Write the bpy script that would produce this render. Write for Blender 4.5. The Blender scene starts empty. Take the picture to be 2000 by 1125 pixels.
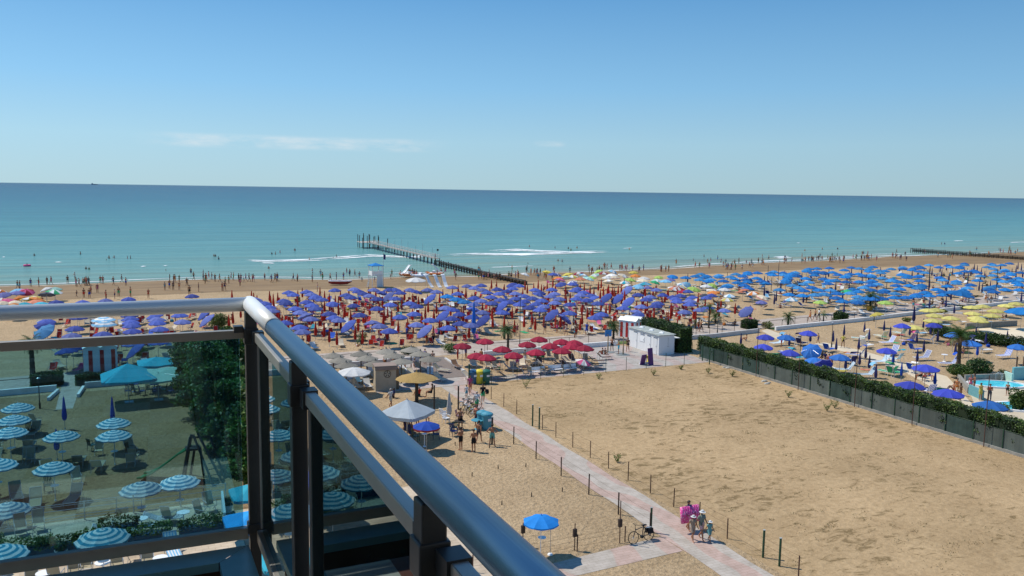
import bpy, bmesh, math, random
from mathutils import Vector, Matrix
import numpy as np
R=math.radians
random.seed(7); RNG=np.random.default_rng(11)
SC=bpy.context.scene; COL=SC.collection
# ---------------------------------------------------------------- camera
EYE=19.0; FPX=1620.0; PITCH=R(6.72); YAW=R(24.8); ROLL=R(0.89)
def ray(px,py):
    u=px-1000.; v=py-562.5
    c,s=math.cos(ROLL),math.sin(ROLL)
    u,v=(u*c+v*s)/FPX,(-u*s+v*c)/FPX
    fh=math.cos(PITCH)-v*math.sin(PITCH); dn=math.sin(PITCH)+v*math.cos(PITCH)
    return (u*math.cos(YAW)+fh*math.sin(YAW), -u*math.sin(YAW)+fh*math.cos(YAW), -dn)
def at(px,py,z=0.0):
    x,y,d=ray(px,py); t=(EYE-z)/(-d); return Vector((x*t,y*t,z))
cam_d=bpy.data.cameras.new("camera"); cam=bpy.data.objects.new("camera",cam_d); COL.objects.link(cam)
cam_d.sensor_width=36; cam_d.lens=36*FPX/2000; cam_d.clip_start=0.05; cam_d.clip_end=200000
cam.location=(0,0,EYE)
fw=Vector(ray(1000,562.5)).normalized(); rt=Vector(ray(2600,562.5+0))-Vector(ray(1000,562.5)); rt.normalize(); up=rt.cross(fw).normalized()
cam.matrix_world=Matrix(((rt.x,up.x,-fw.x,0),(rt.y,up.y,-fw.y,0),(rt.z,up.z,-fw.z,EYE),(0,0,0,1)))
SC.camera=cam
# ---------------------------------------------------------------- sky, sun, exposure
SUN=Vector((-0.72*math.cos(R(56)),0.694*math.cos(R(56)),math.sin(R(56)))).normalized()
w=bpy.data.worlds.new("World"); SC.world=w; w.use_nodes=True; nt=w.node_tree; nt.nodes.clear()
def N(nt,t,**k):
    n=nt.nodes.new(t)
    for a,b in k.items():
        if a.startswith('_'): setattr(n,a[1:],b)
        else: n.inputs[a.replace('_',' ')].default_value=b
    return n
out=N(nt,'ShaderNodeOutputWorld'); bg=N(nt,'ShaderNodeBackground'); bg.inputs['Strength'].default_value=0.085
sky=N(nt,'ShaderNodeTexSky'); sky.sky_type='NISHITA'; sky.sun_disc=False; sky.sun_elevation=R(56)
sky.sun_rotation=math.atan2(SUN.x,SUN.y); sky.altitude=0; sky.air_density=1.0; sky.dust_density=0.25; sky.ozone_density=3.0
# a thin low bank of cloud over the sea, part of the sky by direction
tc=N(nt,'ShaderNodeTexCoord'); sep=N(nt,'ShaderNodeSeparateXYZ'); nt.links.new(tc.outputs['Generated'],sep.inputs[0])
def M(nt,op,a,b=None,c=None,clamp=False):
    n=nt.nodes.new('ShaderNodeMath'); n.operation=op; n.use_clamp=clamp
    for i,v in enumerate((a,b,c)):
        if v is None: continue
        if isinstance(v,(int,float)): n.inputs[i].default_value=v
        else: nt.links.new(v,n.inputs[i])
    return n.outputs[0]
az=M(nt,'ARCTAN2',sep.outputs['X'],sep.outputs['Y'])
el=M(nt,'ARCSINE',sep.outputs['Z'])
def band(v,lo,hi,soft):
    a=nt.nodes.new('ShaderNodeMapRange'); a.interpolation_type='SMOOTHSTEP'
    nt.links.new(v,a.inputs[0]); a.inputs[1].default_value=lo-soft; a.inputs[2].default_value=lo+soft
    b=nt.nodes.new('ShaderNodeMapRange'); b.interpolation_type='SMOOTHSTEP'
    nt.links.new(v,b.inputs[0]); b.inputs[1].default_value=hi-soft; b.inputs[2].default_value=hi+soft; b.inputs[3].default_value=1; b.inputs[4].default_value=0
    return M(nt,'MULTIPLY',a.outputs[0],b.outputs[0])
def dirang(px,py):
    d=Vector(ray(px,py)).normalized(); return math.atan2(d.x,d.y), math.asin(d.z)
comb=N(nt,'ShaderNodeCombineXYZ'); nt.links.new(M(nt,'MULTIPLY',az,20),comb.inputs[0]); nt.links.new(M(nt,'MULTIPLY',el,75),comb.inputs[1])
nz=N(nt,'ShaderNodeTexNoise',Scale=1.0,Detail=9.0,Roughness=0.62); nt.links.new(comb.outputs[0],nz.inputs['Vector'])
a0,e0=dirang(280,283); a1,e1=dirang(880,285); at_,et=dirang(600,258)
m1=M(nt,'MULTIPLY',band(az,a0+.02,a1-.03,.035),band(el,e0+.001,et-.006,.003))
b0,f0=dirang(1045,287); b1,f1=dirang(1100,275)
m2=M(nt,'MULTIPLY',band(az,b0,b1,.006),band(el,f0+.001,f1-.001,.002))
mm=M(nt,'MAXIMUM',m1,M(nt,'MULTIPLY',m2,0.6))
thr=nt.nodes.new('ShaderNodeMapRange'); nt.links.new(nz.outputs[0],thr.inputs[0]); thr.inputs[1].default_value=0.36; thr.inputs[2].default_value=0.68
cm=M(nt,'MULTIPLY',M(nt,'MULTIPLY',mm,thr.outputs[0]),0.42)
hz=nt.nodes.new('ShaderNodeMapRange'); nt.links.new(el,hz.inputs[0]); hz.inputs[1].default_value=0.0; hz.inputs[2].default_value=0.30; hz.inputs[3].default_value=1.0; hz.inputs[4].default_value=0.0
mix=N(nt,'ShaderNodeMixRGB'); nt.links.new(cm,mix.inputs[0]); mix.inputs[2].default_value=(10.5,10.3,10.2,1)
# clear summer sky: the physical sky supplies a share, an elevation ramp the clean pale blue horizon
gr=nt.nodes.new('ShaderNodeValToRGB'); nt.links.new(M(nt,'DIVIDE',el,1.5708),gr.inputs[0]); e_=gr.color_ramp.elements
st_=[(0,(4.3,6.5,7.6)),(.035,(4.0,6.7,8.6)),(.075,(2.7,5.8,9.1)),(.14,(1.4,4.0,7.7)),(.35,(.8,2.6,6.3)),(1,(.55,1.8,4.8))]
while len(e_)<len(st_): e_.new(.5)
for i,(a,c) in enumerate(st_): e_[i].position=a; e_[i].color=(*[q/10 for q in c],1)
g10=N(nt,'ShaderNodeMixRGB',_blend_type='MULTIPLY'); g10.inputs[0].default_value=1; nt.links.new(gr.outputs[0],g10.inputs[1]); g10.inputs[2].default_value=(11.7,11.8,11.6,1)
# a little paler towards the sun side (left), deeper to the right
azr=nt.nodes.new('ShaderNodeMapRange'); nt.links.new(az,azr.inputs[0]); azr.inputs[1].default_value=-.2; azr.inputs[2].default_value=1.05; azr.inputs[3].default_value=1.07; azr.inputs[4].default_value=.84
hs=N(nt,'ShaderNodeHueSaturation',Saturation=1.0); nt.links.new(azr.outputs[0],hs.inputs['Value']); nt.links.new(g10.outputs[0],hs.inputs['Color'])
m15=N(nt,'ShaderNodeMixRGB'); m15.inputs[0].default_value=.12; nt.links.new(hs.outputs[0],m15.inputs[1]); nt.links.new(sky.outputs[0],m15.inputs[2])
nt.links.new(m15.outputs[0],mix.inputs[1]); nt.links.new(mix.outputs[0],bg.inputs[0]); nt.links.new(bg.outputs[0],out.inputs[0])
sd=bpy.data.lights.new("sun",'SUN'); sd.energy=4.6; sd.angle=R(0.55); sd.color=(1.0,0.95,0.86)
so=bpy.data.objects.new("sun",sd); COL.objects.link(so); so.rotation_euler=SUN.to_track_quat('Z','Y').to_euler(); so.location=(0,0,60)
SC.view_settings.view_transform='Standard'; SC.view_settings.look='None'; SC.view_settings.exposure=0.0; SC.view_settings.gamma=1
SC.render.engine='CYCLES'
try:
    SC.cycles.max_bounces=8; SC.cycles.transparent_max_bounces=16
except Exception: pass
# ---------------------------------------------------------------- materials
MATS={}
def mat(name,col,rough=.7,metal=0,spec=.4,noise=0,nscale=3,col2=None,bump=0,bscale=20,coat=0,trans=0):
    if name in MATS: return MATS[name]
    m=bpy.data.materials.new(name); m.use_nodes=True; t=m.node_tree; p=t.nodes['Principled BSDF']
    p.inputs['Base Color'].default_value=(*col,1); p.inputs['Roughness'].default_value=rough; p.inputs['Metallic'].default_value=metal
    p.inputs['Specular IOR Level'].default_value=spec; p.inputs['Coat Weight'].default_value=coat
    if noise or bump:
        tc=t.nodes.new('ShaderNodeTexCoord')
    if noise:
        n=t.nodes.new('ShaderNodeTexNoise'); n.inputs['Scale'].default_value=nscale; n.inputs['Detail'].default_value=5
        t.links.new(tc.outputs['Object'],n.inputs['Vector'])
        oi=t.nodes.new('ShaderNodeObjectInfo')
        mr=t.nodes.new('ShaderNodeMapRange'); t.links.new(n.outputs[0],mr.inputs[0]); mr.inputs[1].default_value=.3; mr.inputs[2].default_value=.7
        mx=t.nodes.new('ShaderNodeMixRGB'); t.links.new(mr.outputs[0],mx.inputs[0])
        c2=col2 or tuple(c*(1-noise) for c in col)
        mx.inputs[1].default_value=(*col,1); mx.inputs[2].default_value=(*c2,1)
        hv=t.nodes.new('ShaderNodeHueSaturation'); t.links.new(mx.outputs[0],hv.inputs['Color'])
        vr=t.nodes.new('ShaderNodeMapRange'); t.links.new(oi.outputs['Random'],vr.inputs[0]); vr.inputs[3].default_value=.74; vr.inputs[4].default_value=1.18
        t.links.new(vr.outputs[0],hv.inputs['Value']); t.links.new(hv.outputs[0],p.inputs['Base Color'])
    if bump:
        b=t.nodes.new('ShaderNodeBump'); b.inputs['Strength'].default_value=bump
        n2=t.nodes.new('ShaderNodeTexNoise'); n2.inputs['Scale'].default_value=bscale; n2.inputs['Detail'].default_value=4
        t.links.new(tc.outputs['Object'],n2.inputs['Vector']); t.links.new(n2.outputs[0],b.inputs['Height']); t.links.new(b.outputs[0],p.inputs['Normal'])
    if trans:
        tr=t.nodes.new('ShaderNodeBsdfTranslucent'); ms=t.nodes.new('ShaderNodeMixShader'); ms.inputs[0].default_value=trans
        src=p.inputs['Base Color'].links[0].from_socket if p.inputs['Base Color'].is_linked else None
        if src: t.links.new(src,tr.inputs[0])
        else: tr.inputs[0].default_value=(*col,1)
        t.links.new(p.outputs[0],ms.inputs[1]); t.links.new(tr.outputs[0],ms.inputs[2]); t.links.new(ms.outputs[0],t.nodes['Material Output'].inputs[0])
    MATS[name]=m; return m
def fabric(name,col): return mat('fabric_'+name,col,.85,noise=.12,nscale=2.5,trans=.18)
PURPLE=fabric('blue_violet',(.07,.115,.44)); AZURE=fabric('azure',(.008,.185,.52)); NAVY=fabric('navy',(.03,.035,.15)); REDC=fabric('red',(.55,.03,.015))
CRIMSON=fabric('crimson',(.36,.012,.045)); WHITEF=fabric('white',(.80,.80,.78)); TURQ=fabric('turquoise',(.03,.42,.55)); MINT=fabric('mint',(.40,.68,.60))
YELLOW=fabric('yellow',(.62,.52,.10)); BLUEF=fabric('blue',(.015,.09,.52)); TAN=fabric('tan',(.42,.36,.24)); GREYF=fabric('light_grey',(.44,.50,.54))
ORANGE=fabric('orange',(.72,.24,.05)); PINK=fabric('pink',(.70,.12,.28)); GREENF=fabric('green',(.04,.40,.17)); LIME=fabric('lime',(.42,.62,.14)); LTBLUE=fabric('light_blue',(.22,.50,.72))
CREAM=fabric('cream',(.72,.62,.45)); SALMON=fabric('salmon',(.70,.25,.15)); DGREY=fabric('dark_grey',(.06,.07,.10)); LAV=fabric('lavender',(.16,.17,.42)); BROWNF=fabric('brown',(.16,.09,.05)); BLACKF=fabric('black',(.015,.015,.02)); TERRAF=fabric('rust',(.42,.08,.03))
ALU=mat('brushed_aluminium',(.42,.40,.36),.42,.55,noise=.15,nscale=6); ALUD=mat('post_aluminium',(.055,.062,.066),.42,.35,noise=.2,nscale=5)
WPAINT=mat('white_paint',(.78,.78,.76),.5,noise=.08,nscale=2); METALG=mat('galvanised_steel',(.45,.47,.48),.4,.6); DARKM=mat('dark_metal',(.03,.035,.035),.5,.3)
GREENM=mat('green_painted_metal',(.02,.07,.035),.5); RUST=mat('rusty_iron',(.10,.045,.03),.8,noise=.3,nscale=8); WOODD=mat('dark_wood',(.055,.04,.03),.85,noise=.4,nscale=5); WOOD=mat('brown_wood',(.16,.10,.06),.8,noise=.3,nscale=6)
PLASW=mat('white_plastic',(.80,.80,.80),.35); PLASG=mat('dark_green_plastic',(.01,.05,.03),.4); PLASB=mat('dark_blue_plastic',(.01,.02,.10),.4)
CONC=mat('concrete',(.42,.40,.35),.9,noise=.3,nscale=2.5,bump=.3,bscale=15); WALLW=mat('white_render',(.72,.71,.68),.8,noise=.18,nscale=1.2,bump=.1)
BEIGE=mat('beige_paint',(.50,.42,.30),.7,noise=.15,nscale=2); STRAW=mat('straw',(.42,.27,.09),.95,noise=.5,nscale=18,bump=.8,bscale=40); THATCH=mat('grey_thatch',(.30,.275,.225),.95,noise=.5,nscale=18,bump=.8,bscale=40)
SKINS=[mat('skin_tanned',(.36,.16,.085),.55,spec=.3),mat('skin_brown',(.24,.105,.055),.55,spec=.3),mat('skin_fair',(.52,.28,.18),.55,spec=.3)]
HAIRS=[mat('hair_dark',(.02,.013,.01),.6),mat('hair_brown',(.07,.035,.018),.6),mat('hair_blond',(.35,.23,.10),.6),mat('hair_grey',(.35,.34,.33),.6)]
# ---------------------------------------------------------------- mesh builder
class MB:
    def __init__(s): s.v=[]; s.f=[]; s.mi=[]; s.m=0
    def add(s,vs,fs,m=None):
        o=len(s.v); s.v+= [tuple(v) for v in vs]; s.f+=[tuple(i+o for i in f) for f in fs]; s.mi+=[s.m if m is None else m]*len(fs); return s
    def box(s,c,d,rz=0,m=None,mt=None):
        x,y,z=d[0]/2,d[1]/2,d[2]/2
        vs=[Vector((a,b,e)) for a in(-x,x) for b in(-y,y) for e in(-z,z)]
        Mt=Matrix.Translation(Vector(c))@Matrix.Rotation(rz,4,'Z')
        if mt is not None: Mt=Mt@mt
        return s.add([Mt@v for v in vs],[(0,1,3,2),(4,6,7,5),(0,4,5,1),(2,3,7,6),(0,2,6,4),(1,5,7,3)],m)
    def tube(s,p0,p1,r0,r1=None,n=8,m=None,caps=True):
        r1=r0 if r1 is None else r1; p0=Vector(p0); p1=Vector(p1); d=(p1-p0)
        if d.length<1e-6: return s
        q=d.to_track_quat('Z','Y'); a=q@Vector((1,0,0)); b=q@Vector((0,1,0)); vs=[]
        for p,r in((p0,r0),(p1,r1)):
            for i in range(n):
                t=2*math.pi*i/n; vs.append(p+a*math.cos(t)*r+b*math.sin(t)*r)
        fs=[(i,(i+1)%n,n+(i+1)%n,n+i) for i in range(n)]
        if caps: fs+=[tuple(range(n-1,-1,-1)),tuple(range(n,2*n))]
        return s.add(vs,fs,m)
    def path(s,ps,r,n=6,m=None):
        for a,b in zip(ps,ps[1:]): s.tube(a,b,r,r,n,m)
        return s
    def lathe(s,prof,n=16,c=(0,0,0),m=None,sq=None):
        vs=[];fs=[]
        for r,z in prof:
            for i in range(n):
                t=2*math.pi*(i+.5*(sq or 0))/n; vs.append((c[0]+r*math.cos(t),c[1]+r*math.sin(t),c[2]+z))
        for k in range(len(prof)-1):
            for i in range(n): fs.append((k*n+i,k*n+(i+1)%n,(k+1)*n+(i+1)%n,(k+1)*n+i))
        return s.add(vs,fs,m)
    def quad(s,a,b,c,d,m=None): return s.add([a,b,c,d],[(0,1,2,3)],m)
    def mesh(s,name,mats,smooth=False):
        me=bpy.data.meshes.new(name); me.from_pydata(s.v,[],s.f); 
        for m in (mats if isinstance(mats,(list,tuple)) else [mats]): me.materials.append(m)
        me.polygons.foreach_set('material_index',s.mi)
        if smooth: me.polygons.foreach_set('use_smooth',[True]*len(s.f))
        me.update(); return me
    def build(s,name,mats,parent=None,smooth=False): return ob(name,s.mesh(name,mats,smooth),parent)
def ob(name,me,parent=None,loc=None,rz=None,mats=None):
    o=bpy.data.objects.new(name,me); COL.objects.link(o)
    if parent is not None: o.parent=parent
    if loc is not None: o.location=loc
    if rz is not None: o.rotation_euler=(0,0,rz) if isinstance(rz,(int,float)) else rz
    if mats:
        for i,m in enumerate(mats):
            if m is not None: o.material_slots[i].link='OBJECT'; o.material_slots[i].material=m
    return o
def tag(o,label,cat,group=None):
    o['label']=label; o['category']=cat
    if group: o['group']=group
    return o
def thing(name,label,cat,loc=(0,0,0),rz=0,group=None):
    o=bpy.data.objects.new(name,None); COL.objects.link(o); o.empty_display_size=.3
    o.location=loc; o.rotation_euler=(0,0,rz) if isinstance(rz,(int,float)) else rz; return tag(o,label,cat,group)
def struct(o,kind='structure'): o['kind']=kind; return o
def leafmesh(name,pts,size,mats,aspect=.6,seed=1,shape=None,up=0.3,weights=None):
    """many small leaf faces at the given points"""
    rg=np.random.default_rng(seed); P=np.asarray(pts,float); n=len(P)
    nrm=rg.normal(size=(n,3)); nrm[:,2]=np.abs(nrm[:,2])+up; nrm/=np.linalg.norm(nrm,axis=1)[:,None]
    t=rg.normal(size=(n,3)); t-=nrm*np.sum(t*nrm,axis=1)[:,None]; t/=np.linalg.norm(t,axis=1)[:,None]
    b=np.cross(nrm,t); s=size*(.6+.8*rg.random((n,1)))
    V=np.empty((n,4,3)); V[:,0]=P-t*s; V[:,1]=P+b*s*aspect; V[:,2]=P+t*s; V[:,3]=P-b*s*aspect
    me=bpy.data.meshes.new(name); me.vertices.add(n*4); me.vertices.foreach_set('co',V.reshape(-1))
    me.loops.add(n*4); me.loops.foreach_set('vertex_index',np.arange(n*4,dtype=np.int32))
    me.polygons.add(n); me.polygons.foreach_set('loop_start',np.arange(0,n*4,4,dtype=np.int32)); me.polygons.foreach_set('loop_total',np.full(n,4,dtype=np.int32))
    for m in mats: me.materials.append(m)
    if len(mats)>1:
        w=np.sin(P[:,0]*2.1+seed)+np.sin(P[:,1]*1.7+seed*2)+np.sin(P[:,2]*3.3)+rg.normal(size=n)*.9
        q=np.argsort(np.argsort(w))/n; me.polygons.foreach_set('material_index',np.minimum((q*len(mats)).astype(np.int32),len(mats)-1))
    me.update(calc_edges=True); return me
def leafmat(name,col):
    return mat(name,col,.55,spec=.35,noise=.35,nscale=1.2,trans=.25)
LEAF_A=leafmat('leaf_deep_green',(.022,.055,.012)); LEAF_B=leafmat('leaf_mid_green',(.06,.125,.022)); LEAF_C=leafmat('leaf_bright_green',(.13,.21,.035)); LEAF_D=leafmat('leaf_dry_brown',(.13,.075,.03)); LEAF_Y=leafmat('leaf_yellow_green',(.20,.22,.04))
LEAF_S=leafmat('leaf_dark_teal_green',(.018,.06,.03)); BARK=mat('bark',(.10,.075,.05),.9,noise=.4,nscale=8,bump=.5,bscale=15)
# ---------------------------------------------------------------- ground, sea, paths
SH=[(-400,182),(-22,180),(14,180.5),(37,173.5),(57,175),(71,171),(86,173),(107,172.4),(125,176),(163,181),(184,184),(222,189),(289,193),(420,197),(900,210)]
WT=[(-400,153),(-10,155),(34,156),(55,154.5),(72,154.5),(88,159),(113,159.5),(144,160),(180,161),(240,160),(900,165)]
def lin(T,x):
    for (a,b),(c,d) in zip(T,T[1:]):
        if x<=c: return b+(d-b)*max(0,(x-a))/(c-a)
    return T[-1][1]
def shore(x): return lin(SH,x)+1.0*math.sin(x*.09)+.6*math.sin(x*.23+1)
def wet(x): return lin(WT,x)+.8*math.sin(x*.13)+.4*math.sin(x*.37+2)
WL=[(-400,75),(-11,84.9),(-4,85.7),(20,86.1),(50,87.0),(70,87.2),(82,89.0),(102,91.2),(118,93.8),(900,190)]
def wl(x): return lin(WL,x)
SEA=-.35
def gmat(name,ramp,scale,stretch=(1,1,1),bump=.4,bscale=3,rough=.95,dist=.4,extra=None,spec=.2,detail=8,fine=.62):
    m=bpy.data.materials.new(name); m.use_nodes=True; t=m.node_tree; p=t.nodes['Principled BSDF']; p.inputs['Roughness'].default_value=rough; p.inputs['Specular IOR Level'].default_value=spec
    g=t.nodes.new('ShaderNodeNewGeometry'); mp=t.nodes.new('ShaderNodeMapping'); mp.inputs['Scale'].default_value=stretch
    t.links.new(g.outputs['Position'],mp.inputs[0])
    n=N(t,'ShaderNodeTexNoise',Scale=scale,Detail=float(detail),Roughness=.6,Distortion=dist); t.links.new(mp.outputs[0],n.inputs['Vector'])
    cr=t.nodes.new('ShaderNodeValToRGB'); e=cr.color_ramp.elements
    while len(e)<len(ramp): e.new(.5)
    for i,(pos,c) in enumerate(ramp): e[i].position=pos; e[i].color=(*c,1)
    t.links.new(n.outputs[0],cr.inputs[0])
    n2=N(t,'ShaderNodeTexNoise',Scale=float(bscale),Detail=6.0,Roughness=.65); t.links.new(mp.outputs[0],n2.inputs['Vector'])
    mx=N(t,'ShaderNodeMixRGB',_blend_type='MULTIPLY'); mx.inputs[0].default_value=.8; t.links.new(cr.outputs[0],mx.inputs[1])
    c2=t.nodes.new('ShaderNodeValToRGB'); c2.color_ramp.elements[0].position=.33; c2.color_ramp.elements[0].color=(fine,fine*.97,fine*.92,1); c2.color_ramp.elements[1].position=.6; c2.color_ramp.elements[1].color=(1.06,1.06,1.06,1)
    t.links.new(n2.outputs[0],c2.inputs[0]); t.links.new(c2.outputs[0],mx.inputs[2])
    last=mx.outputs[0]
    if extra: last=extra(t,g,last)
    t.links.new(last,p.inputs['Base Color'])
    b=N(t,'ShaderNodeBump',Strength=bump,Distance=.25); t.links.new(n2.outputs[0],b.inputs['Height']); t.links.new(b.outputs[0],p.inputs['Normal'])
    return m
def raked(t,g,last):
    # broad soft tonal patches
    n=N(t,'ShaderNodeTexNoise',Scale=.09,Detail=3.0); t.links.new(g.outputs['Position'],n.inputs['Vector'])
    c=t.nodes.new('ShaderNodeValToRGB'); c.color_ramp.elements[0].position=.35; c.color_ramp.elements[0].color=(.86,.85,.83,1); c.color_ramp.elements[1].position=.65; c.color_ramp.elements[1].color=(1.05,1.04,1.03,1)
    t.links.new(n.outputs[0],c.inputs[0]); m=N(t,'ShaderNodeMixRGB',_blend_type='MULTIPLY'); m.inputs[0].default_value=1; t.links.new(last,m.inputs[1]); t.links.new(c.outputs[0],m.inputs[2]); return m.outputs[0]
SAND=gmat('beach_sand',[(.3,(.45,.32,.185)),(.7,(.54,.395,.235))],.5,bump=1.0,bscale=3.6,extra=raked)
def weeds(t,g,last):
    last=raked(t,g,last)
    mp=t.nodes.new('ShaderNodeMapping'); mp.inputs['Scale'].default_value=(.75,1.5,1); mp.inputs['Rotation'].default_value=(0,0,.3); t.links.new(g.outputs['Position'],mp.inputs[0])
    n=N(t,'ShaderNodeTexNoise',Scale=1.05,Detail=6.0,Roughness=.7,Distortion=.6); t.links.new(mp.outputs[0],n.inputs['Vector'])
    n3=N(t,'ShaderNodeTexNoise',Scale=.10,Detail=2.0); t.links.new(g.outputs['Position'],n3.inputs['Vector'])
    a=M(t,'ADD',n.outputs[0],M(t,'MULTIPLY',M(t,'SUBTRACT',n3.outputs[0],.5),.40))
    mr=t.nodes.new('ShaderNodeMapRange'); mr.inputs[1].default_value=.56; mr.inputs[2].default_value=.65; mr.inputs[4].default_value=.85; t.links.new(a,mr.inputs[0])
    m=N(t,'ShaderNodeMixRGB'); t.links.new(mr.outputs[0],m.inputs[0]); t.links.new(last,m.inputs[1]); m.inputs[2].default_value=(.17,.115,.05,1); return m.outputs[0]
LOT=gmat('lot_sand',[(.3,(.385,.268,.145)),(.7,(.455,.325,.182))],.35,bump=.5,bscale=2.4,extra=weeds,fine=.76)
WET=gmat('wet_sand',[(.3,(.225,.145,.07)),(.7,(.30,.20,.10))],.3,(.12,1,1),bump=.15,bscale=1.2,rough=.7,spec=.2)
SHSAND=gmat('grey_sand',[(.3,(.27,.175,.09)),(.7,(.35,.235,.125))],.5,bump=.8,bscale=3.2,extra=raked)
def paver(name,c1,c2,sc,rot=0.0,c3=None):
    m=bpy.data.materials.new(name); m.use_nodes=True; t=m.node_tree; p=t.nodes['Principled BSDF']; p.inputs['Roughness'].default_value=.85
    g=t.nodes.new('ShaderNodeNewGeometry'); mp=t.nodes.new('ShaderNodeMapping'); mp.inputs['Rotation'].default_value=(0,0,rot); t.links.new(g.outputs['Position'],mp.inputs[0])
    wv=N(t,'ShaderNodeTexWave',Scale=.11,Distortion=9.0,Detail=2.0); wv.inputs['Detail Scale'].default_value=.9; t.links.new(mp.outputs[0],wv.inputs['Vector'])
    cr=t.nodes.new('ShaderNodeValToRGB'); cr.color_ramp.elements[0].position=.46; cr.color_ramp.elements[0].color=(*c1,1); cr.color_ramp.elements[1].position=.56; cr.color_ramp.elements[1].color=(*c2,1)
    t.links.new(wv.outputs[0],cr.inputs[0])
    br=N(t,'ShaderNodeTexBrick',Scale=1.0); br.inputs['Color1'].default_value=(1,1,1,1); br.inputs['Color2'].default_value=(.94,.94,.93,1); br.inputs['Mortar'].default_value=(.80,.77,.72,1)
    br.inputs['Mortar Size'].default_value=.018; br.inputs['Brick Width'].default_value=sc; br.inputs['Row Height'].default_value=sc*.5; t.links.new(mp.outputs[0],br.inputs['Vector'])
    m1=N(t,'ShaderNodeMixRGB',_blend_type='MULTIPLY'); m1.inputs[0].default_value=1; t.links.new(cr.outputs[0],m1.inputs[1]); t.links.new(br.outputs[0],m1.inputs[2])
    n=N(t,'ShaderNodeTexNoise',Scale=1.3,Detail=6.0); t.links.new(g.outputs['Position'],n.inputs['Vector'])
    c2r=t.nodes.new('ShaderNodeValToRGB'); c2r.color_ramp.elements[0].position=.3; c2r.color_ramp.elements[0].color=(.78,.76,.72,1); c2r.color_ramp.elements[1].position=.62; c2r.color_ramp.elements[1].color=(1.03,1.02,1,1); t.links.new(n.outputs[0],c2r.inputs[0])
    m2=N(t,'ShaderNodeMixRGB',_blend_type='MULTIPLY'); m2.inputs[0].default_value=1; t.links.new(m1.outputs[0],m2.inputs[1]); t.links.new(c2r.outputs[0],m2.inputs[2])
    t.links.new(m2.outputs[0],p.inputs['Base Color']); return m
PAVE=paver('pink_grey_pavers',(.44,.39,.34),(.46,.335,.285),.5); PLAZA=paver('plaza_pavers',(.40,.37,.34),(.42,.34,.31),.8,.3); PROM=paver('promenade_pavers',(.44,.37,.31),(.42,.35,.30),1.0)
CREAMP=mat('cream_paving',(.62,.52,.37),.8,noise=.15,nscale=.8); GRASSM=mat('lawn_green',(.10,.15,.035),.9,noise=.5,nscale=1.5,bump=.5,bscale=14)
BOARD=mat('board_strips',(.36,.29,.24),.8,noise=.2,nscale=3)
# sand sheet that slopes gently under the sea
xs=[-6000,-1500,-400,-200,-120]+list(range(-100,321,5))+[360,420,600,1200,3000,9000]
b=MB(); rows=[]
for x in xs:
    s=shore(x); w_=wet(x); r=[]
    for y,z in((-3000,0),(-60,0),(0,0),(60,0),(120,0),(w_-1,0),(w_+2,-.03),((w_+s)/2,-.16),(s-2,-.29),(s,-.35),(s+4,-.42),(s+40,-1.4),(s+200,-4)): r.append(len(b.v)); b.v.append((x,y,z))
    rows.append(r)
for r0,r1 in zip(rows,rows[1:]):
    for i in range(len(r0)-1): b.f.append((r0[i],r1[i],r1[i+1],r0[i+1])); b.mi.append(0)
struct(b.build('sand_ground',SAND,smooth=True))
b=MB(); rows=[]
fx=[-400,-200]+[-100+2.5*i for i in range(168)]+[420,600,900]
for x in fx:
    s=shore(x); w_=wet(x); r=[]
    for y,z in((w_,0.004),(w_+3,-.03),((w_+s)/2,-.15),(s-2,-.28),(s+1.5,-.352)): r.append(len(b.v)); b.v.append((x,y,z+.008))
    rows.append(r)
for r0,r1 in zip(rows,rows[1:]):
    for i in range(4): b.f.append((r0[i],r1[i],r1[i+1],r0[i+1])); b.mi.append(0)
struct(b.build('wet_sand',WET,smooth=True))
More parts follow.
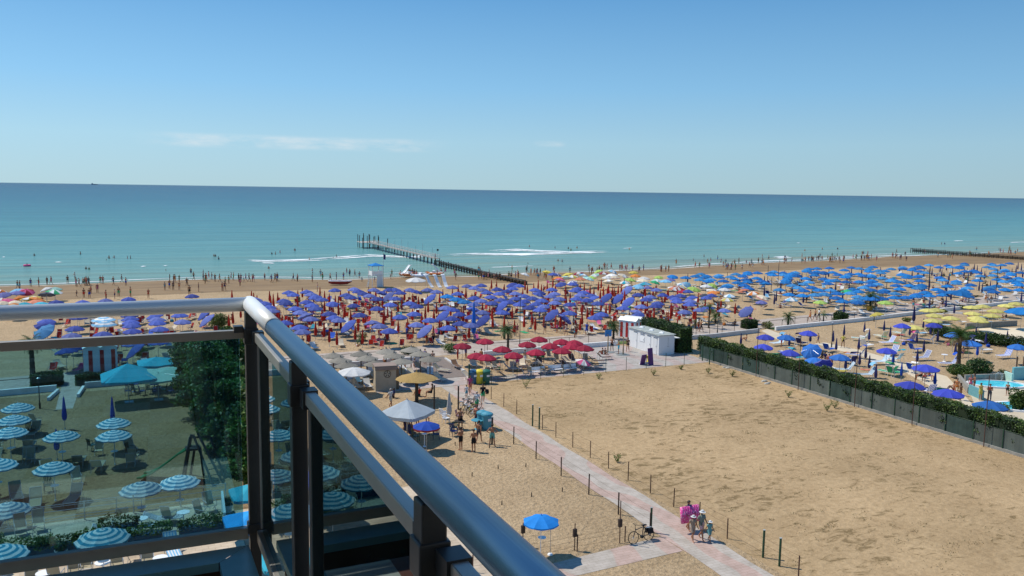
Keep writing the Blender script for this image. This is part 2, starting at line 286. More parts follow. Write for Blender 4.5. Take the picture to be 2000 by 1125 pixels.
# sea
def seamat():
    m=bpy.data.materials.new('sea_water'); m.use_nodes=True; t=m.node_tree; p=t.nodes['Principled BSDF']
    p.inputs['Roughness'].default_value=.16; p.inputs['IOR'].default_value=1.33; p.inputs['Specular IOR Level'].default_value=.22
    g=t.nodes.new('ShaderNodeNewGeometry'); s=t.nodes.new('ShaderNodeSeparateXYZ'); t.links.new(g.outputs['Position'],s.inputs[0])
    mp=t.nodes.new('ShaderNodeMapping'); mp.inputs['Scale'].default_value=(.10,1,1); t.links.new(g.outputs['Position'],mp.inputs[0])
    n=N(t,'ShaderNodeTexNoise',Scale=.05,Detail=6.0,Roughness=.6); t.links.new(mp.outputs[0],n.inputs['Vector'])
    d=M(t,'SUBTRACT',M(t,'SUBTRACT',s.outputs['Y'],170.0),M(t,'MULTIPLY',M(t,'SUBTRACT',s.outputs['X'],70.0),.09))
    dd=M(t,'MULTIPLY',M(t,'MAXIMUM',d,1.0),M(t,'ADD',.45,M(t,'MULTIPLY',n.outputs[0],1.1)))
    lg=M(t,'LOGARITHM',dd,10.0); mr=t.nodes.new('ShaderNodeMapRange'); mr.inputs[1].default_value=.5; mr.inputs[2].default_value=4.0; t.links.new(lg,mr.inputs[0])
    cr=t.nodes.new('ShaderNodeValToRGB'); e=cr.color_ramp.elements
    st=[(0,(.23,.25,.19)),(.10,(.21,.29,.25)),(.24,(.17,.295,.265)),(.38,(.125,.29,.29)),(.55,(.075,.235,.27)),(.72,(.04,.145,.215)),(1,(.016,.075,.15))]
    while len(e)<len(st): e.new(.5)
    for i,(a,c) in enumerate(st): e[i].position=a; e[i].color=(*c,1)
    t.links.new(mr.outputs[0],cr.inputs[0]); 
    # brown sand bars stirred up close to the shore
    mp2=t.nodes.new('ShaderNodeMapping'); mp2.inputs['Scale'].default_value=(.055,.9,1); t.links.new(g.outputs['Position'],mp2.inputs[0])
    n2=N(t,'ShaderNodeTexNoise',Scale=.16,Detail=5.0,Roughness=.55); t.links.new(mp2.outputs[0],n2.inputs['Vector'])
    sb=t.nodes.new('ShaderNodeMapRange'); sb.inputs[1].default_value=.5; sb.inputs[2].default_value=.68; t.links.new(n2.outputs[0],sb.inputs[0])
    nr=t.nodes.new('ShaderNodeMapRange'); nr.inputs[1].default_value=10; nr.inputs[2].default_value=95; nr.inputs[3].default_value=.62; nr.inputs[4].default_value=0; t.links.new(d,nr.inputs[0])
    mx=N(t,'ShaderNodeMixRGB'); t.links.new(M(t,'MULTIPLY',sb.outputs[0],nr.outputs[0]),mx.inputs[0]); t.links.new(cr.outputs[0],mx.inputs[1]); mx.inputs[2].default_value=(.24,.215,.13,1)
    ms_=t.nodes.new('ShaderNodeMapping'); ms_.inputs['Scale'].default_value=(.05,1,1); t.links.new(g.outputs['Position'],ms_.inputs[0]); n4=N(t,'ShaderNodeTexNoise',Scale=.22,Detail=6.0,Roughness=.7); t.links.new(ms_.outputs[0],n4.inputs['Vector'])
    r4=t.nodes.new('ShaderNodeValToRGB'); r4.color_ramp.elements[0].position=.36; r4.color_ramp.elements[0].color=(.78,.80,.82,1); r4.color_ramp.elements[1].position=.64; r4.color_ramp.elements[1].color=(1.12,1.1,1.08,1); t.links.new(n4.outputs[0],r4.inputs[0])
    mx0=mx; mx=N(t,'ShaderNodeMixRGB',_blend_type='MULTIPLY'); mx.inputs[0].default_value=1; t.links.new(mx0.outputs[0],mx.inputs[1]); t.links.new(r4.outputs[0],mx.inputs[2])
    t.links.new(mx.outputs[0],p.inputs['Base Color'])
    mp3=t.nodes.new('ShaderNodeMapping'); mp3.inputs['Scale'].default_value=(.22,1,1); mp3.inputs['Rotation'].default_value=(0,0,-.06); t.links.new(g.outputs['Position'],mp3.inputs[0])
    w1=N(t,'ShaderNodeTexNoise',Scale=.30,Detail=7.0,Roughness=.62,Distortion=.3); t.links.new(mp3.outputs[0],w1.inputs['Vector'])
    w2=N(t,'ShaderNodeTexNoise',Scale=.035,Detail=4.0,Roughness=.6); t.links.new(mp3.outputs[0],w2.inputs['Vector'])
    hh=M(t,'ADD',w1.outputs[0],M(t,'MULTIPLY',w2.outputs[0],3.0))
    bm=N(t,'ShaderNodeBump',Strength=.8,Distance=.9); t.links.new(hh,bm.inputs['Height']); 
    t.nodes.remove(p); df=N(t,'ShaderNodeBsdfDiffuse'); gl=N(t,'ShaderNodeBsdfGlossy',Roughness=.12); fr=N(t,'ShaderNodeFresnel',IOR=1.33); ms=N(t,'ShaderNodeMixShader')
    t.links.new(mx.outputs[0],df.inputs[0]); [t.links.new(bm.outputs[0],q.inputs['Normal']) for q in (df,gl,fr)]
    t.links.new(M(t,'MULTIPLY',fr.outputs[0],.42),ms.inputs[0]); t.links.new(df.outputs[0],ms.inputs[1]); t.links.new(gl.outputs[0],ms.inputs[2]); t.links.new(ms.outputs[0],t.nodes['Material Output'].inputs[0])
    return m
b=MB(); ys=[140,230,400,900,3000,12000,90000]; X=[-90000,-9000,-900,-100,420,1500,9000,90000]
idx={}
for i,x in enumerate(X):
    for j,y in enumerate(ys): idx[i,j]=len(b.v); b.v.append((x,y,SEA))
for i in range(len(X)-1):
    for j in range(len(ys)-1): b.f.append((idx[i,j],idx[i+1,j],idx[i+1,j+1],idx[i,j+1])); b.mi.append(0)
struct(b.build('sea',seamat()))
# foam of breaking waves and the wash at the edge
def foammat():
    m=bpy.data.materials.new('sea_foam'); m.use_nodes=True; t=m.node_tree; p=t.nodes['Principled BSDF']; p.inputs['Base Color'].default_value=(.82,.85,.84,1); p.inputs['Roughness'].default_value=.8
    g=t.nodes.new('ShaderNodeNewGeometry'); mp=t.nodes.new('ShaderNodeMapping'); mp.inputs['Scale'].default_value=(.30,1.2,1); t.links.new(g.outputs['Position'],mp.inputs[0])
    n=N(t,'ShaderNodeTexNoise',Scale=.7,Detail=8.0,Roughness=.75); t.links.new(mp.outputs[0],n.inputs['Vector'])
    uv=t.nodes.new('ShaderNodeAttribute'); uv.attribute_name='edge'
    a=M(t,'ADD',n.outputs[0],M(t,'MULTIPLY',M(t,'SUBTRACT',uv.outputs['Fac'],.5),.75))
    mr=t.nodes.new('ShaderNodeMapRange'); mr.inputs[1].default_value=.50; mr.inputs[2].default_value=.68; t.links.new(a,mr.inputs[0])
    tr=t.nodes.new('ShaderNodeBsdfTransparent'); ms=t.nodes.new('ShaderNodeMixShader'); t.links.new(mr.outputs[0],ms.inputs[0]); t.links.new(tr.outputs[0],ms.inputs[1]); t.links.new(p.outputs[0],ms.inputs[2]); t.links.new(ms.outputs[0],t.nodes['Material Output'].inputs[0]); return m
FOAM=foammat()
def foam(name,pts,wd,h=.22,label=None):
    vs=[];fs=[];ed=[]
    # resample
    P=[]; 
    for a,c in zip(pts,pts[1:]):
        n=max(2,int((Vector(c)-Vector(a)).length/1.5))
        for k in range(n): P.append(Vector(a).lerp(Vector(c),k/n))
    P.append(Vector(pts[-1])); L=len(P)
    for i,p in enumerate(P):
        k=math.sin(math.pi*i/(L-1))**.35 if L>1 else 1
        ww=wd*(.65+.35*math.sin(i*.31+wd*7)+.2*math.sin(i*.83)); jy=.5*math.sin(i*.13+wd)+.25*math.sin(i*.41)
        for q,(o,z,e) in enumerate(((-.5,.015,0),(-.22,h*.6,.75),(.05,h,1),(.3,h*.5,.7),(.55,.015,0))): vs.append((p.x,p.y+jy+o*ww,p.z+z*k+.004)); ed.append(e*k)
    for i in range(L-1):
        for q in range(4): fs.append((i*5+q,(i+1)*5+q,(i+1)*5+q+1,i*5+q+1))
    me=bpy.data.meshes.new(name); me.from_pydata(vs,[],fs); me.materials.append(FOAM); at_=me.attributes.new('edge','FLOAT','POINT'); at_.data.foreach_set('value',ed); me.update()
    o=ob(name,me); o['kind']='stuff'; return o
def fpx(l,wd,h=.22):
    foam('breaking_wave_foam',[at(x,y,SEA) for x,y in l],wd*1.7,h)
    if wd>2.5: foam('breaking_wave_foam',[at(x+6,y+1.6,SEA) for x,y in l],wd*1.3,h*.5)
fpx([(855,499),(930,496),(1010,497),(1100,494),(1195,490)],4.5,.3); fpx([(945,491),(1010,488),(1060,491),(1160,494)],4.0,.3)
fpx([(590,508),(660,503),(720,499),(800,503),(850,497)],3.2,.25); fpx([(470,508),(520,510),(560,509),(640,506)],3,.25); fpx([(500,514),(545,515)],2); fpx([(0,503),(14,503)],1.5)
fpx([(96,513),(132,513.5)],1.2); fpx([(268,522),(292,521)],1.1); fpx([(310,521),(335,520)],1.1); fpx([(1505,503),(1545,501)],3); fpx([(1550,475),(1568,475)],2); fpx([(1858,471),(1884,470.5)],2.4); fpx([(1968,474),(2010,473)],2.4); fpx([(1060,535),(1080,534)],1)
fpx([(950,523),(990,522),(1050,519)],1.2,.12); fpx([(1215,486),(1240,484)],1.0,.1)
foam('shore_wash_foam',[(x,shore(x)+4.2+.8*math.sin(x*.05),SEA) for x in range(-60,72,6)],1.3,.08)
foam('shore_wash_foam',[(x,shore(x)+3.6+1.2*math.sin(x*.045),SEA) for x in range(74,330,6)],1.9,.12)
foam('shore_wash_foam',[(x,shore(x)+.6,SEA+.02) for x in range(-60,330,6)],.8,.03)
foam('shore_wash_foam',[(x,shore(x)+8+2*math.sin(x*.03),SEA) for x in range(150,260,6)],1.4,.1)
foam('shore_wash_foam',[(x,shore(x)+9+1.2*math.sin(x*.06),SEA) for x in range(50,74,4)],.9,.08)
# sheets on the sand
def sheet(name,pts,z,m,kind='structure'):
    b=MB(); b.add([(p[0],p[1],z) for p in pts],[tuple(range(len(pts)))]); o=b.build(name,m); o['kind']=kind; 
    if o.data.polygons[0].normal.z<0: o.data.flip_normals()
    return o
def pxsheet(name,px,z,m): return sheet(name,[at(x,y,z) for x,y in px],z,m)
def strip(name,xa,xb,o0,o1,z,m,step=4):
    b=MB(); n=max(2,int((xb-xa)/step))
    for i in range(n):
        x0=xa+(xb-xa)*i/n; x1=xa+(xb-xa)*(i+1)/n
        b.quad((x0,wl(x0)+o0,z),(x1,wl(x1)+o0,z),(x1,wl(x1)+o1,z),(x0,wl(x0)+o1,z))
    return struct(b.build(name,m))
strip('promenade',-120,190,2.0,8.2,.008,PROM)
for a,c in((-120,-6.6),(-4.4,30.0),(37,78.6),(82,190)): strip('lawn_strip',a,c,.35,1.95,.05,GRASSM)
sheet('sand_lot',[(29.0,-30),(59.0,-30),(59.0,74.3),(33.3,74.0),(29.4,70.5)],.004,LOT)
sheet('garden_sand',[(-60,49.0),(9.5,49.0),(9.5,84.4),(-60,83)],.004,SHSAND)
b=MB(); Y=[-20+2*i for i in range(48)]
for y0,y1 in zip(Y,Y[1:]):
    f=lambda y:(26.25+.012*(y-30)+.07*math.sin(y*.8),28.75+.012*(y-30)+.07*math.sin(y*.9+1)); a0,b0=f(y0); a1,b1=f(y1); b.quad((a0,y0,.012),(b0,y0,.012),(b1,y1,.012),(a1,y1,.012))
struct(b.build('paved_walkway',PAVE))
sheet('side_path',[(14.5,34.0),(26.27,34.55),(26.27,36.55),(14.5,35.5)],.012,PAVE)
sheet('plaza',[(20.5,74.05),(59.4,74.5),(59.6,80.6),(55.0,86.9),(47.9,86.9),(47.9,80.2),(46.5,77.4),(34.6,76.3),(31.2,76.8),(29.3,86.8),(26.2,87.6),(24.6,77),(20.5,77.0)],.012,PLAZA)
b=MB()
for i in range(26):
    y=77.6+i*.4; x0=27.1+.16*(y-77); x1=30.8+.12*(y-77)
    b.box(((x0+x1)/2,y,.035),(x1-x0,.30,.035))
struct(b.build('boardwalk',BOARD))
# white low wall beside the lawn strip
def lowwall(xa,xb,label,o=0.0,h=.55,th=.28):
    b=MB(); n=max(1,int((xb-xa)/6))
    for i in range(n):
        x0=xa+(xb-xa)*i/n; x1=xa+(xb-xa)*(i+1)/n; p0=Vector((x0,wl(x0)+o,h/2)); p1=Vector((x1,wl(x1)+o,h/2)); d=p1-p0
        b.box((p0+p1)/2,(d.length-.012,th,h),math.atan2(d.y,d.x))
    tag(b.build('low_wall',WALLW),label,'low wall','white low walls along the promenade')
lowwall(-90,-6.6,'long white low wall in front of the lawn, left of the gap behind the turquoise umbrellas')
lowwall(-4.3,29.6,'white low wall running from the red and white cabins to the boardwalk')
lowwall(36.5,54.8,'white low wall behind the crimson umbrellas and the beach showers')
lowwall(60.9,78.6,'white low wall between the thick hedge corner and the sloping cream ramp')
lowwall(82.0,150,'long white low wall edging the private beach right of the cream ramp')
def slab(p0,p1,h,th,label,z=0,m=WALLW):
    p0=Vector(p0);p1=Vector(p1); d=p1-p0; b=MB(); b.box(((p0.x+p1.x)/2,(p0.y+p1.y)/2,z+h/2),(d.length,th,h),math.atan2(d.y,d.x)); return tag(b.build('kerb',m),label,'kerb')
slab((-6.45,84.9,0),(-7.0,81.6,0),.30,.22,'white kerb on the left of the sand gap in the wall'); slab((-4.4,85.4,0),(-4.7,82.0,0),.30,.22,'white kerb on the right of the sand gap in the wall')
slab((31.8,86.4,0),(31.4,79.6,0),.18,.25,'white kerb on the right edge of the boardwalk')
sheet('sand_path',[(-6.2,78),(-4.9,78),(-4.6,92),(-6.4,92)],.012,PROM)
# private beach path, ramp and pool terrace
pxsheet('cream_path',[(1590,671),(1612,669),(1680,684),(1745,702),(1800,722),(1850,735),(1900,790),(2060,830),(2060,860),(1930,815),(1870,783),(1835,765),(1770,728),(1720,706),(1660,690)],.012,CREAMP)
pxsheet('ramp_path',[(1487,646),(1498,642),(1532,655),(1545,662),(1520,664)],.012,CREAMP)
pxsheet('pool_terrace',[(1885,742),(2200,742),(2200,900),(1905,795)],.02,CREAMP)
pxsheet('upper_pool_terrace',[(1905,640),(2100,640),(2100,690),(1945,664)],.016,CREAMP)
def poolmat():
    m=mat('pool_water',(.03,.42,.55),.05,noise=.25,nscale=1.2,col2=(.10,.62,.70),bump=.2,bscale=2.5); return m
def pool(label,cpx,rx,ry,rot=0):
    c=at(*cpx,.02); n=32; t=thing('swimming_pool',label,'pool',(c.x,c.y,.02),rot)
    b=MB(); ring=[]
    for k,(s,z) in enumerate(((1.0,.0),(1.0,.16),(1.14,.16),(1.14,.0))):
        for i in range(n):
            a=2*math.pi*i/n; ring.append((rx*s*math.cos(a),ry*s*math.sin(a),z))
    b.add(ring,[(k*n+i,k*n+(i+1)%n,(k+1)*n+(i+1)%n,(k+1)*n+i) for k in range(3) for i in range(n)]); b.build('rim',WPAINT,t)
    b=MB(); b.add([(rx*.995*math.cos(2*math.pi*i/n),ry*.995*math.sin(2*math.pi*i/n),.09) for i in range(n)],[tuple(range(n))]); b.build('water',poolmat(),t); return t
pool('small round pool of bright turquoise water with white rim',(1947,752),2.6,1.5,-.5)
pool('curved pool with turquoise water beside the spiky shrub at the right edge',(2012,797),3.2,1.7,-.5)
pool('strip of blue pool water behind the dark bushes at the right edge',(2020,668),5,1.6,-.2)
# ---------------------------------------------------------------- balcony and railing
XR,YF=0.503,4.02
def glassmat(name,tint,ior=1.5):
    m=bpy.data.materials.new(name); m.use_nodes=True; t=m.node_tree; t.nodes.clear(); o=t.nodes.new('ShaderNodeOutputMaterial')
    tr=N(t,'ShaderNodeBsdfTransparent'); tr.inputs[0].default_value=(*tint,1)
    gl=N(t,'ShaderNodeBsdfGlossy'); gl.inputs['Roughness'].default_value=.0; gl.inputs[0].default_value=(.80,.95,.95,1)
    f=N(t,'ShaderNodeFresnel',IOR=ior); ms=N(t,'ShaderNodeMixShader'); t.links.new(f.outputs[0],ms.inputs[0]); t.links.new(tr.outputs[0],ms.inputs[1]); t.links.new(gl.outputs[0],ms.inputs[2])
    df=N(t,'ShaderNodeBsdfDiffuse'); df.inputs[0].default_value=(.45,.62,.62,1)
    tc=N(t,'ShaderNodeTexCoord'); n=N(t,'ShaderNodeTexNoise',Scale=2.2,Detail=6.0); t.links.new(tc.outputs['Object'],n.inputs['Vector'])
    mr=t.nodes.new('ShaderNodeMapRange'); mr.inputs[1].default_value=.35; mr.inputs[2].default_value=.8; mr.inputs[3].default_value=.002; mr.inputs[4].default_value=.022; t.links.new(n.outputs[0],mr.inputs[0])
    m2=N(t,'ShaderNodeMixShader'); t.links.new(mr.outputs[0],m2.inputs[0]); t.links.new(ms.outputs[0],m2.inputs[1]); t.links.new(df.outputs[0],m2.inputs[2])
    t.links.new(m2.outputs[0],o.inputs[0]); return m
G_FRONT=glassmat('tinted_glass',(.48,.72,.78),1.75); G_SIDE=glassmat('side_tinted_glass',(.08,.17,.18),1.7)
HAND=mat('satin_handrail',(.70,.75,.77),.34,.22); HAND.node_tree.nodes['Principled BSDF'].inputs['Coat Weight'].default_value=.2
rl=thing('balcony_railing','tinted glass balcony railing with round metal handrail turning a corner beside the camera','railing',(XR,YF,17.1))
def rb(b,name,m,smooth=False):
    b.v=[(x-XR,y-YF,z-17.1) for x,y,z in b.v]; return b.build(name,m,rl,smooth)
HZ=18.45
b=MB(); b.tube((XR,YF-.0,HZ),(XR-5,YF+.17,HZ),.033,n=32); rb(b,'handrail',HAND,True)
RAILB=mat('shade_blue_rail',(.15,.26,.38),.32,.65); CORN=mat('sunlit_pale_corner',(.74,.76,.76),.38,.15)  # side handrail: shaded blue run and sunlit pale end put into two colours
b=MB(); b.tube((XR,YF-.72,HZ),(XR,YF-6.5,HZ),.036,n=32); rb(b,'handrail',RAILB,True)
b=MB(); b.tube((XR,YF+.02,HZ),(XR,YF-.72,HZ),.0362,n=32); b.lathe([(0,.036),(.02,.03),(.032,.017),(.036,0)],24,(XR,YF+.02,HZ),0); rb(b,'corner_piece',CORN,True)
for y in (YF-.72,YF-3.4): 
    b=MB(); b.tube((XR,y-.0015,HZ),(XR,y+.0015,HZ),.0366,n=32); rb(b,'joint_ring',mat('joint_dark',(.12,.13,.13),.5,.5))
def bar(p0,p1,w,h,name,m=ALU):
    p0=Vector(p0);p1=Vector(p1);d=p1-p0; b=MB(); b.box((p0+p1)/2,(d.length,w,h),math.atan2(d.y,d.x))
    o=rb(b,name,m); md=o.modifiers.new('bevel','BEVEL'); md.width=.003; md.segments=2; return o
SY=[YF-1.21,YF-2.575,YF-3.95,YF-5.3]; FXs=[XR-1.42,XR-2.85,XR-4.3]
xs=[XR]+FXs+[XR-5.4]
for a,c in zip(xs,xs[1:]):
    dy=lambda x:(XR-x)*.017
    bar((a-.03,YF+.015+dy(a),18.308),(c+.03,YF+.015+dy(c),18.308),.035,.040,'top_rail'); bar((a-.03,YF+.015+dy(a),17.332),(c+.03,YF+.015+dy(c),17.332),.04,.055,'bottom_rail')
    b=MB(); y0=YF+.03+dy(a); y1=YF+.03+dy(c); b.box(((a+c)/2,(y0+y1)/2,17.823),(abs(a-c)-.10,.010,.93),math.atan2(y1-y0,c-a)); rb(b,'glass_panel',G_FRONT)
    for x in (a-.055,c+.055):
        b=MB(); b.box((x,YF+.012+dy(x),18.333),(.042,.05,.030)); rb(b,'clamp',ALUD)
ys=[YF]+SY
for a,c in zip(ys,ys[1:]):
    bar((XR+.022,a-.05,18.305),(XR+.022,c+.05,18.305),.035,.042,'top_rail'); bar((XR+.022,a-.05,17.332),(XR+.022,c+.05,17.332),.04,.055,'bottom_rail')
    b=MB(); b.box((XR+.03,(a+c)/2,17.823),(.010,abs(a-c)-.15,.93)); rb(b,'glass_panel',G_SIDE)
    for y in (a-.07,c+.07):
        b=MB(); b.box((XR+.022,y,18.300),(.05,.06,.062)); rb(b,'clamp',ALUD)
    for s,y in((-1,a-.062),(1,c+.062)):
        b=MB(); b.box((XR+.03,y,17.82),(.02,.008,.90)); rb(b,'glass_edge_strip',METALG)
for x,y in [(XR,YF)]+[(XR,y) for y in SY]+[(x,YF+(XR-x)*.017) for x in FXs]:
    b=MB(); b.box((x,y,17.72),(.052,.052,1.39)); b.box((x,y,17.36),(.068,.068,.05)); b.box((x,y,18.30),(.064,.064,.075))
    o=rb(b,'post',ALUD); md=o.modifiers.new('bevel','BEVEL'); md.width=.004; md.segments=2
    b=MB(); b.box((x,y,17.05),(.050,.050,.50)); rb(b,'post_foot',mat('bronze_metal',(.22,.13,.07),.4,.6))
bal=thing('hotel_balcony','tiled hotel balcony with a blue grey stone edging around a planting trough','balcony',(0,2,17))
def bb(b,name,m):
    b.v=[(x,y-2,z-17) for x,y,z in b.v]; return b.build(name,m,bal)
COPE=mat('blue_grey_stone',(.17,.42,.52),.3,noise=.22,nscale=5,spec=.9,bump=.08,bscale=30)
b=MB(); b.add([(-6,3.96+.1,17.3),(.46,3.955,17.3),(.315,3.81,17.3),(-6,3.81+.1,17.3),(-6,4.06,17.26),(.46,3.955,17.26),(.315,3.81,17.26),(-6,3.91,17.26)],[(3,2,1,0),(2,3,7,6),(0,1,5,4)])
b.add([(.464,3.952,17.302),(.464,-1,17.302),(.319,-1,17.302),(.319,3.806,17.302),(.464,3.952,17.262),(.464,-1,17.262),(.319,-1,17.262),(.319,3.806,17.262)],[(0,3,2,1)[::-1],(2,3,7,6),(0,1,5,4)]); bb(b,'stone_edging',COPE)
b=MB(); b.box((-2.8,3.93,17.16),(6.4,.03,.19)); b.box((.42,1.4,17.16),(.03,5,.19)); b.box((-2.8,2.2,16.93),(6.5,3.6,.25)); b.box((-2.8,-.5,16.93),(6.5,1.7,.25)); bb(b,'slab',mat('brown_render',(.13,.085,.06),.8,noise=.2))
SOIL=mat('dark_soil',(.012,.010,.008),.95); b=MB(); b.box((-2.85,3.71,17.08),(6.3,.19,.02)); bb(b,'soil',SOIL)
def tilemat():
    m=bpy.data.materials.new('checker_tiles'); m.use_nodes=True; t=m.node_tree; p=t.nodes['Principled BSDF']; p.inputs['Roughness'].default_value=.35
    g=t.nodes.new('ShaderNodeNewGeometry'); c=N(t,'ShaderNodeTexChecker',Scale=3.0); c.inputs['Color1'].default_value=(.62,.62,.58,1); c.inputs['Color2'].default_value=(.22,.08,.05,1); t.links.new(g.outputs['Position'],c.inputs['Vector']); t.links.new(c.outputs[0],p.inputs['Base Color']); return m
b=MB(); b.quad((-6,-1.2,17.27),(.31,-1.2,17.27),(.31,3.60,17.27),(-6,3.62,17.27)); b.box((-2.85,3.61,17.16),(6.3,.02,.21)); bb(b,'tile_floor',tilemat())
rg=np.random.default_rng(3); P=np.c_[rg.uniform(-3.5,.25,420),rg.uniform(3.63,3.79,420),rg.uniform(17.10,17.22,420)]
P[:,0]-=0; P[:,1]-=2; P[:,2]-=17; ob('trough_plants',leafmesh('trough_plants',P,.025,[LEAF_A,LEAF_D],seed=5),bal)['kind']='stuff'
up_=MB(); up_.box((-2.85,1.6,20.95),(6.72,5.6,.30)); tag(up_.build('upper_balcony_slab',mat('dark_soffit',(.10,.085,.07),.9)),'dark underside slab of the balcony above','balcony')
# wall of the hotel behind the camera
hw=thing('hotel_building','pale hotel building that carries the balcony','building',(-3,-3,0))
b=MB(); b.box((0,-3.0,12),(20,6,24)); b.build('wall',mat('hotel_render',(.50,.42,.32),.9,noise=.1),hw)
for fl in range(7):
    for k in range(4):
        b=MB(); b.box((-7+4.2*k,.013,1.9+3.1*fl),(2.2,.02,2.2)); b.build('window',mat('window_glass_dark',(.03,.04,.05),.1,spec=.6),hw)
# ---------------------------------------------------------------- umbrellas, loungers, people: one kit of each
CACHE={}
def cached(key,fn):
    if key not in CACHE: CACHE[key]=fn()
    return CACHE[key]
def canopy_mesh(r,h,n,mats,kind='plain',val=.10,rings=4):
    """fabric canopy: n gores that sag between the ribs, with a short hanging edge"""
    b=MB(); seg=n*4; vs=[];fs=[];mi=[]
    for k in range(rings+1):
        q=k/rings
        for i in range(seg):
            a=2*math.pi*i/seg; ph=(i%4)/4; sag=math.sin(math.pi*ph)
            # straight edge between rib tips
            half=math.pi/n; aa=(ph-.5)*2*half; rr=math.cos(half)/math.cos(aa)
            rad=r*q*(1-(1-rr)*q)*(1-.02*sag*q); z=h*(1-q**1.55)-.05*r*sag*q*(.4+q*.6)
            vs.append((rad*math.cos(a),rad*math.sin(a),z))
    for k in range(rings):
        for i in range(seg):
            fs.append((k*seg+i,(k+1)*seg+i,(k+1)*seg+(i+1)%seg,k*seg+(i+1)%seg))
            mi.append({'plain':0,'gores':(i//4)%2,'rings':k%2,'edge':0}[kind])
    o=len(vs); base=rings*seg
    for i in range(seg):
        x,y,z=vs[base+i]; sc=1.005; vs.append((x*sc,y*sc,z-val*(.75+.25*abs(math.sin(math.pi*(i%4)/4)))))
    for i in range(seg):
        fs.append((base+i,o+i,o+(i+1)%seg,base+(i+1)%seg)); mi.append({'plain':0,'gores':(i//4)%2,'rings':rings%2,'edge':1}[kind])
    b.v=vs;b.f=fs;b.mi=mi
    b.m=len(mats)-1 if len(mats)>2 else 0; b.tube((0,0,h-.02),(0,0,h+.10),.028,.015,6)
    return b.mesh('canopy',mats)
def closed_mesh(r,h,m):
    b=MB(); n=12; vs=[]; prof=[(.012,h),(.05*r/.16,h*.93),(.6,h*.62),(1.0,h*.22),(.86,h*.06),(.5,0)]
    for j,(q,z) in enumerate(prof):
        for i in range(n):
            a=2*math.pi*i/n; k=(1.0 if i%2 else .72); rr=(q if j<2 else q*r)*k; vs.append((rr*math.cos(a),rr*math.sin(a),z))
    b.v=vs; b.f=[(j*n+i,j*n+(i+1)%n,(j+1)*n+(i+1)%n,(j+1)*n+i)[::-1] for j in range(len(prof)-1) for i in range(n)]; b.mi=[0]*len(b.f)
    b.tube((0,0,h*.30),(0,0,h*.34),r*.86,r*.84,10); return b.mesh('folded_canopy',[m])
def pole_mesh(h,r,m,shelf=False,base=True):
    b=MB(); b.tube((0,0,-.05),(0,0,h),r,n=8); b.tube((0,0,h*.45),(0,0,h*.48),r*1.7,n=8)
    if base: b.tube((0,0,0),(0,0,.10),r*3.2,r*2.0,8)
    return b.mesh('pole',[m])
def rib_mesh(r,h,n,m):
    b=MB()
    for i in range(n):
        a=2*math.pi*i/n; b.tube((r*.98*math.cos(a),r*.98*math.sin(a),-.03),(0,0,h-.06),.012,n=4,caps=False); b.tube((r*.5*math.cos(a),r*.5*math.sin(a),h*.62-.06),(0,0,-.18),.010,n=4,caps=False)
    return b.mesh('ribs',[m])
def umbrella(p,r,H,mats,label,group=None,kind='plain',n=8,rise=.36,tilt=None,ribs=False,z0=0.,name='beach_umbrella',pm=None,val=.10,rings=4,pole_r=.022,shelf=False,scale=1):
    """p = ground point; H = height of the canopy edge"""
    key=('can',round(r,2),rise,n,kind,val,rings,tuple(m.name for m in mats))
    cm=cached(key,lambda:canopy_mesh(r,rise,n,mats,kind,val,rings))
    t=thing(name,label,'umbrella',(p[0],p[1],z0),random.uniform(0,6.28) if name=='beach_umbrella' else 0,group)
    if tilt is not None: t.rotation_euler=(0,0,0)
    c=ob('canopy',cm,t,(0,0,H))
    if tilt is not None:
        c.rotation_euler=(tilt[0],tilt[1],0); c.location=(0,0,H+.1)
        q=Vector((0,0,rise)); q.rotate(c.rotation_euler); c.location=Vector((0,0,H+.25))-q*.6
    pm=pm or METALG
    ph=H+rise*.8 if tilt is None else H+.1
    ob('pole',cached(('pole',round(ph,2),pole_r,pm.name),lambda:pole_mesh(ph,pole_r,pm)),t)
    if ribs: ob('ribs',cached(('rib',r,rise,n),lambda:rib_mesh(r,rise,n,METALG)),t,(0,0,H))
    if shelf:
        ob('tray',cached('tray',lambda:(lambda b:(b.tube((0,0,0),(0,0,.03),.24,n=16),b.mesh('tray',[PLASW]))[1])(MB())),t,(0,0,.95))
    return t
def closed(p,m,label,group=None,L=1.35,H=.75,r=.15,z0=0.,pm=None):
    t=thing('folded_umbrella',label,'umbrella',(p[0],p[1],z0),random.uniform(0,6.28),group)
    ob('folded_canopy',cached(('clo',m.name,L,r),lambda:closed_mesh(r,L,m)),t,(0,0,H)); pm=pm or METALG
    ob('pole',cached(('cpole',H,L,pm.name),lambda:pole_mesh(H+L+.06,.022,pm)),t); return t
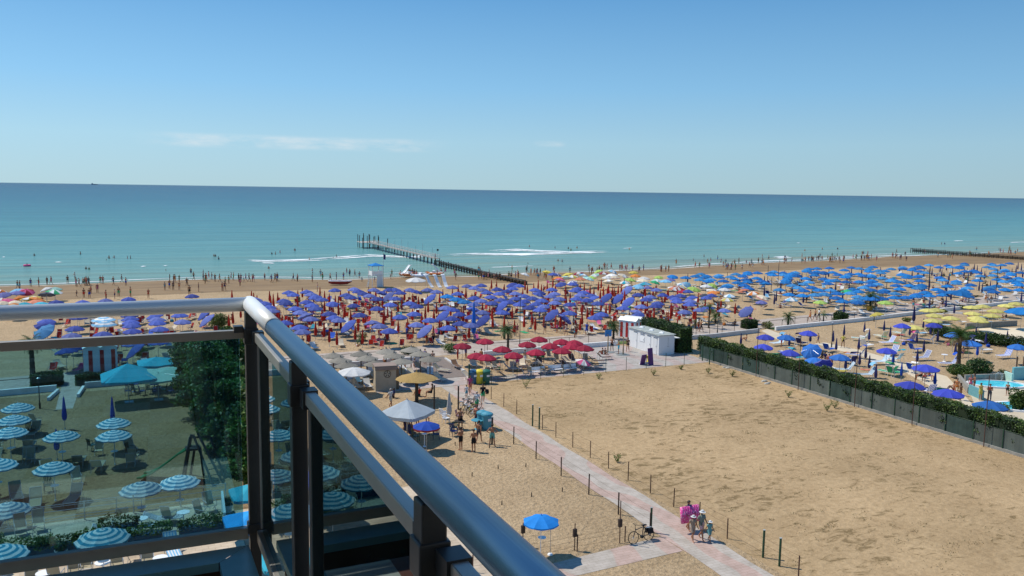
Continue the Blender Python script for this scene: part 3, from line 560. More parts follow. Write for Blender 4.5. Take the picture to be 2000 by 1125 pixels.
# --- seats
def lounger_meshes(ft,frame,hood=False,back=R(35),stripe=None):
    """sunbed: origin at centre on the ground, head towards +y"""
    L=1.9; w=.62; hh=.34; fr=MB(); y0=-L/2; yj=.35
    up=Vector((0,math.cos(back),math.sin(back))); bl=.75
    for s in(-1,1):
        x=s*w/2
        fr.tube((x,y0,hh),(x,yj,hh),.018,n=5); fr.tube((x,yj,hh),(x,yj+up.y*bl,hh+up.z*bl),.018,n=5)
        for y in(y0+.2,yj+.05): fr.tube((x,y,hh),(x,y,0),.016,n=5)
        fr.tube((x,yj+.05,0),(x,yj+.42,0),.014,n=4); fr.tube((x,yj+.42,0),(x,yj+up.y*.5,hh+up.z*.5),.014,n=4)
    for y in(y0,yj): fr.tube((-w/2,y,hh),(w/2,y,hh),.016,n=5)
    e=Vector((0,yj,hh))+up*bl; fr.tube((-w/2,e.y,e.z),(w/2,e.y,e.z),.016,n=5)
    fa=MB(); x=w/2-.015; n=9 if stripe else 1
    def panel(a,b_,sag):
        for i in range(n):
            xa=-x+2*x*i/n; xb=-x+2*x*(i+1)/n; fa.m=i%2 if stripe else 0
            nn=4
            for k in range(nn):
                p0=a.lerp(b_,k/nn); p1=a.lerp(b_,(k+1)/nn); s0=-sag*math.sin(math.pi*k/nn); s1=-sag*math.sin(math.pi*(k+1)/nn)
                fa.quad((xa,p0.y,p0.z+s0),(xb,p0.y,p0.z+s0),(xb,p1.y,p1.z+s1),(xa,p1.y,p1.z+s1))
    panel(Vector((0,y0,hh+.005)),Vector((0,yj,hh+.005)),.035); panel(Vector((0,yj,hh+.005)),e+Vector((0,0,.006)),.02)
    out=[('frame',fr.mesh('frame',[frame])),('fabric',fa.mesh('fabric',[ft]+([stripe] if stripe else [])))]
    if hood:
        hb=MB(); k=6
        for i in range(k):
            a0=R(20+18*i); a1=R(20+18*(i+1)); c=e+Vector((0,-.05,0)); f=lambda a:Vector((0,-math.cos(a)*.38,math.sin(a)*.38))
            p0=c+f(a0);p1=c+f(a1); hb.quad((-x,p0.y,p0.z),(x,p0.y,p0.z),(x,p1.y,p1.z),(-x,p1.y,p1.z))
        out.append(('sunshade',hb.mesh('sunshade',[ft])))
    return out
def chair_meshes(ft,frame):
    """low canvas chair"""
    fr=MB(); w=.52
    for s in(-1,1):
        x=s*w/2; fr.tube((x,-.28,0),(x,.30,.40),.016,n=5); fr.tube((x,.28,0),(x,-.30,.40),.016,n=5); fr.tube((x,.20,.38),(x,.45,1.02),.016,n=5); fr.tube((x,-.30,.60),(x,.30,.62),.018,n=5); fr.tube((x,-.30,.40),(x,-.30,.60),.014,n=4)
    for y,z in((-.30,.40),(.45,1.02),(.22,.38)): fr.tube((-w/2,y,z),(w/2,y,z),.014,n=5)
    fa=MB(); x=w/2-.01; pts=[(-.30,.40),(-.05,.36),(.20,.37),(.33,.70),(.45,1.02)]
    for (a,b_),(c,d) in zip(pts,pts[1:]): fa.quad((-x,a,b_+.008),(x,a,b_+.008),(x,c,d+.008),(-x,c,d+.008))
    return [('frame',fr.mesh('frame',[frame])),('fabric',fa.mesh('fabric',[ft]))]
def director_meshes(frame):
    """moulded plastic armchair"""
    b=MB(); 
    for sx in(-1,1):
        for sy in(-1,1): b.tube((sx*.24,sy*.22,0),(sx*.22,sy*.20,.42),.018,.024,6)
        b.box((sx*.27,-.02,.64),(.05,.44,.03)); b.tube((sx*.27,-.22,.42),(sx*.27,-.22,.64),.018,n=5)
    fr=b.mesh('frame',[frame]); s=MB(); s.box((0,0,.43),(.48,.46,.035))
    for i in range(5): s.box((-.18+.09*i,.26+.0,.68),(.05,.025,.46),0,0,Matrix.Rotation(R(-12),4,'X'))
    s.box((0,.31,.90),(.46,.03,.08)); return [('frame',fr),('seat',s.mesh('seat',[frame]))]
def place(kit,name,label,cat,p,rz,group=None,z0=0.,sc=1.):
    t=thing(name,label,cat,(p[0],p[1],z0),rz,group)
    if sc!=1: t.scale=(sc,)*3
    for nm,me in kit: ob(nm,me,t)
    return t
KIT={}
def lk(m,fr=METALG,**k):
    key=('L',m.name,fr.name,str(k));
    if key not in KIT: KIT[key]=lounger_meshes(m,fr,**k)
    return KIT[key]
def ck(m,fr=METALG):
    key=('C',m.name,fr.name)
    if key not in KIT: KIT[key]=chair_meshes(m,fr)
    return KIT[key]
def dk(fr):
    key=('D',fr.name)
    if key not in KIT: KIT[key]=director_meshes(fr)
    return KIT[key]
# --- people: capsules along a posed skeleton fused into one smooth surface
def V3(*a): return Vector(a)
def skeleton(pose):
    J=dict(pel=V3(0,0,.95),sp=V3(0,0,1.14),ch=V3(0,0,1.34),nk=V3(0,-.01,1.49),hd=V3(0,.015,1.62))
    for s,k in((-1,'L'),(1,'R')):
        J['sh'+k]=V3(s*.18,-.01,1.41); J['el'+k]=V3(s*.235,-.03,1.13); J['wr'+k]=V3(s*.25,.04,.89); J['ha'+k]=V3(s*.25,.06,.80)
        J['hp'+k]=V3(s*.09,0,.92); J['kn'+k]=V3(s*.10,.02,.50); J['an'+k]=V3(s*.105,-.02,.085); J['to'+k]=V3(s*.13,.13,.03)
    if pose=='walk':
        J['knR']=V3(.10,.20,.53); J['anR']=V3(.10,.27,.11); J['toR']=V3(.11,.42,.06); J['knL']=V3(-.10,-.02,.50); J['anL']=V3(-.10,-.30,.14); J['toL']=V3(-.11,-.18,.03)
        J['elL']=V3(-.24,.07,1.15); J['wrL']=V3(-.24,.25,.98); J['haL']=V3(-.24,.32,.95); J['elR']=V3(.24,-.14,1.15); J['wrR']=V3(.25,-.20,.92); J['haR']=V3(.25,-.21,.83)
    if pose=='hips':
        for s,k in((-1,'L'),(1,'R')): J['el'+k]=V3(s*.40,-.10,1.18); J['wr'+k]=V3(s*.20,.04,1.03); J['ha'+k]=V3(s*.15,.10,1.0); J['hp'+k].x=s*.10; J['kn'+k].x=s*.15; J['an'+k].x=s*.19; J['to'+k].x=s*.23
    if pose=='hold':
        for s,k in((-1,'L'),(1,'R')): J['el'+k]=V3(s*.24,.05,1.14); J['wr'+k]=V3(s*.12,.26,1.18); J['ha'+k]=V3(s*.06,.32,1.20)
    if pose=='carry':
        for s,k in((-1,'L'),(1,'R')): J['el'+k]=V3(s*.26,-.02,1.14); J['wr'+k]=V3(s*.30,.20,1.02); J['ha'+k]=V3(s*.30,.28,1.0)
        J['knR']=V3(.10,.14,.52); J['anR']=V3(.10,.20,.09); J['toR']=V3(.11,.34,.04); J['anL']=V3(-.10,-.2,.12); J['toL']=V3(-.11,-.07,.03)
    if pose=='reach':
        J['elR']=V3(.28,.20,1.38); J['wrR']=V3(.26,.42,1.48); J['haR']=V3(.25,.50,1.50)
    if pose in('sit','chair'):
        z=.13 if pose=='sit' else .50; d=z-.95; lean=-.06 if pose=='sit' else -.10
        for q in J: J[q].z+=d
        for q,f in(('sp',.5),('ch',1),('nk',1.2),('hd',1.1)): J[q].y+=lean*f
        for s,k in((-1,'L'),(1,'R')):
            J['sh'+k].y+=lean; J['hp'+k]=V3(s*.09,0,z-.0)
            if pose=='sit': J['kn'+k]=V3(s*.15,.36,.42); J['an'+k]=V3(s*.12,.58,.08); J['to'+k]=V3(s*.13,.74,.03); J['el'+k]=V3(s*.24,.05,.42); J['wr'+k]=V3(s*.17,.26,.44); J['ha'+k]=V3(s*.15,.34,.43)
            else: J['kn'+k]=V3(s*.12,.44,z+.02); J['an'+k]=V3(s*.12,.46,.09); J['to'+k]=V3(s*.13,.62,.03); J['el'+k]=V3(s*.25,.0,z+.24); J['wr'+k]=V3(s*.18,.22,z+.14); J['ha'+k]=V3(s*.16,.30,z+.12)
    if pose in('lie','prone'):
        Jn={}
        for q,v in J.items():
            Jn[q]=V3(v.x,v.z-.95,.0+v.y+.12) if pose=='lie' else V3(v.x,v.z-.95,.12-v.y)
        J=Jn
        if pose=='lie':
            for q in('ch','nk','hd','shL','shR','sp'):
                dy=J[q].y; J[q].z+=max(0,dy-.1)*.55; J[q].y-=max(0,dy-.1)*.16
            for k,s in(('L',-1),('R',1)): J['el'+k]=V3(s*.28,.20,.16); J['wr'+k]=V3(s*.26,-.02,.15); J['ha'+k]=V3(s*.24,-.10,.15); J['to'+k].z=.24; J['to'+k].y=-.90
            J['knR'].z=.32; J['knR'].y=-.36; J['anR'].y=-.62
    return J
def person_parts(pose,hi=False,build=1.0,child=False):
    key=('body',pose,hi,build,child)
    if key in CACHE: return CACHE[key]
    J=skeleton(pose); b=MB(); segs=[]
    def cap(p,q,r0,r1,tagn,flat=1):
        nn=10 if hi else 7; ax=(q-p); L=ax.length; 
        if L<1e-4: return
        ax.normalize(); rm=5 if hi else 3
        # capsule as lathe of rings
        prof=[]
        for i in range(rm): a=math.pi/2*(1-i/rm); prof.append((-r0*math.sin(a),r0*math.cos(a)))
        prof+= [(0,r0),(L*.5,(r0+r1)/2),(L,r1)]
        for i in range(1,rm+1): a=math.pi/2*i/rm; prof.append((L+r1*math.sin(a),r1*math.cos(a)))
        qd=ax.to_track_quat('Z','Y'); vs=[];X=qd@Vector((1,0,0)); Y=qd@Vector((0,1,0))
        for h,r in prof:
            for i in range(nn): t=2*math.pi*i/nn; vs.append(p+ax*h+X*math.cos(t)*max(r,.001)+Y*math.sin(t)*max(r,.001))
        fs=[(k*nn+i,k*nn+(i+1)%nn,(k+1)*nn+(i+1)%nn,(k+1)*nn+i) for k in range(len(prof)-1) for i in range(nn)]; fs+=[tuple(range(nn-1,-1,-1)),tuple((len(prof)-1)*nn+i for i in range(nn))]
        b.add(vs,fs); 
        if tagn: segs.append((p,q,tagn))
    w=build; side=Vector((1,0,0))
    for s in(-1,1):
        cap(J['pel']+side*s*.055*w,J['sp']+side*s*.045*w,.095*w,.085*w,'hipb' if s>0 else None); cap(J['sp']+side*s*.045*w,J['ch']+side*s*.07*w,.082*w,.095*w,'torso' if s>0 else None)
    cap(J['pel'],J['pel']+(J['sp']-J['pel'])*.3,.11*w,.10*w,'pelvis'); cap(J['ch'],J['nk']-(J['nk']-J['ch'])*.35,.10*w,.06,'torso'); cap(J['ch'],J['nk'],.06,.048,'torso'); cap(J['nk'],J['hd'],.048,.05,'neck')
    f=(J['hd']-J['nk']).normalized(); up=f; fwd=Vector((0,1,0)) if pose not in('lie','prone') else (Vector((0,0,1)) if pose=='lie' else Vector((0,0,-1)))
    hd=J['hd']+up*.015; cap(hd-fwd*.015+up*.02,hd-fwd*.005+up*.035,.088,.086,'head'); cap(hd+fwd*.02-up*.055,hd+fwd*.025-up*.02,.052,.066,'head')
    cap(hd+fwd*.085+up*.005,hd+fwd*.098-up*.022,.011,.016,'head')
    if hi:
        for s in(-1,1): cap(hd+side*s*.086-fwd*.01,hd+side*s*.09-fwd*.015+up*.03,.012,.016,'head')
        cap(hd+fwd*.075-up*.055-side*.015,hd+fwd*.075-up*.055+side*.015,.012,.012,'head')
    for k,s in(('L',-1),('R',1)):
        cap(J['ch']+(J['sh'+k]-J['ch'])*.5+Vector((0,0,0)),J['sh'+k],.06*w,.056*w,'torso'); cap(J['sh'+k],J['el'+k],.050*w,.038,'uparm'); cap(J['el'+k],J['wr'+k],.038,.026,'arm')
        if hi:
            d=(J['ha'+k]-J['wr'+k]).normalized(); sd=d.cross(Vector((s,0,.01))).normalized(); c=J['wr'+k]+d*.07
            cap(J['wr'+k],c,.026,.03,'hand')
            for i,ln in enumerate((.06,.075,.078,.068)):
                o=sd*(-.024+.016*i); m_=c+o+d*ln*.55+Vector((-s*.004,0,0)); cap(c+o*.9,m_,.0095,.009,'hand'); cap(m_,m_+d*ln*.42-Vector((s*.014,0,0)),.0088,.0075,'hand')
            cap(J['wr'+k]+d*.03,J['wr'+k]+d*.075-sd*.045,.012,.009,'hand')
        else: cap(J['wr'+k],J['ha'+k],.030,.026,'hand'); cap(J['ha'+k],J['ha'+k]+(J['ha'+k]-J['wr'+k])*.5,.024,.016,'hand')
        cap(J['hp'+k],J['kn'+k],.086*w,.056,'thigh'); cap(J['kn'+k],J['kn'+k]+(J['an'+k]-J['kn'+k])*.35,.055,.056,'shin'); cap(J['kn'+k]+(J['an'+k]-J['kn'+k])*.35,J['an'+k],.055,.036,'shin'); cap(J['an'+k],J['to'+k],.040,.030,'foot')
    me=b.mesh('tmp',[SKINS[0]]); o=bpy.data.objects.new('tmp',me); COL.objects.link(o)
    md=o.modifiers.new('r','REMESH'); md.mode='VOXEL'; md.voxel_size=.0085 if hi else .021; sm=o.modifiers.new('s','SMOOTH'); sm.factor=.5; sm.iterations=3 if hi else 2
    if hi:
        dc=o.modifiers.new('d','DECIMATE'); dc.ratio=.35
    dg=bpy.context.evaluated_depsgraph_get(); ev=o.evaluated_get(dg); bm=bpy.data.meshes.new_from_object(ev); bpy.data.objects.remove(o)
    bm.name='person_body'; bm.materials.clear(); bm.materials.append(SKINS[0]); n=len(bm.polygons); bm.polygons.foreach_set('use_smooth',[True]*n)
    nv=len(bm.vertices); co=np.empty(nv*3); bm.vertices.foreach_get('co',co); co=co.reshape(-1,3); no=np.empty(nv*3); bm.vertices.foreach_get('normal',no); no=no.reshape(-1,3)
    best=np.full(nv,1e9); lab=np.zeros(nv,int); tt=np.zeros(nv); names=[]
    for i,(p,q,tn) in enumerate(segs):
        names.append(tn); pa=np.array(p); d=np.array(q)-pa; L=max(d@d,1e-9); t=np.clip(((co-pa)@d)/L,0,1); ds=np.linalg.norm(co-(pa+t[:,None]*d),axis=1)-(.05 if tn in('torso','hipb','pelvis') else .0); k=ds<best; best[k]=ds[k]; lab[k]=i; tt[k]=t[k]
    nm=np.array(names)[lab]; polys=[tuple(pl.vertices) for pl in bm.polygons]
    CACHE[key]=(bm,co,no,nm,tt,polys,J,hd,up,fwd); return CACHE[key]
def garment(pp,sel,off,name,m):
    bm,co,no,nm,tt,polys,*_=pp; fs=[p for p in polys if sum(sel[i] for i in p)>=len(p)-1]; used=sorted({i for p in fs for i in p}); mp={v:i for i,v in enumerate(used)}
    vs=[tuple(co[i]+no[i]*off) for i in used]; me=bpy.data.meshes.new(name); me.from_pydata(vs,[],[tuple(mp[i] for i in p) for p in fs]); me.materials.append(m)
    me.polygons.foreach_set('use_smooth',[True]*len(fs)); me.update(); return me
def person(p,label,pose='stand',wear=('shorts','navy'),skin=0,hair=0,rz=0.,h=1.74,z0=0.,group=None,top=None,hi=False,hat=None,bag=None,build=1.0,category='person',long_hair=False,name='person'):
    pp=person_parts(pose,hi,build); bm,co,no,nm,tt,polys,J,hd,up,fwd=pp; o=ob(name,bm,None,(p[0],p[1],z0),rz,[SKINS[skin]]); o.scale=(h/1.76,)*3; tag(o,label,category,group)
    isin=lambda *a:np.isin(nm,a); key=(pose,hi,build)
    def g(kind,sel,off,m): 
        me=cached(('g',kind,key),lambda:garment(pp,sel,off,kind,m)); ob(kind,me,o,mats=[m])
    hz=(co-np.array(hd))@np.array(up); hf=(co-np.array(hd))@np.array(fwd)
    g('hair',isin('head','neck')&((hz-hf*1.1>-.005)if not long_hair else (hz*.5-hf*1.1>-.03)),.016 if not hi else .012,HAIRS[hair])
    if wear:
        kind,c=wear
        if kind=='shorts': g('shorts',isin('pelvis','hipb')&~((nm=='hipb')&(tt>.75))|((nm=='thigh')&(tt<.62)),.016,c)
        if kind=='trunks': g('swim_trunks',isin('pelvis')|((nm=='hipb')&(tt<.45))|((nm=='thigh')&(tt<.22)),.010,c)
        if kind=='trousers': g('trousers',isin('pelvis','hipb','thigh','shin')&~((nm=='shin')&(tt>.95)),.014,c)
        if kind=='dress':
            g('dress',isin('pelvis','hipb','torso')|((nm=='thigh')&(tt<.75)),.03,c)
    if top:
        kind,c=top
        if kind=='shirt': g('shirt',isin('torso','hipb')|((nm=='uparm')&(tt<.55)),.016,c)
        if kind=='bra': g('bikini_top',(nm=='torso')&(tt>.15)&(tt<.8)&(np.abs(co[:,0])<.16),.010,c)
    if hat:
        def hm(): b=MB(); b.lathe([(.19,-.01),(.10,.01),(.098,.07),(.07,.105),(0,.115)],16); return b.mesh('sun_hat',[hat])
        q=ob('sun_hat',cached(('hat',hat.name),hm),o,hd+up*.055)
    return o
# ---------------------------------------------------------------- hedges, trees, palms, bushes
def box_leaf_pts(L,W,H,dens,seed,z0=0,rough=.12):
    rg=np.random.default_rng(seed); out=[]
    for (n,f) in ((int(dens*L*H),'a'),(int(dens*L*H),'b'),(int(dens*L*W),'t'),(int(dens*W*H),'c'),(int(dens*W*H),'d'),(int(dens*L*W*.3),'u')):
        u=rg.random(n);v=rg.random(n);q=rg.normal(0,rough*.45,n)
        bulge=.10*np.sin(u*L*1.9+seed)+.07*np.sin(u*L*4.3+v*5)+.05*np.sin(v*9+u*L*2)
        if f=='a': P=np.c_[u*L-L/2,-W/2+q-bulge,z0+v*H]
        if f=='b': P=np.c_[u*L-L/2,W/2+q+bulge,z0+v*H]
        if f=='t': P=np.c_[u*L-L/2,v*W-W/2,z0+H+q+bulge]
        if f=='c': P=np.c_[-L/2+q,u*W-W/2,z0+v*H]
        if f=='d': P=np.c_[L/2+q,u*W-W/2,z0+v*H]
        if f=='u': P=np.c_[u*L-L/2,v*W-W/2,np.full(n,z0)+q*.6]
        out.append(P)
    return np.concatenate(out)
def hedge(p0,p1,W,H,label,seed,dens=150,size=.07,z0=0.,mats=None,name='hedge',group=None):
    p0=Vector(p0);p1=Vector(p1);d=p1-p0;L=d.length; c=(p0+p1)/2; t=thing(name,label,'hedge',(c.x,c.y,0),math.atan2(d.y,d.x),group)
    ob('foliage',leafmesh('foliage',box_leaf_pts(L,W,H-z0,dens,seed,z0),size,mats or [LEAF_A,LEAF_A,LEAF_B,LEAF_B,LEAF_C],seed=seed),t)
    b=MB(); b.box((0,0,z0+(H-z0)/2),(L-.15,W-.16,H-z0-.14)); b.build('branches',mat('hedge_inside',(.014,.026,.008),.9),t)
    if z0>0:
        b=MB(); 
        for i in range(max(2,int(L/1.2))): x=-L/2+.3+i*1.2; b.tube((x,0,0),(x+.05,.03,z0+.3),.035,.02,6)
        b.build('stems',BARK,t)['kind']='stuff'
    return t
hedge((60.12,77.2,0),(60.12,28,0),1.15,2.45,'very long clipped green hedge on the far side of the sand lot',3,dens=180,size=.075,z0=.9,mats=[LEAF_A,LEAF_B,LEAF_B,LEAF_C,LEAF_C])
hedge((59.95,79.9,0),(59.95,88.2,0),1.9,3.0,'thick tall dark hedge block beside the white shower building',4,dens=170,size=.075)
def bush(p,r,h,label,seed,mats=None,cat='bush',name='bush',n=None,size=.07,group=None,z0=0):
    t=thing(name,label,cat,(p[0],p[1],z0),seed*.7,group); rg=np.random.default_rng(seed); n=n or int(900*r*h)
    P=[]
    for k in range(7):
        a=rg.uniform(0,6.28); q=rg.uniform(0,.55)*r; c=np.array([q*math.cos(a),q*math.sin(a),h*rg.uniform(.35,.7)]); R_=np.array([r*.55,r*.55,h*.38])
        d=rg.normal(size=(n//7,3)); d/=np.linalg.norm(d,axis=1)[:,None]; P.append(c+d*R_*(.75+.3*rg.random((n//7,1))))
    P=np.concatenate(P); P=P[P[:,2]>.03]
    ob('foliage',leafmesh('foliage',P,size,mats or [LEAF_A,LEAF_B,LEAF_B],seed=seed),t)
    b=MB()
    for k in range(5): a=k*1.26; b.tube((0,0,-.02),(math.cos(a)*r*.5,math.sin(a)*r*.5,h*.7),.03,.012,5)
    b.build('trunk',BARK,t); return t
def crown_pts(rg,c,rad,n,shell=.75):
    d=rg.normal(size=(n,3)); d/=np.linalg.norm(d,axis=1)[:,None]; return np.array(c)+d*np.array(rad)*(shell+(1.05-shell)*rg.random((n,1)))
def tree(x,y,h,r,label,seed,dens=1.0,size=.13,mats=None,low=.15):
    rg=np.random.default_rng(seed); t=thing('tree',label,'tree',(x,y,0),0,'trees of the tall dark row behind the glass'); P=[]
    b=MB(); b.tube((0,0,-.1),(.1,0,h*.45),.16,.11,8); b.tube((.1,0,h*.45),(0,.1,h*.85),.11,.04,8)
    nb=26
    for k in range(nb):
        z=h*(low+(1-low)*((k+.5)/nb)); q=(1-abs(z/h-.45)*.9); a=k*2.4+rg.uniform(-.3,.3); rr=r*q*rg.uniform(.45,.85)
        c=(rr*math.cos(a),rr*math.sin(a),z-rg.uniform(0,.3)); R_=(r*.42*rg.uniform(.75,1.2),)*2+(h*.085*rg.uniform(.7,1.3),)
        P.append(crown_pts(rg,c,R_,int(420*dens),.55)); b.tube((0,0,z*.75),c,.05,.015,5)
    ob('crown',leafmesh('crown',np.concatenate(P),size,mats or [LEAF_S,LEAF_B,LEAF_B,LEAF_C,LEAF_C,LEAF_V],seed=seed),t); b.build('trunk',BARK,t); return t
LEAF_V=leafmat('leaf_vivid_green',(.06,.20,.03))
TR=[(5.4,81.5,5.2,2.5,'tall dark tree at the seaward end of the row, next to the pale awning'),(5.2,76.5,5.7,2.5,'tall dark tree second in the row behind the glass, beside the terrace awnings'),(5.4,71.5,6.2,2.5,'tall dark green tree of the row level with the deep shadow of the awnings'),(5.6,66.5,6.6,2.4,'bushy green tree in the middle of the row behind the glass'),(5.9,61.8,6.4,2.4,'bushy tree of the row beside the sand near the green slide'),(6.2,57.2,6.0,2.3,'lower leafy tree of the row next to the swing frame'),(6.6,52.8,5.4,2.2,'lowest leafy tree of the row, nearest the hotel'),(8.8,84.0,5.2,2.2,'dark tree at the back right of the row by the railing post'),(7.6,78.5,5.8,2.3,'dark tree behind the second tree of the row')]
for i,a in enumerate(TR): tree(*a[:4],a[4],40+i)
hedge((9.5,56,0),(9.5,88,0),1.6,2.2,'dark hedge strip seen in the gap behind the corner post',77,dens=70,size=.09)
def palm(p,h,r,label,seed,pot=None,n=22,tr=.16,shag=False,brown=False):
    t=thing('palm_tree',label,'palm',(p[0],p[1],0),seed); rg=random.Random(seed); b=MB()
    z0=.7 if pot else 0
    for k in range(6): b.tube((0,0,z0+h*k/6*1.0),(0,0,z0+h*(k+1)/6),tr*(1.12-.05*k),tr*(.92-.05*k),8)
    b.build('trunk',BARK,t); z=z0+h; b=MB(); b.m=0
    for i in range(n):
        a=i*2.4+rg.uniform(-.2,.2); el=R(75-110*(i/n)+rg.uniform(-8,8)); L=r*(.85+.3*rg.random()); prev=None; pts=[]
        for k in range(7):
            q=k/6; e=el-q*q*1.0; dx=L*q*math.cos((el+e)/2); dz=L*q*math.sin((el+e)/2); pts.append(Vector((dx*math.cos(a),dx*math.sin(a),z+dz)))
        sd=Vector((-math.sin(a),math.cos(a),0)); b.m=1 if brown and i>n*.7 else 0
        for k in range(6):
            b.tube(pts[k],pts[k+1],.018,.01,3,caps=False); d=(pts[k+1]-pts[k])
            for j in range(4):
                o=pts[k]+d*(j/4); wl_=L*.34*math.sin(math.pi*min(1,(k+j/4+.9)/6.9))**.7
                for s in(-1,1):
                    tip=o+sd*s*wl_+d.normalized()*wl_*.55-Vector((0,0,wl_*.35)); b.add([o,o+d*.16,tip],[(0,1,2)])
    b.build('crown',[LEAF_B,LEAF_D],t)
    if pot:
        b=MB(); b.lathe([(0,0),(.55,0),(.78,.75),(.70,.75),(.66,.66),(0,.64)],20); b.build('planter',pot,t)
    return t
P_=lambda x,y,z=0:at(x,y,z)
palm(P_(1198,662),1.6,1.25,'small palm on the grass strip left of the white shower building',2,n=26)
palm(P_(992,681),2.2,1.2,'palm with a bare trunk behind the crimson umbrellas',3)
palm(P_(985,662),1.2,.9,'very small palm by the promenade left of the lamp pole',31,n=16)
palm(P_(1384,641),3.0,1.3,'slim tall palm on the grass beside the lamp pole',4,n=12,tr=.12); palm(P_(1397,632),1.0,1.3,'low spreading palm behind the slim tall palm',5,n=18)
palm(P_(1539,637),1.4,1.1,'short palm by the dark rail right of the cream ramp',6,n=24,tr=.17); palm(P_(1608,630),1.2,.9,'thin young palm beside the dark rail near the clipped cube bush',7,n=8,tr=.1)
palm(P_(1699,606),1.3,2.0,'palm growing in a large yellow planter at the back of the promenade',8,pot=mat('yellow_clay',(.62,.38,.06),.7),n=26)
palm(P_(1871,722),3.9,1.8,'tall palm with a thick trunk and brown lower fronds in the private beach',9,n=30,tr=.24,brown=True)
palm(P_(64,732),3.2,1.3,'dark palm in a square planter behind the left glass pane',10,n=20,tr=.26); palm(P_(706,672),.8,.9,'small bright palm beside the promenade behind the grey thatched umbrellas',12,n=18)
palm(P_(1358,700-58),.9,.7,'small palm clump behind the thick dark hedge',13,n=12)
# tall feathery bright shrub behind the corner of the railing
bush(P_(428,646),1.6,2.3,'bright green feathery shrub behind the railing corner',21,[LEAF_C,LEAF_Y,LEAF_C],n=3200,size=.09)
def cube_bush(p,w,d,h,label,seed,mats=None):
    t=thing('clipped_bush',label,'bush',(p[0],p[1],0),.08); ob('foliage',leafmesh('foliage',box_leaf_pts(w,d,h,420,seed,0,.1),.06,mats or [LEAF_A,LEAF_B,LEAF_B],seed=seed),t)
    b=MB(); b.box((0,0,h/2),(w-.2,d-.2,h-.12)); b.build('branches',mat('hedge_inside',(.014,.026,.008),.9),t)
cube_bush(P_(1463,641),1.9,1.5,1.1,'clipped square bush left of the cream ramp',31); cube_bush(P_(1642,627),1.8,1.4,1.2,'clipped cube bush on the lawn beside the dark rail',32)
bush(P_(1497,641),1.2,.95,'loose yellow green bush with red flowers at the top of the cream ramp',33,[LEAF_B,LEAF_Y,LEAF_Y,LEAF_D])
bush(P_(878,688),1.15,1.1,'round yellow green bush at the top of the boardwalk',34,[LEAF_B,LEAF_Y]); bush(P_(797,692),1.5,.9,'dark green bush behind the grey thatched umbrellas',35,[LEAF_A,LEAF_A,LEAF_B])
cube_bush(P_(92,752),2.6,1.6,1.1,'clipped dark hedge box left of the sand gap behind the glass',36); cube_bush(P_(190,748),3.6,1.2,.9,'clipped dark hedge in front of the red and white cabins behind the glass',37)
bush(P_(278,700),1.2,1.3,'green shrub between the two turquoise awnings behind the glass',38,[LEAF_B,LEAF_C])
# dark curving hedge by the upper pool
for i,(a,c) in enumerate((((1836,655),1.5),((1862,660),1.5),((1900,668),1.7),((1935,672),1.6),((1965,676),1.6),((2000,682),1.6))):
    bush(P_(*a),c*1.25,1.5,['leftmost bush of the dark row below the yellow umbrellas','second bush from the left in the dark row, behind the tall palm','third bush in the dark row, right of the tall palm','fourth bush in the dark row below the upper pool terrace','fifth bush in the dark row beside the closed umbrella','rightmost bush of the dark row at the picture edge'][i],50+i,[LEAF_A,LEAF_B,LEAF_B],n=2600,size=.09,group='bushes in the row below the upper pool')
bush(P_(1912,737),1.75,2.0,'large round dark bush standing by the wall of the small round pool',61,[LEAF_A,LEAF_B],n=3200,size=.09); bush(P_(1874,738),1.5,1.5,'lighter green bush left of the large round bush',62,[LEAF_B,LEAF_C],n=2600,size=.09)
bush(P_(1957,738),.8,.9,'small bush right of the large round bush by the pool ladder',63,[LEAF_A,LEAF_B],n=900)
bush(P_(1988,800),1.0,2.0,'spiky upright green shrub between the two pools at the right edge',64,[LEAF_B,LEAF_C,LEAF_Y],n=2200,size=.1); bush(P_(1950,800),.9,.7,'low olive shrub by the curved pool',65,[LEAF_Y,LEAF_B],n=900)
for i,(x,y,r) in enumerate(((1770,628,.9),(1840,612,1.1),(1878,604,1.1),(1975,606,1.0))): bush(P_(x,y),r,.7,['low green bush on the lawn beside the yellow planter palm','low bush among the yellow umbrellas on the left','low bush behind the yellow umbrellas','low bush behind the yellow umbrellas at the right edge'][i],70+i,[LEAF_B,LEAF_Y,LEAF_Y],n=800)
# ---------------------------------------------------------------- screen fence on the lot
sf=thing('screen_fence','green mesh screen fence on a concrete kerb in front of the long hedge','fence',(59.35,52,0))
b=MB(); b.box((0,-.5,.11),(.22,50,.22)); b.build('kerb',CONC,sf)
SCR=mat('green_screen_cloth',(.055,.095,.08),.8,noise=.35,nscale=1.5,trans=.25); SCR2=mat('grey_green_screen_cloth',(.13,.155,.135),.8,noise=.25,nscale=1.1,trans=.25)
ys_=[24.4-2.45*i for i in range(21)]
for i,(a,c) in enumerate(zip(ys_,ys_[1:])):
    b=MB(); n=8
    for k in range(n):
        y0=a+(c-a)*k/n; y1=a+(c-a)*(k+1)/n; z=lambda y:1.62-.05*math.sin(math.pi*(y-c)/(a-c)); x=lambda q:.03*math.sin(q*5+i)
        b.quad((x(y0),y0,.2),(x(y1),y1,.2),(x(y1)*1.3,y1,z(y1)),(x(y0)*1.3,y0,z(y0)))
    b.build('mesh_panel',SCR if i<2 or i%5==3 else SCR2,sf)
    b=MB(); b.tube((-.05,a,0),(-.05,a,1.72),.035,n=6); b.build('post',GREENM,sf)
b=MB(); b.path([(0,24.4,1.63),(0,-24.6,1.63)],.01,4); b.build('wire',GREENM,sf)
gp=thing('gate_post','dark green gate with cross bars at the seaward end of the long hedge','gate',(58.35,74.6,0))
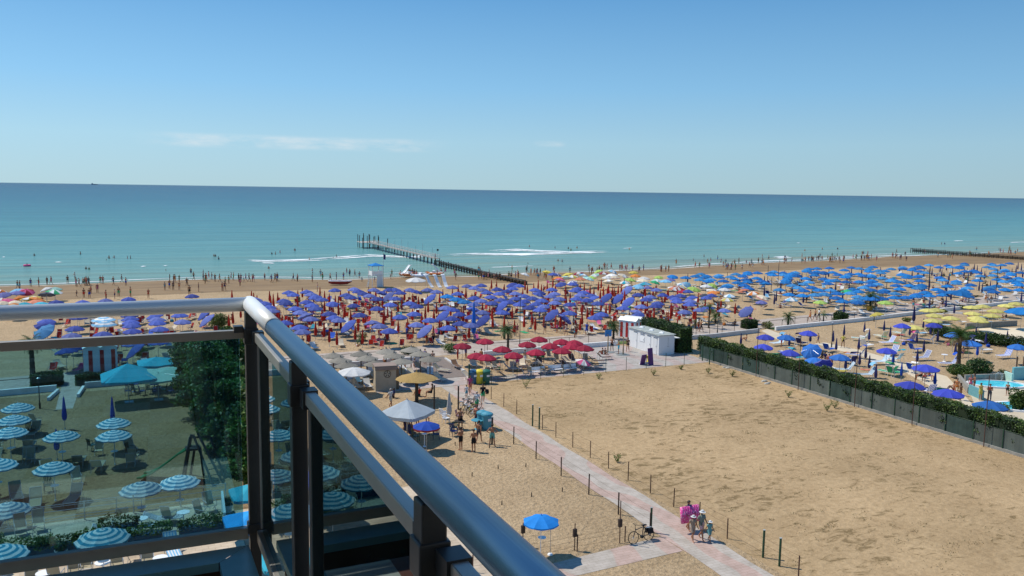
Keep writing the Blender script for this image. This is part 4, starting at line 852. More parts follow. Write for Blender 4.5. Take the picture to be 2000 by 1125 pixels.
for x,y in((0,-1.2),(.5,.7)):
    b=MB(); b.tube((x,y,0),(x,y,1.9),.06,n=8); b.build('post',GREENM,gp)
b=MB(); 
for z in(.4,1.1,1.75): b.tube((0,-1.2,z),(.95,-2.2,z+.05),.02,n=5)
b.build('rail',GREENM,gp)
for i,((bx,by),h) in enumerate((((1470,737),5.2),((1555,762),5.4),((1655,797),5.5),((1766,832),5.6),((1902,876),5.6))):
    q=P_(bx,by); t=thing('pole',['first','second','third','fourth','fifth'][i]+' rusty iron pole from the left along the long hedge','pole',(58.98,q.y,0),0,'rusty poles along the hedge')
    b=MB(); b.tube((0,0,0),(0,0,h),.035,.028,8); b.build('shaft',RUST,t); b=MB(); b.tube((-.28,0,h-1.0),(.28,.05,h-1.0),.012,n=4); b.build('cross_bar',RUST,t)
# wire fences beside the walkway
def wirefence(pts,H,label,name='wire_fence',m=RUST,r=.034,wires=(.35,.7,1.0),mesh=False):
    c=Vector(pts[0]); t=thing(name,label,'fence',(c.x,c.y,0))
    for p in pts:
        b=MB(); lean=random.uniform(-.03,.03); b.tube(Vector(p)-c,Vector(p)-c+Vector((lean,lean*.7,H*random.uniform(.96,1.04))),r,n=6); b.build('post',m,t)
    b=MB(); 
    for k in wires:
        for a,d in zip(pts,pts[1:]):
            a=Vector(a)-c; d=Vector(d)-c; prev=None
            for s in range(5): 
                q=s/4; p=a.lerp(d,q)+Vector((0,0,H*k-.05*math.sin(math.pi*q))); 
                if prev: b.tube(prev,p,.006,n=3,caps=False)
                prev=p
    b.build('wire',m,t); return t
wirefence([(29.5,y,0) for y in (68,65.2,62.5)]+[(29.5,y,0) for y in (57.6,55.3,52.6,50,47.5,45,42.4,39.9,37.4,34.9)]+[(29.6,29.6,0)],1.22,'thin iron post and wire fence along the right side of the paved walkway')
wirefence([(25.75,y,0) for y in (59.3,55.0,51.2,47.4,43.7,40.2,36.9)],1.35,'dark iron post and wire fence between the volleyball sand and the walkway',r=.045,m=mat('dark_iron',(.05,.03,.022),.8))
wirefence([P_(x,y) for x,y in ((960,751),(1010,745),(1056,741),(1100,737),(1140,733),(1183,728),(1223,724),(1262,720),(1300,716),(1336,713))],1.5,'thin post and wire fence along the far side of the sand lot beside the plaza',m=GREENM,r=.028,wires=(.02,.5,1.0))
wirefence([(12+i*3.0,36.6+.03*i,0) for i in range(1,5)],.9,'low wire fence beside the side path, carrying small boxes')
def bigpost(p,h,label,m=GREENM,r=.06,grp=None):
    t=thing('post',label,'post',(p[0],p[1],0),0,grp); b=MB(); b.tube((0,0,-.05),(0,0,h),r,n=10); b.build('shaft',m,t); b=MB(); b.tube((0,0,h),(0,0,h+.03),r*1.25,n=10); b.build('cap',mat('post_cap',(.35,.36,.34),.6),t)
    return t
bigpost(P_(1040,832),1.75,'left one of the paired green posts at the near corner of the sand lot'); bigpost(P_(1053,838),1.75,'right one of the paired green posts near the walkway bend')
bigpost(P_(1490,1089),1.5,'left one of the paired green posts at the bottom right'); bigpost(P_(1522,1106),1.5,'right one of the paired green posts at the bottom right')
bigpost(P_(895,800),2.1,'dark wooden post beside the parked bicycles',WOODD,.07); bigpost(P_(916,750),2.0,'dark green post left of the blue bin',GREENM,.08)
q=bigpost(P_(961,868),2.1,'braced dark wooden post at the corner of the volleyball sand',WOODD,.07); b=MB(); b.tube((0,0,1.5),(-.55,-.75,0),.035,n=6); b.build('brace',WOODD,q)
bigpost(P_(848,801),2.2,'tall wooden post at the right end of the big pale umbrella',WOODD,.07); bigpost(P_(1271,1040),1.45,'green post with the bicycle leaning against it',GREENM,.06)
for i,(x,y) in enumerate(((1021,1068),(1122,1075),(1210,1061))):
    t=thing('box_post',['thin post carrying a small dark box, left of the blue umbrella','thin post carrying a small dark box, right of the blue umbrella','tall thin post carrying a small dark box beside the bicycle'][i],'post',tuple(P_(x,y)))
    h=(1.35,1.5,2.4)[i]; b=MB(); b.tube((0,0,0),(0,0,h),.03,n=6); b.build('shaft',RUST,t); b=MB(); b.box((0,0,1.15 if i==2 else .98),(.20,.14,.42)); b.build('box',mat('dark_brown_box',(.04,.025,.02),.6),t)
for i,(x,y) in enumerate(((973,916),(1027,912),(1038,970),(1098,960),(980,986),(945,990),(889,915-45),(922,930),(886,935))):
    q=P_(x,y); t=MB(); t.tube((0,0,0),(random.uniform(-.02,.02),0,.27),.035,.03,6); o=t.build('stake',WOODD); o.location=q; tag(o,'short dark stake in the volleyball sand, '+['left of the upper pair','right of the upper pair','left of the middle pair','rightmost of all','lower left, beside the handrail','lowest left beside the handrail','nearest the parasol shadow','near the handrail, upper left','touching the handrail on the left'][i],'stake','short stakes in the volleyball sand')
# promenade rail
def rail(pts,H,label):
    c=Vector(pts[0]); t=thing('low_rail',label,'railing',(c.x,c.y,0)); b=MB()
    for p in pts:
        b=MB(); b.tube(Vector(p)-c,Vector(p)-c+Vector((0,0,H)),.035,n=6); b.build('post',mat('dark_iron',(.05,.03,.022),.8),t)
    b=MB(); b.path([Vector(p)-c+Vector((0,0,H)) for p in pts],.03,6); b.build('top_bar',mat('dark_iron',(.05,.03,.022),.8),t)
rail([(x,wl(x)+2.3,0) for x in [61.5+2.4*i for i in range(8)]],.95,'dark rail between lawn and promenade from the thick hedge to the cream ramp')
rail([(x,wl(x)+2.3,0) for x in [83+2.7*i for i in range(9)]],.95,'dark rail between lawn and promenade right of the cream ramp')
rail([(x,wl(x)+2.3,0) for x in [38+2.8*i for i in range(6)]],.95,'dark rail behind the crimson umbrellas beside the promenade')
rail([(x,wl(x)+2.3,0) for x in [14+3*i for i in range(6)]],.95,'dark rail beside the promenade behind the grey thatched umbrellas')
rail([(x,wl(x)+2.3,0) for x in (-22,-18.5,-15,-11.5,-8)],.95,'dark rail on the lawn at the far left behind the glass')
def lamp(px,py,h,label,arm=True):
    p=P_(px,py); t=thing('lamp_post',label,'lamp post',tuple(p)); b=MB(); b.tube((0,0,0),(0,0,h),.05,.03,8); b.tube((0,0,0),(0,0,.5),.08,n=8); b.build('shaft',DARKM,t)
    b=MB(); b.lathe([(0,.12),(.14,.05),(.16,0),(0,-.02)],10,(0,0,h)); b.build('lamp_head',METALG,t)
lamp(1015,678,6.2,'tall thin dark lamp post behind the crimson umbrellas'); lamp(1401,652,5.0,'thin dark lamp post by the white wall right of the thick hedge'); lamp(1707,628,4.4,'thin dark lamp post on the lawn beside the yellow planter palm')
lamp(1624,678,3.1,'thin post with a dark box on top standing in the private beach'); lamp(78,798,2.6,'thin leaning dark post behind the left glass near the striped umbrellas')
# ---------------------------------------------------------------- small buildings
def cabin(x,y,rz,label,w=3.1,d=2.0,h=2.5,stripes=3):
    t=thing('changing_cabin',label,'cabin',(x,y,0),rz); RS=mat('cabin_red',(.45,.02,.02),.6); CW=mat('cabin_white',(.70,.72,.74),.6)
    b=MB(); b.box((0,0,h/2),(w,d,h)); 
    for s in(-1,1): cx=s*w/4; b.add([(cx-w/4,-d/2,h),(cx+w/4,-d/2,h),(cx,-d/2,h+.38),(cx-w/4,d/2,h),(cx+w/4,d/2,h),(cx,d/2,h+.38)],[(0,1,2),(5,4,3)])
    b.build('wall',CW,t)
    for i in range(stripes): b=MB(); b.box((-w/2+w*(i+.75)/stripes-.12*w/3.1,-d/2-.008,h*.47),(w/stripes*.36,.02,h*.90)); b.build('door',RS,t)
    for i in range(3): b=MB(); b.box((-w/2-.008,-d/2+d*(i+.5)/3,h*.47),(.02,d/3*.45,h*.9)); b.build('stripe',RS,t)
    for s in(-1,1):
        cx=s*w/4
        for q in(-1,1):
            b=MB(); a=math.atan2(.40,w/4+.06); b.box((cx+q*(w/8+.02),0,h+.23),(math.hypot(w/4+.06,.40),d+.3,.05),0,0,Matrix.Rotation(q*a,4,'Y')); b.build('roof',WPAINT,t)
    return t
q=P_(196,728); cabin(q.x,q.y+1.2,.06,'white double cabin with zigzag roof and three red door stripes behind the glass')
q=P_(1228,658); cabin(q.x+.6,q.y+.3,.5,'white double cabin with red stripes behind the shower building',w=2.6,d=2.4,h=2.2)
wb=thing('shower_building','long white shower building with a pale roof at the far corner of the sand lot','building',(55.9,79.7,0)); W=2.15; L=6.4; H=2.35
WB=mat('bright_white_wall',(.80,.80,.79),.6,noise=.05,nscale=1.5); b=MB(); b.box((W/2,L/2,H/2),(W,L,H)); b.build('wall',WB,wb)
b=MB(); b.box((W/2,L/2,H+.035),(W+.3,L+.3,.07)); b.build('roof',mat('pale_grey_roof',(.52,.55,.50),.8,noise=.25,nscale=1.3),wb)
for k in range(3):
    b=MB(); b.lathe([(.42,0),(.36,.08),(0,.22)],4,(W/2,1.1+2.1*k,H+.072)); b.build('skylight',WPAINT,wb)
for k in range(6): b=MB(); b.box((W/2,.5+k*1.08,H+.085),(W+.2,.05,.03)); b.build('roof_batten',mat('pale_grey_roof',(.52,.55,.50),.8),wb)
for y,w_,h0,h1 in((.75,.75,.05,1.95),(2.1,.8,.05,1.95),(3.5,.9,1.1,1.6),(3.5,.8,1.95,2.05),(5.0,.75,.05,1.95)):
    f=MB(); f.box((-.012,y,(h0+h1)/2),(.03,w_+.12,h1-h0+.1)); fo=f.build('door' if h0<.1 else 'window',mat('door_grey_white',(.62,.62,.61),.6),wb)
    f=MB(); f.box((-.032,y,(h0+h1)/2),(.02,w_,h1-h0)); f.build('panel',WB,fo); f=MB(); f.box((-.05,y-w_*.36,(h0+h1)/2),(.03,.05,.18)); f.build('handle',METALG,fo)
for y in(.75,2.1,3.5,5.0): b=MB(); b.box((-.07,y,2.13),(.14,.85,.03)); b.build('lintel',mat('lintel_grey',(.35,.35,.35),.7),wb)  # plain grey ledge over each door and window
b=MB(); b.box((W*.6,-.02,1.0),(.28,.03,.05)); b.box((W*.6,-.02,1.6),(.02,.025,.9)); b.build('wall_trim',METALG,wb)
# awning slab between building and hedge
b=MB(); b.box((58.5,81.0,1.9),(.9,2.4,.05)); b.tube((58.3,80.0,0),(58.3,80.0,1.9),.03,n=6); tag(b.build('awning',WPAINT),'small pale shelter roof between the white shower building and the thick hedge','awning')
bk=thing('booth','beige booth with a brown roof and a round emblem beside the straw umbrella','booth',(21.55,75.2,0),-.12)
b=MB(); b.box((0,0,1.15),(1.95,1.5,2.3)); b.build('wall',BEIGE,bk); b=MB(); b.box((0,0,2.36),(2.1,1.7,.12)); b.box((0,-.86,2.18),(2.05,.03,.32)); b.build('roof',mat('brown_roof',(.27,.20,.16),.8,noise=.2),bk)
b=MB(); b.box((1.15,.2,1.0),(.34,1.2,2.0)); b.build('side_box',mat('brown_panel',(.22,.15,.09),.8),bk)
b=MB()
for i in range(16):
    a=2*math.pi*i/16; a2=2*math.pi*(i+1)/16; b.tube((.32*math.cos(a)+.15,-.765,1.62+.34*math.sin(a)),(.32*math.cos(a2)+.15,-.765,1.62+.34*math.sin(a2)),.022,n=4)
for i in range(5):
    a=R(90+72*i); b.tube((.15+.1*math.cos(a),-.765,1.62+.1*math.sin(a)),(.15+.32*math.cos(a),-.765,1.62+.34*math.sin(a)),.03,n=4)
b.build('emblem',mat('emblem_brown',(.10,.08,.05),.7),bk)
# lifeguard tower
lt=thing('lifeguard_tower','white lifeguard tower on stilts with a bright blue roof near the water','tower',(42.9,155.8,0),.12)
for x in(-1.1,1.1):
    for y in(-1,1): b=MB(); b.tube((x,y,0),(x*.9,y*.9,4.2),.07,n=6); b.build('leg',WPAINT,lt)
b=MB(); b.box((0,0,2.35),(2.2,2.1,.12)); b.build('platform',WPAINT,lt); b=MB(); b.box((0,-.95,2.8),(2.1,.04,.7)); b.box((-1.0,0,2.8),(.04,1.9,.7)); b.box((1.0,0,2.8),(.04,1.9,.7)); b.build('side_panel',WPAINT,lt)
b=MB(); b.box((.45,-.98,1.2),(1.2,.04,2.2)); b.build('banner',mat('pale_banner',(.62,.66,.68),.8),lt)
b=MB(); b.lathe([(1.75,0),(0,.5)],4,(0,0,4.2),sq=1); b.box((0,0,4.19),(2.45,2.45,.10)); b.build('roof',fabric('azure_roof',(.02,.24,.62)),lt)
b=MB(); 
for s in(-.35,.35): b.tube((-1.7,s,0),(-1.05,s,2.4),.04,n=5)
for k in range(6): b.tube((-1.7+.1*k,-.35,.35*(k+1)-.1),(-1.7+.1*k,.35,.35*(k+1)-.1),.03,n=4)
b.build('ladder',METALG,lt)
t=thing('flag_pole','thin mast with a dark pennant beside the lifeguard tower','flag',tuple(P_(749,560))); b=MB(); b.tube((0,0,0),(0,0,6.6),.045,.03,6); b.build('mast',METALG,t); b=MB(); b.add([(0,0,6.5),(.5,.1,6.1),(.42,.1,5.2),(0,0,5.4),(.0,.04,6.5),(.5,.14,6.1),(.42,.14,5.2),(0,.04,5.4)],[(0,1,2,3),(7,6,5,4)]); b.build('pennant',NAVY,t)
# ---------------------------------------------------------------- jetties
def groyne(x0,y0,x1,y1,z0,z1,label,w=1.2,step=1.6):
    d=Vector((x1-x0,y1-y0,0)); L=d.length; t=thing('timber_groyne',label,'jetty',(x0,y0,0),math.atan2(d.y,d.x)); n=int(L/step)
    b=MB(); 
    for i in range(n+1):
        x=L*i/n; z=z0+(z1-z0)*i/n
        for s in(-1,1): b.tube((x,s*w/2,-2.5),(x,s*w/2,z+.15*((i*7)%3)*.5),.13,.11,6)
    b.build('piles',WOODD,t); t.children[0]['kind']='stuff' if n*2>100 else ''; 
    if n*2<=100: del t.children[0]['kind']
    b=MB(); 
    for k in range(3): b.box((L/2,-w/2-.14,z0*.3+.0+.28*k-.1),(L,.07,.22))
    b.box((L/2,0,max(z0,z1)*.85),(L,w*.8,.10)); b.build('planks',mat('wet_dark_timber',(.035,.028,.02),.7,noise=.5,nscale=2),t); return t
groyne(72.2,150.5,70.9,199.5,.55,1.0,'dark solid timber groyne running from the sand into the water below the long pier')
groyne(253.5,164,246.3,203,.6,1.25,'short dark timber jetty at the far right edge of the sea',step=1.4)
pr=thing('pier','long narrow wooden pier on thin piles with a platform of tall posts at its end','pier',(70.9,199,0),0)
PW=mat('weathered_grey_wood',(.48,.45,.40),.85,noise=.4,nscale=1.2); L=63; b=MB(); b.box((0,L/2,1.45),(1.5,L,.12)); b.build('deck',PW,pr)
for i in range(22):
    y=i*3.0
    for s in(-1,1): b=MB(); b.tube((s*.65,y,-3),(s*.6,y,1.4),.10,n=5); b.build('pile',WOODD,pr)
for i in range(0,22,3):
    b=MB(); b.tube((-.65,i*3,0.1),(.6,i*3+2.9,1.3),.05,n=4); b.build('brace',WOODD,pr)
for s in(-1,1):
    b=MB(); b.box((s*.7,L/2,2.35),(.07,L,.08)); b.box((s*.7,L/2,1.95),(.05,L,.06)); 
    for i in range(26): b.tube((s*.7,i*2.5,1.5),(s*.7,i*2.5,2.38),.035,n=4)
    b.build('handrail',PW,pr)
b=MB(); b.box((-.3,L+3,1.5),(6,7,.15)); b.build('platform',PW,pr)
for i,(x,y,h) in enumerate(((-3.4,60,5.2),(-2.6,63,5),(-1.6,62.4,4.6),(-.6,64,5.2),(.7,63,4.2),(1.9,62,4.8),(2.9,65,4.0),(-3,69,4.8),(-1,69.5,5.2),(1,69,4.6),(2.8,69.3,4.0),(-3.2,66,4.6),(-2.2,66,3.6),(4.4,60,3.6))):
    b=MB(); b.tube((x,y,-3),(x,y,h*.82),.11,n=6); b.build('tall_pile',WOODD,pr)
for i,y in enumerate((2,6,14,20,27,33,40,47)): b=MB(); b.tube((.8,y,-2),(.8,y,3.4+.5*(i%3)),.04,n=4); b.build('mooring_post',METALG,pr)
b=MB(); b.box((.8,2,3.5),(.5,.05,.5)); b.build('sign',DARKM,pr)
# ---------------------------------------------------------------- boats
def pedal_boat(px,py,rz,label,m2,slide=True):
    p=P_(px,py); t=thing('pedal_boat',label,'pedal boat',tuple(p),rz)
    for s in(-1,1):
        b=MB(); pr_=[(-1.9,.12,.45),(-1.5,.26,.2),(0,.30,.1),(1.3,.26,.15),(2.0,.08,.55)]
        for (a,r0,z0),(c,r1,z1) in zip(pr_,pr_[1:]): b.tube((a,s*.65,z0+.15),(c,s*.65,z1+.15),r0,r1,10)
        b.build('float',m2,t)
    b=MB(); b.box((0,0,.48),(2.2,1.5,.10)); b.box((.2,0,.75),(.5,1.2,.45)); b.build('deck',PLASW,t)
    if slide:
        b=MB(); pts=[(-1.8,.55),(-1.2,.7),(-.6,1.2),(0,1.9),(.35,2.3),(.7,2.35)]
        for (a,z),(c,z2) in zip(pts,pts[1:]):
            b.add([(a,-.3,z),(a,.3,z),(c,.3,z2),(c,-.3,z2),(a,-.3,z-.07),(a,.3,z-.07),(c,.3,z2-.07),(c,-.3,z2-.07)],[(3,2,1,0),(4,5,6,7),(0,1,5,4),(2,3,7,6),(1,2,6,5),(3,0,4,7)])
            for s in(-1,1): b.tube((a,s*.32,z+.06),(c,s*.32,z2+.06),.06,n=5)
        b.build('slide',PLASW,t)
    return t
OR=mat('orange_plastic',(.62,.20,.05),.4)
pedal_boat(797,539,.3,'white and orange pedal boat with a slide, left of the two by the water',OR); pedal_boat(849,537,2.6,'white and orange pedal boat with a slide, right of the two by the water',OR)
pedal_boat(820,541,.1,'flat pedal boat between the two orange pedal boats',PLASW,slide=False)
for i,(x,y) in enumerate(((839,561),(855,561),(869,560))):
    p=P_(x,y); t=thing('beach_slide',['left','middle','right'][i]+' one of three white curved slides on the sand by the pedal boats','slide',tuple(p),R(118)-.2*i,'white slides on the sand'); b=MB(); pts=[(-.9,.1),(-.5,.35),(0,.9),(.5,1.7),(.9,2.3),(1.3,2.4)]
    for (a,z),(c,z2) in zip(pts,pts[1:]): b.add([(a,-.35,z),(a,.35,z),(c,.35,z2),(c,-.35,z2),(a,-.35,z-.12),(a,.35,z-.12),(c,.35,z2-.12),(c,-.35,z2-.12)],[(3,2,1,0),(4,5,6,7),(0,1,5,4),(2,3,7,6),(1,2,6,5),(3,0,4,7)])
    b.build('chute',PLASW,t); b=MB(); b.tube((.9,-.3,0),(.9,-.3,2.2),.04,n=5); b.tube((.9,.3,0),(.9,.3,2.2),.04,n=5); b.build('legs',METALG,t)
rbm=thing('rescue_boat','white and red rescue rowing boat pulled up on the wet sand','boat',tuple(P_(664,556)),-.35)
b=MB(); pr_=[(-2.2,.30,.35),(-1.6,.62,.15),(0,.72,.08),(1.4,.55,.15),(2.3,.05,.6)]
def hull(b,pr_,top):
    rings=[]
    for x,w_,z in pr_:
        rings.append([(x,-w_,top),(x,-w_*.8,z+.1),(x,0,z-.06),(x,w_*.8,z+.1),(x,w_,top)])
    vs=[v for r in rings for v in r]; fs=[(i*5+k,i*5+k+1,(i+1)*5+k+1,(i+1)*5+k) for i in range(len(rings)-1) for k in range(4)]+[(0,1,2,3,4)[::-1]]
    b.add(vs,fs)
hull(b,pr_,.75); b.build('hull',mat('boat_red',(.30,.03,.03),.4),rbm)
b=MB(); 
for (x,w_,z),(x2,w2,z2) in zip(pr_,pr_[1:]):
    for s in(-1,1): b.tube((x,s*w_,.76),(x2,s*w2,.76),.08,n=6)
b.box((-.6,0,.6),(.3,1.2,.06)); b.box((.6,0,.6),(.3,1.1,.06)); b.box((-1.9,0,.70),(.5,.9,.05)); b.build('gunwale',PLASW,rbm)
# low walls by the pools
def wallbox(pa,pb,h,th,label,m,z=0):
    a=P_(*pa);c=P_(*pb);d=c-a;b=MB();b.box(((a.x+c.x)/2,(a.y+c.y)/2,z+h/2),(d.length,th,h),math.atan2(d.y,d.x)); return tag(b.build('low_wall',m),label,'low wall')
MW=mat('mint_wall',(.40,.62,.54),.6,noise=.1,nscale=1.5); AQ=mat('aqua_wall',(.16,.42,.46),.6,noise=.1)
wallbox((1884,745),(1964,742),.7,.25,'grey planter wall under the large round bush',CONC); wallbox((1962,742),(1977,748),.95,.2,'pale mint wall piece beside the pool ladder',MW); wallbox((1977,742),(2060,738),1.35,.25,'high aqua wall with a white top at the right edge',AQ)
wallbox((1893,770),(1919,782),.95,.22,'low mint green wall where the bathers stand above the pool',AQ); wallbox((1872,742),(1892,768),.6,.25,'grey sloping parapet beside the cream terrace',CONC); wallbox((1886,642),(1985,636),.8,.25,'grey stone wall of the upper terrace behind the dark bushes',CONC)
wallbox((1790,606),(1880,614),.35,.3,'white kerb running between the yellow umbrellas',WALLW)
ld=thing('pool_ladder','shiny steel ladder at the small round pool','ladder',tuple(P_(1945,744)),.4); b=MB()
for s in(-.25,.25): b.path([(s,0,0),(s,0,.8),(s,-.2,.95),(s,-.5,.8),(s,-.55,.2)],.025,6)
b.build('side_rail',METALG,ld); b=MB(); b.tube((-.25,-.55,.3),(.25,-.55,.3),.02,n=5); b.tube((-.25,-.55,.55),(.25,-.55,.55),.02,n=5); b.build('step',METALG,ld)
for i,(x,y) in enumerate(((1985,722),(1998,722))): bigpost(P_(x,y),1.5,['left brown post behind the aqua wall','right brown post behind the aqua wall'][i],WOOD,.08)
# ---------------------------------------------------------------- hotel terrace and garden behind the glass
TZ=1.2
b=MB(); b.box((-17,37.5,TZ/2-.02),(43.5,21.5,TZ-.04)); tb=b.build('terrace_base',mat('terrace_side',(.30,.24,.18),.9,noise=.2)); struct(tb)
TILE=paver('terrace_pavers',(.56,.45,.33),(.52,.42,.31),.6)
sheet('terrace',[(-38.7,26.8),(4.7,26.8),(4.7,48.2),(-38.7,48.2)],TZ+.004,TILE)
sheet('lower_court',[(4.75,20),(16,20),(16,49.4),(4.75,49.4)],.012,TILE)
t=thing('terrace_railing','white post and wire railing along the sea side of the hotel terrace','railing',(-17,48.0,TZ))
for i in range(19): b=MB(); b.tube((-21.4+2.38*i,0,0),(-21.4+2.38*i,0,1.05),.035,n=6); b.build('post',METALG,t)
b=MB(); [b.tube((-21.6,0,z),(21.5,0,z),.016,n=4) for z in(.35,.68,1.02)]; b.build('wire',METALG,t)
t=thing('garden_fence','thin rail fence on the grey sand just below the terrace','fence',(-17,49.9,0))
for i in range(10): b=MB(); b.tube((-21+4.6*i,0,0),(-21+4.6*i,0,1.5),.03,n=6); b.build('post',METALG,t)
b=MB(); [b.tube((-21.4,0,z),(21.5,0,z),.014,n=4) for z in(.7,1.45)]; b.build('wire',METALG,t)
SLW=mat('slat_white',(.72,.74,.74),.5)
ct=[at(240,1062,TZ),at(330,1022,TZ),at(262,1030,TZ),at(345,1050,TZ),at(255,1000,TZ),at(100,1045,TZ),at(400,1005,TZ)]
STR=[(35,794),(26,818),(19,842),(120,849),(222,824),(222,848),(105,911),(14,992),(275,951),(350,938),(200,1045),(-2,1078),(-6,905),(-60,840),(-75,900),(-50,960),(-95,1010),(-130,850),(-150,930),(-120,1080),(-200,880),(-230,960),(-210,1060),(-110,790),(-170,800),(-290,1000),(-300,900)]
SW=fabric('stripe_white',(.74,.78,.78)); ST=fabric('stripe_turquoise',(.03,.30,.44))
ORD=['first','second','third','fourth','fifth','sixth','seventh','eighth','ninth','tenth','eleventh','twelfth']
SLAB=['striped turquoise and white umbrella furthest up on the left, behind the glass','striped umbrella just below the furthest one at the left edge','third striped umbrella down the left edge column','striped umbrella below the left tall closed blue umbrella','striped umbrella right below the slim closed blue umbrella, upper of two','striped umbrella, lower of the pair with the slim closed blue umbrella','striped umbrella alone in the middle of the grey sand','striped umbrella at the left edge by the terrace rail','striped umbrella left of the pair in front of the green slide','striped umbrella right of the pair in front of the swing frame','large striped umbrella nearest the hotel, over the planters','striped umbrella cut by the left picture edge at the bottom','striped umbrella cut by the left picture edge above the rail']
for i,(x,y) in enumerate(STR):
    z0=TZ if y>1000 and i not in(8,9) else 0
    if i in (7,): z0=0
    p=at(x,y,2.15+z0); lab=SLAB[i] if i<len(SLAB) else 'striped turquoise and white umbrella seen only as a reflection in the side glass'
    u=umbrella(p,1.16,2.0,[SW,ST],lab,'striped turquoise umbrellas',kind='rings',n=10,rise=.42,z0=z0,name='striped_umbrella',rings=9,ribs=i<13,shelf=True,pm=WPAINT,val=.08)
    if y<1040:
        for s in(-1,1):
            if i==9 or (i in(8,) and s>0): continue
            place(lk(TAN,METALG,back=R(50)) if (i+s)%3 else ck(TAN),'sun_lounger' if (i+s)%3 else 'garden_chair',('tan canvas seat '+('left' if s<0 else 'right')+' of the '+(['topmost striped umbrella','second striped umbrella at the left edge','third striped umbrella at the left edge','striped umbrella under the tall blue one','upper striped umbrella of the slim blue pair','lower striped umbrella of the slim blue pair','lone middle striped umbrella','striped umbrella by the terrace rail','striped umbrella before the green slide'][i] if i<9 else 'reflected striped umbrella')) if i!=12 else 'tan seat at the very left edge under a cut striped umbrella','lounger',(p.x+s*1.0,p.y-.5+random.uniform(-.3,.3)),random.uniform(-.25,.25)+math.pi*(i%2),'tan seats in the hotel garden',z0=z0)
for i,(x,y,L) in enumerate(((127,838,1.9),(221,838,1.9),(112,898,1.5))):
    p=at(x,y); closed(p,BLUEF,['tall closed blue umbrella above the middle striped umbrella','slim closed blue umbrella behind the upper striped pair','closed blue umbrella directly behind the lone middle striped umbrella'][i],'closed blue umbrellas in the hotel garden',L=L,H=.7,r=.19)
for i,(x,y,rz) in enumerate(((60,850,.6),(70,830,2.5),(255,890,1),(150,945,.2),(180,880,2.2),(60,905,0),(140,925,.5),(262,900,2.8),(95,960,.2))):
    place(ck(TAN) if i%2 else dk(PLASG),'garden_chair','loose chair on the grey garden sand behind the glass, %s from the top'%ORD[i],'chair',at(x,y),rz,'loose chairs in the hotel garden')
def table(p,r,h,label,z0=0.,m=PLASW,grp=None):
    t=thing('small_table',label,'table',(p[0],p[1],z0),0,grp); b=MB(); b.tube((0,0,h),(0,0,h+.035),r,n=18); b.build('table_top',m,t); b=MB(); b.tube((0,0,0),(0,0,h),.035,n=6); b.lathe([(r*.6,0),(.05,.08)],12); b.build('leg',m,t)
for i,(x,y) in enumerate(((85,1119),(200,1098),(313,1089),(276,1012),(358,1000))): table(at(x,y,TZ+.65),.33,.62,'white round table on the terrace, %s from the left'%ORD[i],TZ,grp='white terrace tables')
for i,(x,y,rz) in enumerate(((62,1128,.1),(145,1112,.1),(168,1106,-.1),(228,1100,.1),(288,1092,0),(110,1124,2.9),(262,1080,3),(40,1030,.2),(75,1022,.1),(330,1005,2.6),(395,1000,.8),(410,985,.3),(-60,1040,.2),(-130,1050,.3),(-100,1110,.2),(-40,1120,.1),(-180,1100,.1))):
    place(ck(TAN if i<13 else CREAM),'terrace_chair','tan chair on the hotel terrace, number %d in order from the front rail gap'%(i+1) if False else 'tan canvas chair on the terrace beside '+['the leftmost white table','the second white table, left side','the second white table, right side','the third white table, left side','the third white table, right side','the bottom left corner','the striped blue towel','the left planter','the planter left of the wide striped umbrella','the slatted lounger','the stacked pale board','the white corner post','the reflected planter','the reflected terrace edge','the reflected lower planter','the reflected table','the reflected bottom edge'][i],'chair',at(x,y,TZ+.4),rz,'tan chairs on the hotel terrace',z0=TZ)
place(lk(LTBLUE,METALG,stripe=WHITEF,back=R(50)),'sun_lounger','lounger with a blue and white striped towel on the terrace','lounger',at(337,1085,TZ),.1,z0=TZ)
for i,(x,y,rz) in enumerate(((262,1030,1.5),(322,1012,1.45),(225,1035,1.5),(300,1045,1.4))):
    place(lk(SLW,SLW,stripe=DGREY,back=R(25)),'slatted_lounger',['white slatted lounger left of the dark blue covered one','white slatted lounger right of the dark blue covered one','leftmost white slatted lounger on the terrace','white slatted lounger standing between the planters'][i],'lounger',at(x,y,TZ+.3),rz,'white slatted loungers on the terrace',z0=TZ)
for i,(x,y,L) in enumerate(((52,1078,2.1),(122,1072,2.2),(285,1052,2.3),(395,1036,2.2),(180,1066,1.6),(232,1036,1.8),(-50,1075,2.2),(-140,1080,2.2),(-60,1118,2.4),(-230,1090,2.2))):
    p=at(x,y,TZ+.3); t=thing('planter',['leftmost','second','third','rightmost','small middle','upper middle','reflected','reflected','reflected','reflected'][i]+' dark blue planter box with a low hedge on the terrace','planter',(p.x,p.y,TZ),.03,'planter boxes on the terrace')
    b=MB(); b.box((0,0,.28),(L,.5,.56)); b.build('box',mat('navy_planter',(.02,.06,.12),.5),t)
    ob('plants',leafmesh('plants',box_leaf_pts(L,.5,.42,300,90+i,0,.14)+np.array([0,0,.52]),.06,[LEAF_B,LEAF_Y,LEAF_A] if i%2 else [LEAF_C,LEAF_B,LEAF_Y],seed=i),t)
for i,(x,y) in enumerate(((120,1090),(238,1074),(424,1037),(445,1000))):
    p=at(x,y,TZ); t=thing('plant_pot',['left','middle','right','far'][i]+' white plant pot on the terrace edge','pot',(p.x,p.y,TZ)); b=MB(); b.lathe([(0,0),(.20,0),(.30,.42),(.26,.42),(.25,.36),(0,.35)],14); b.build('pot',PLASW,t)
    rg=np.random.default_rng(i); ob('plants',leafmesh('plants',crown_pts(rg,(0,0,.62),(.3,.3,.28),220,.4),.07,[LEAF_A,LEAF_B],seed=i),t)
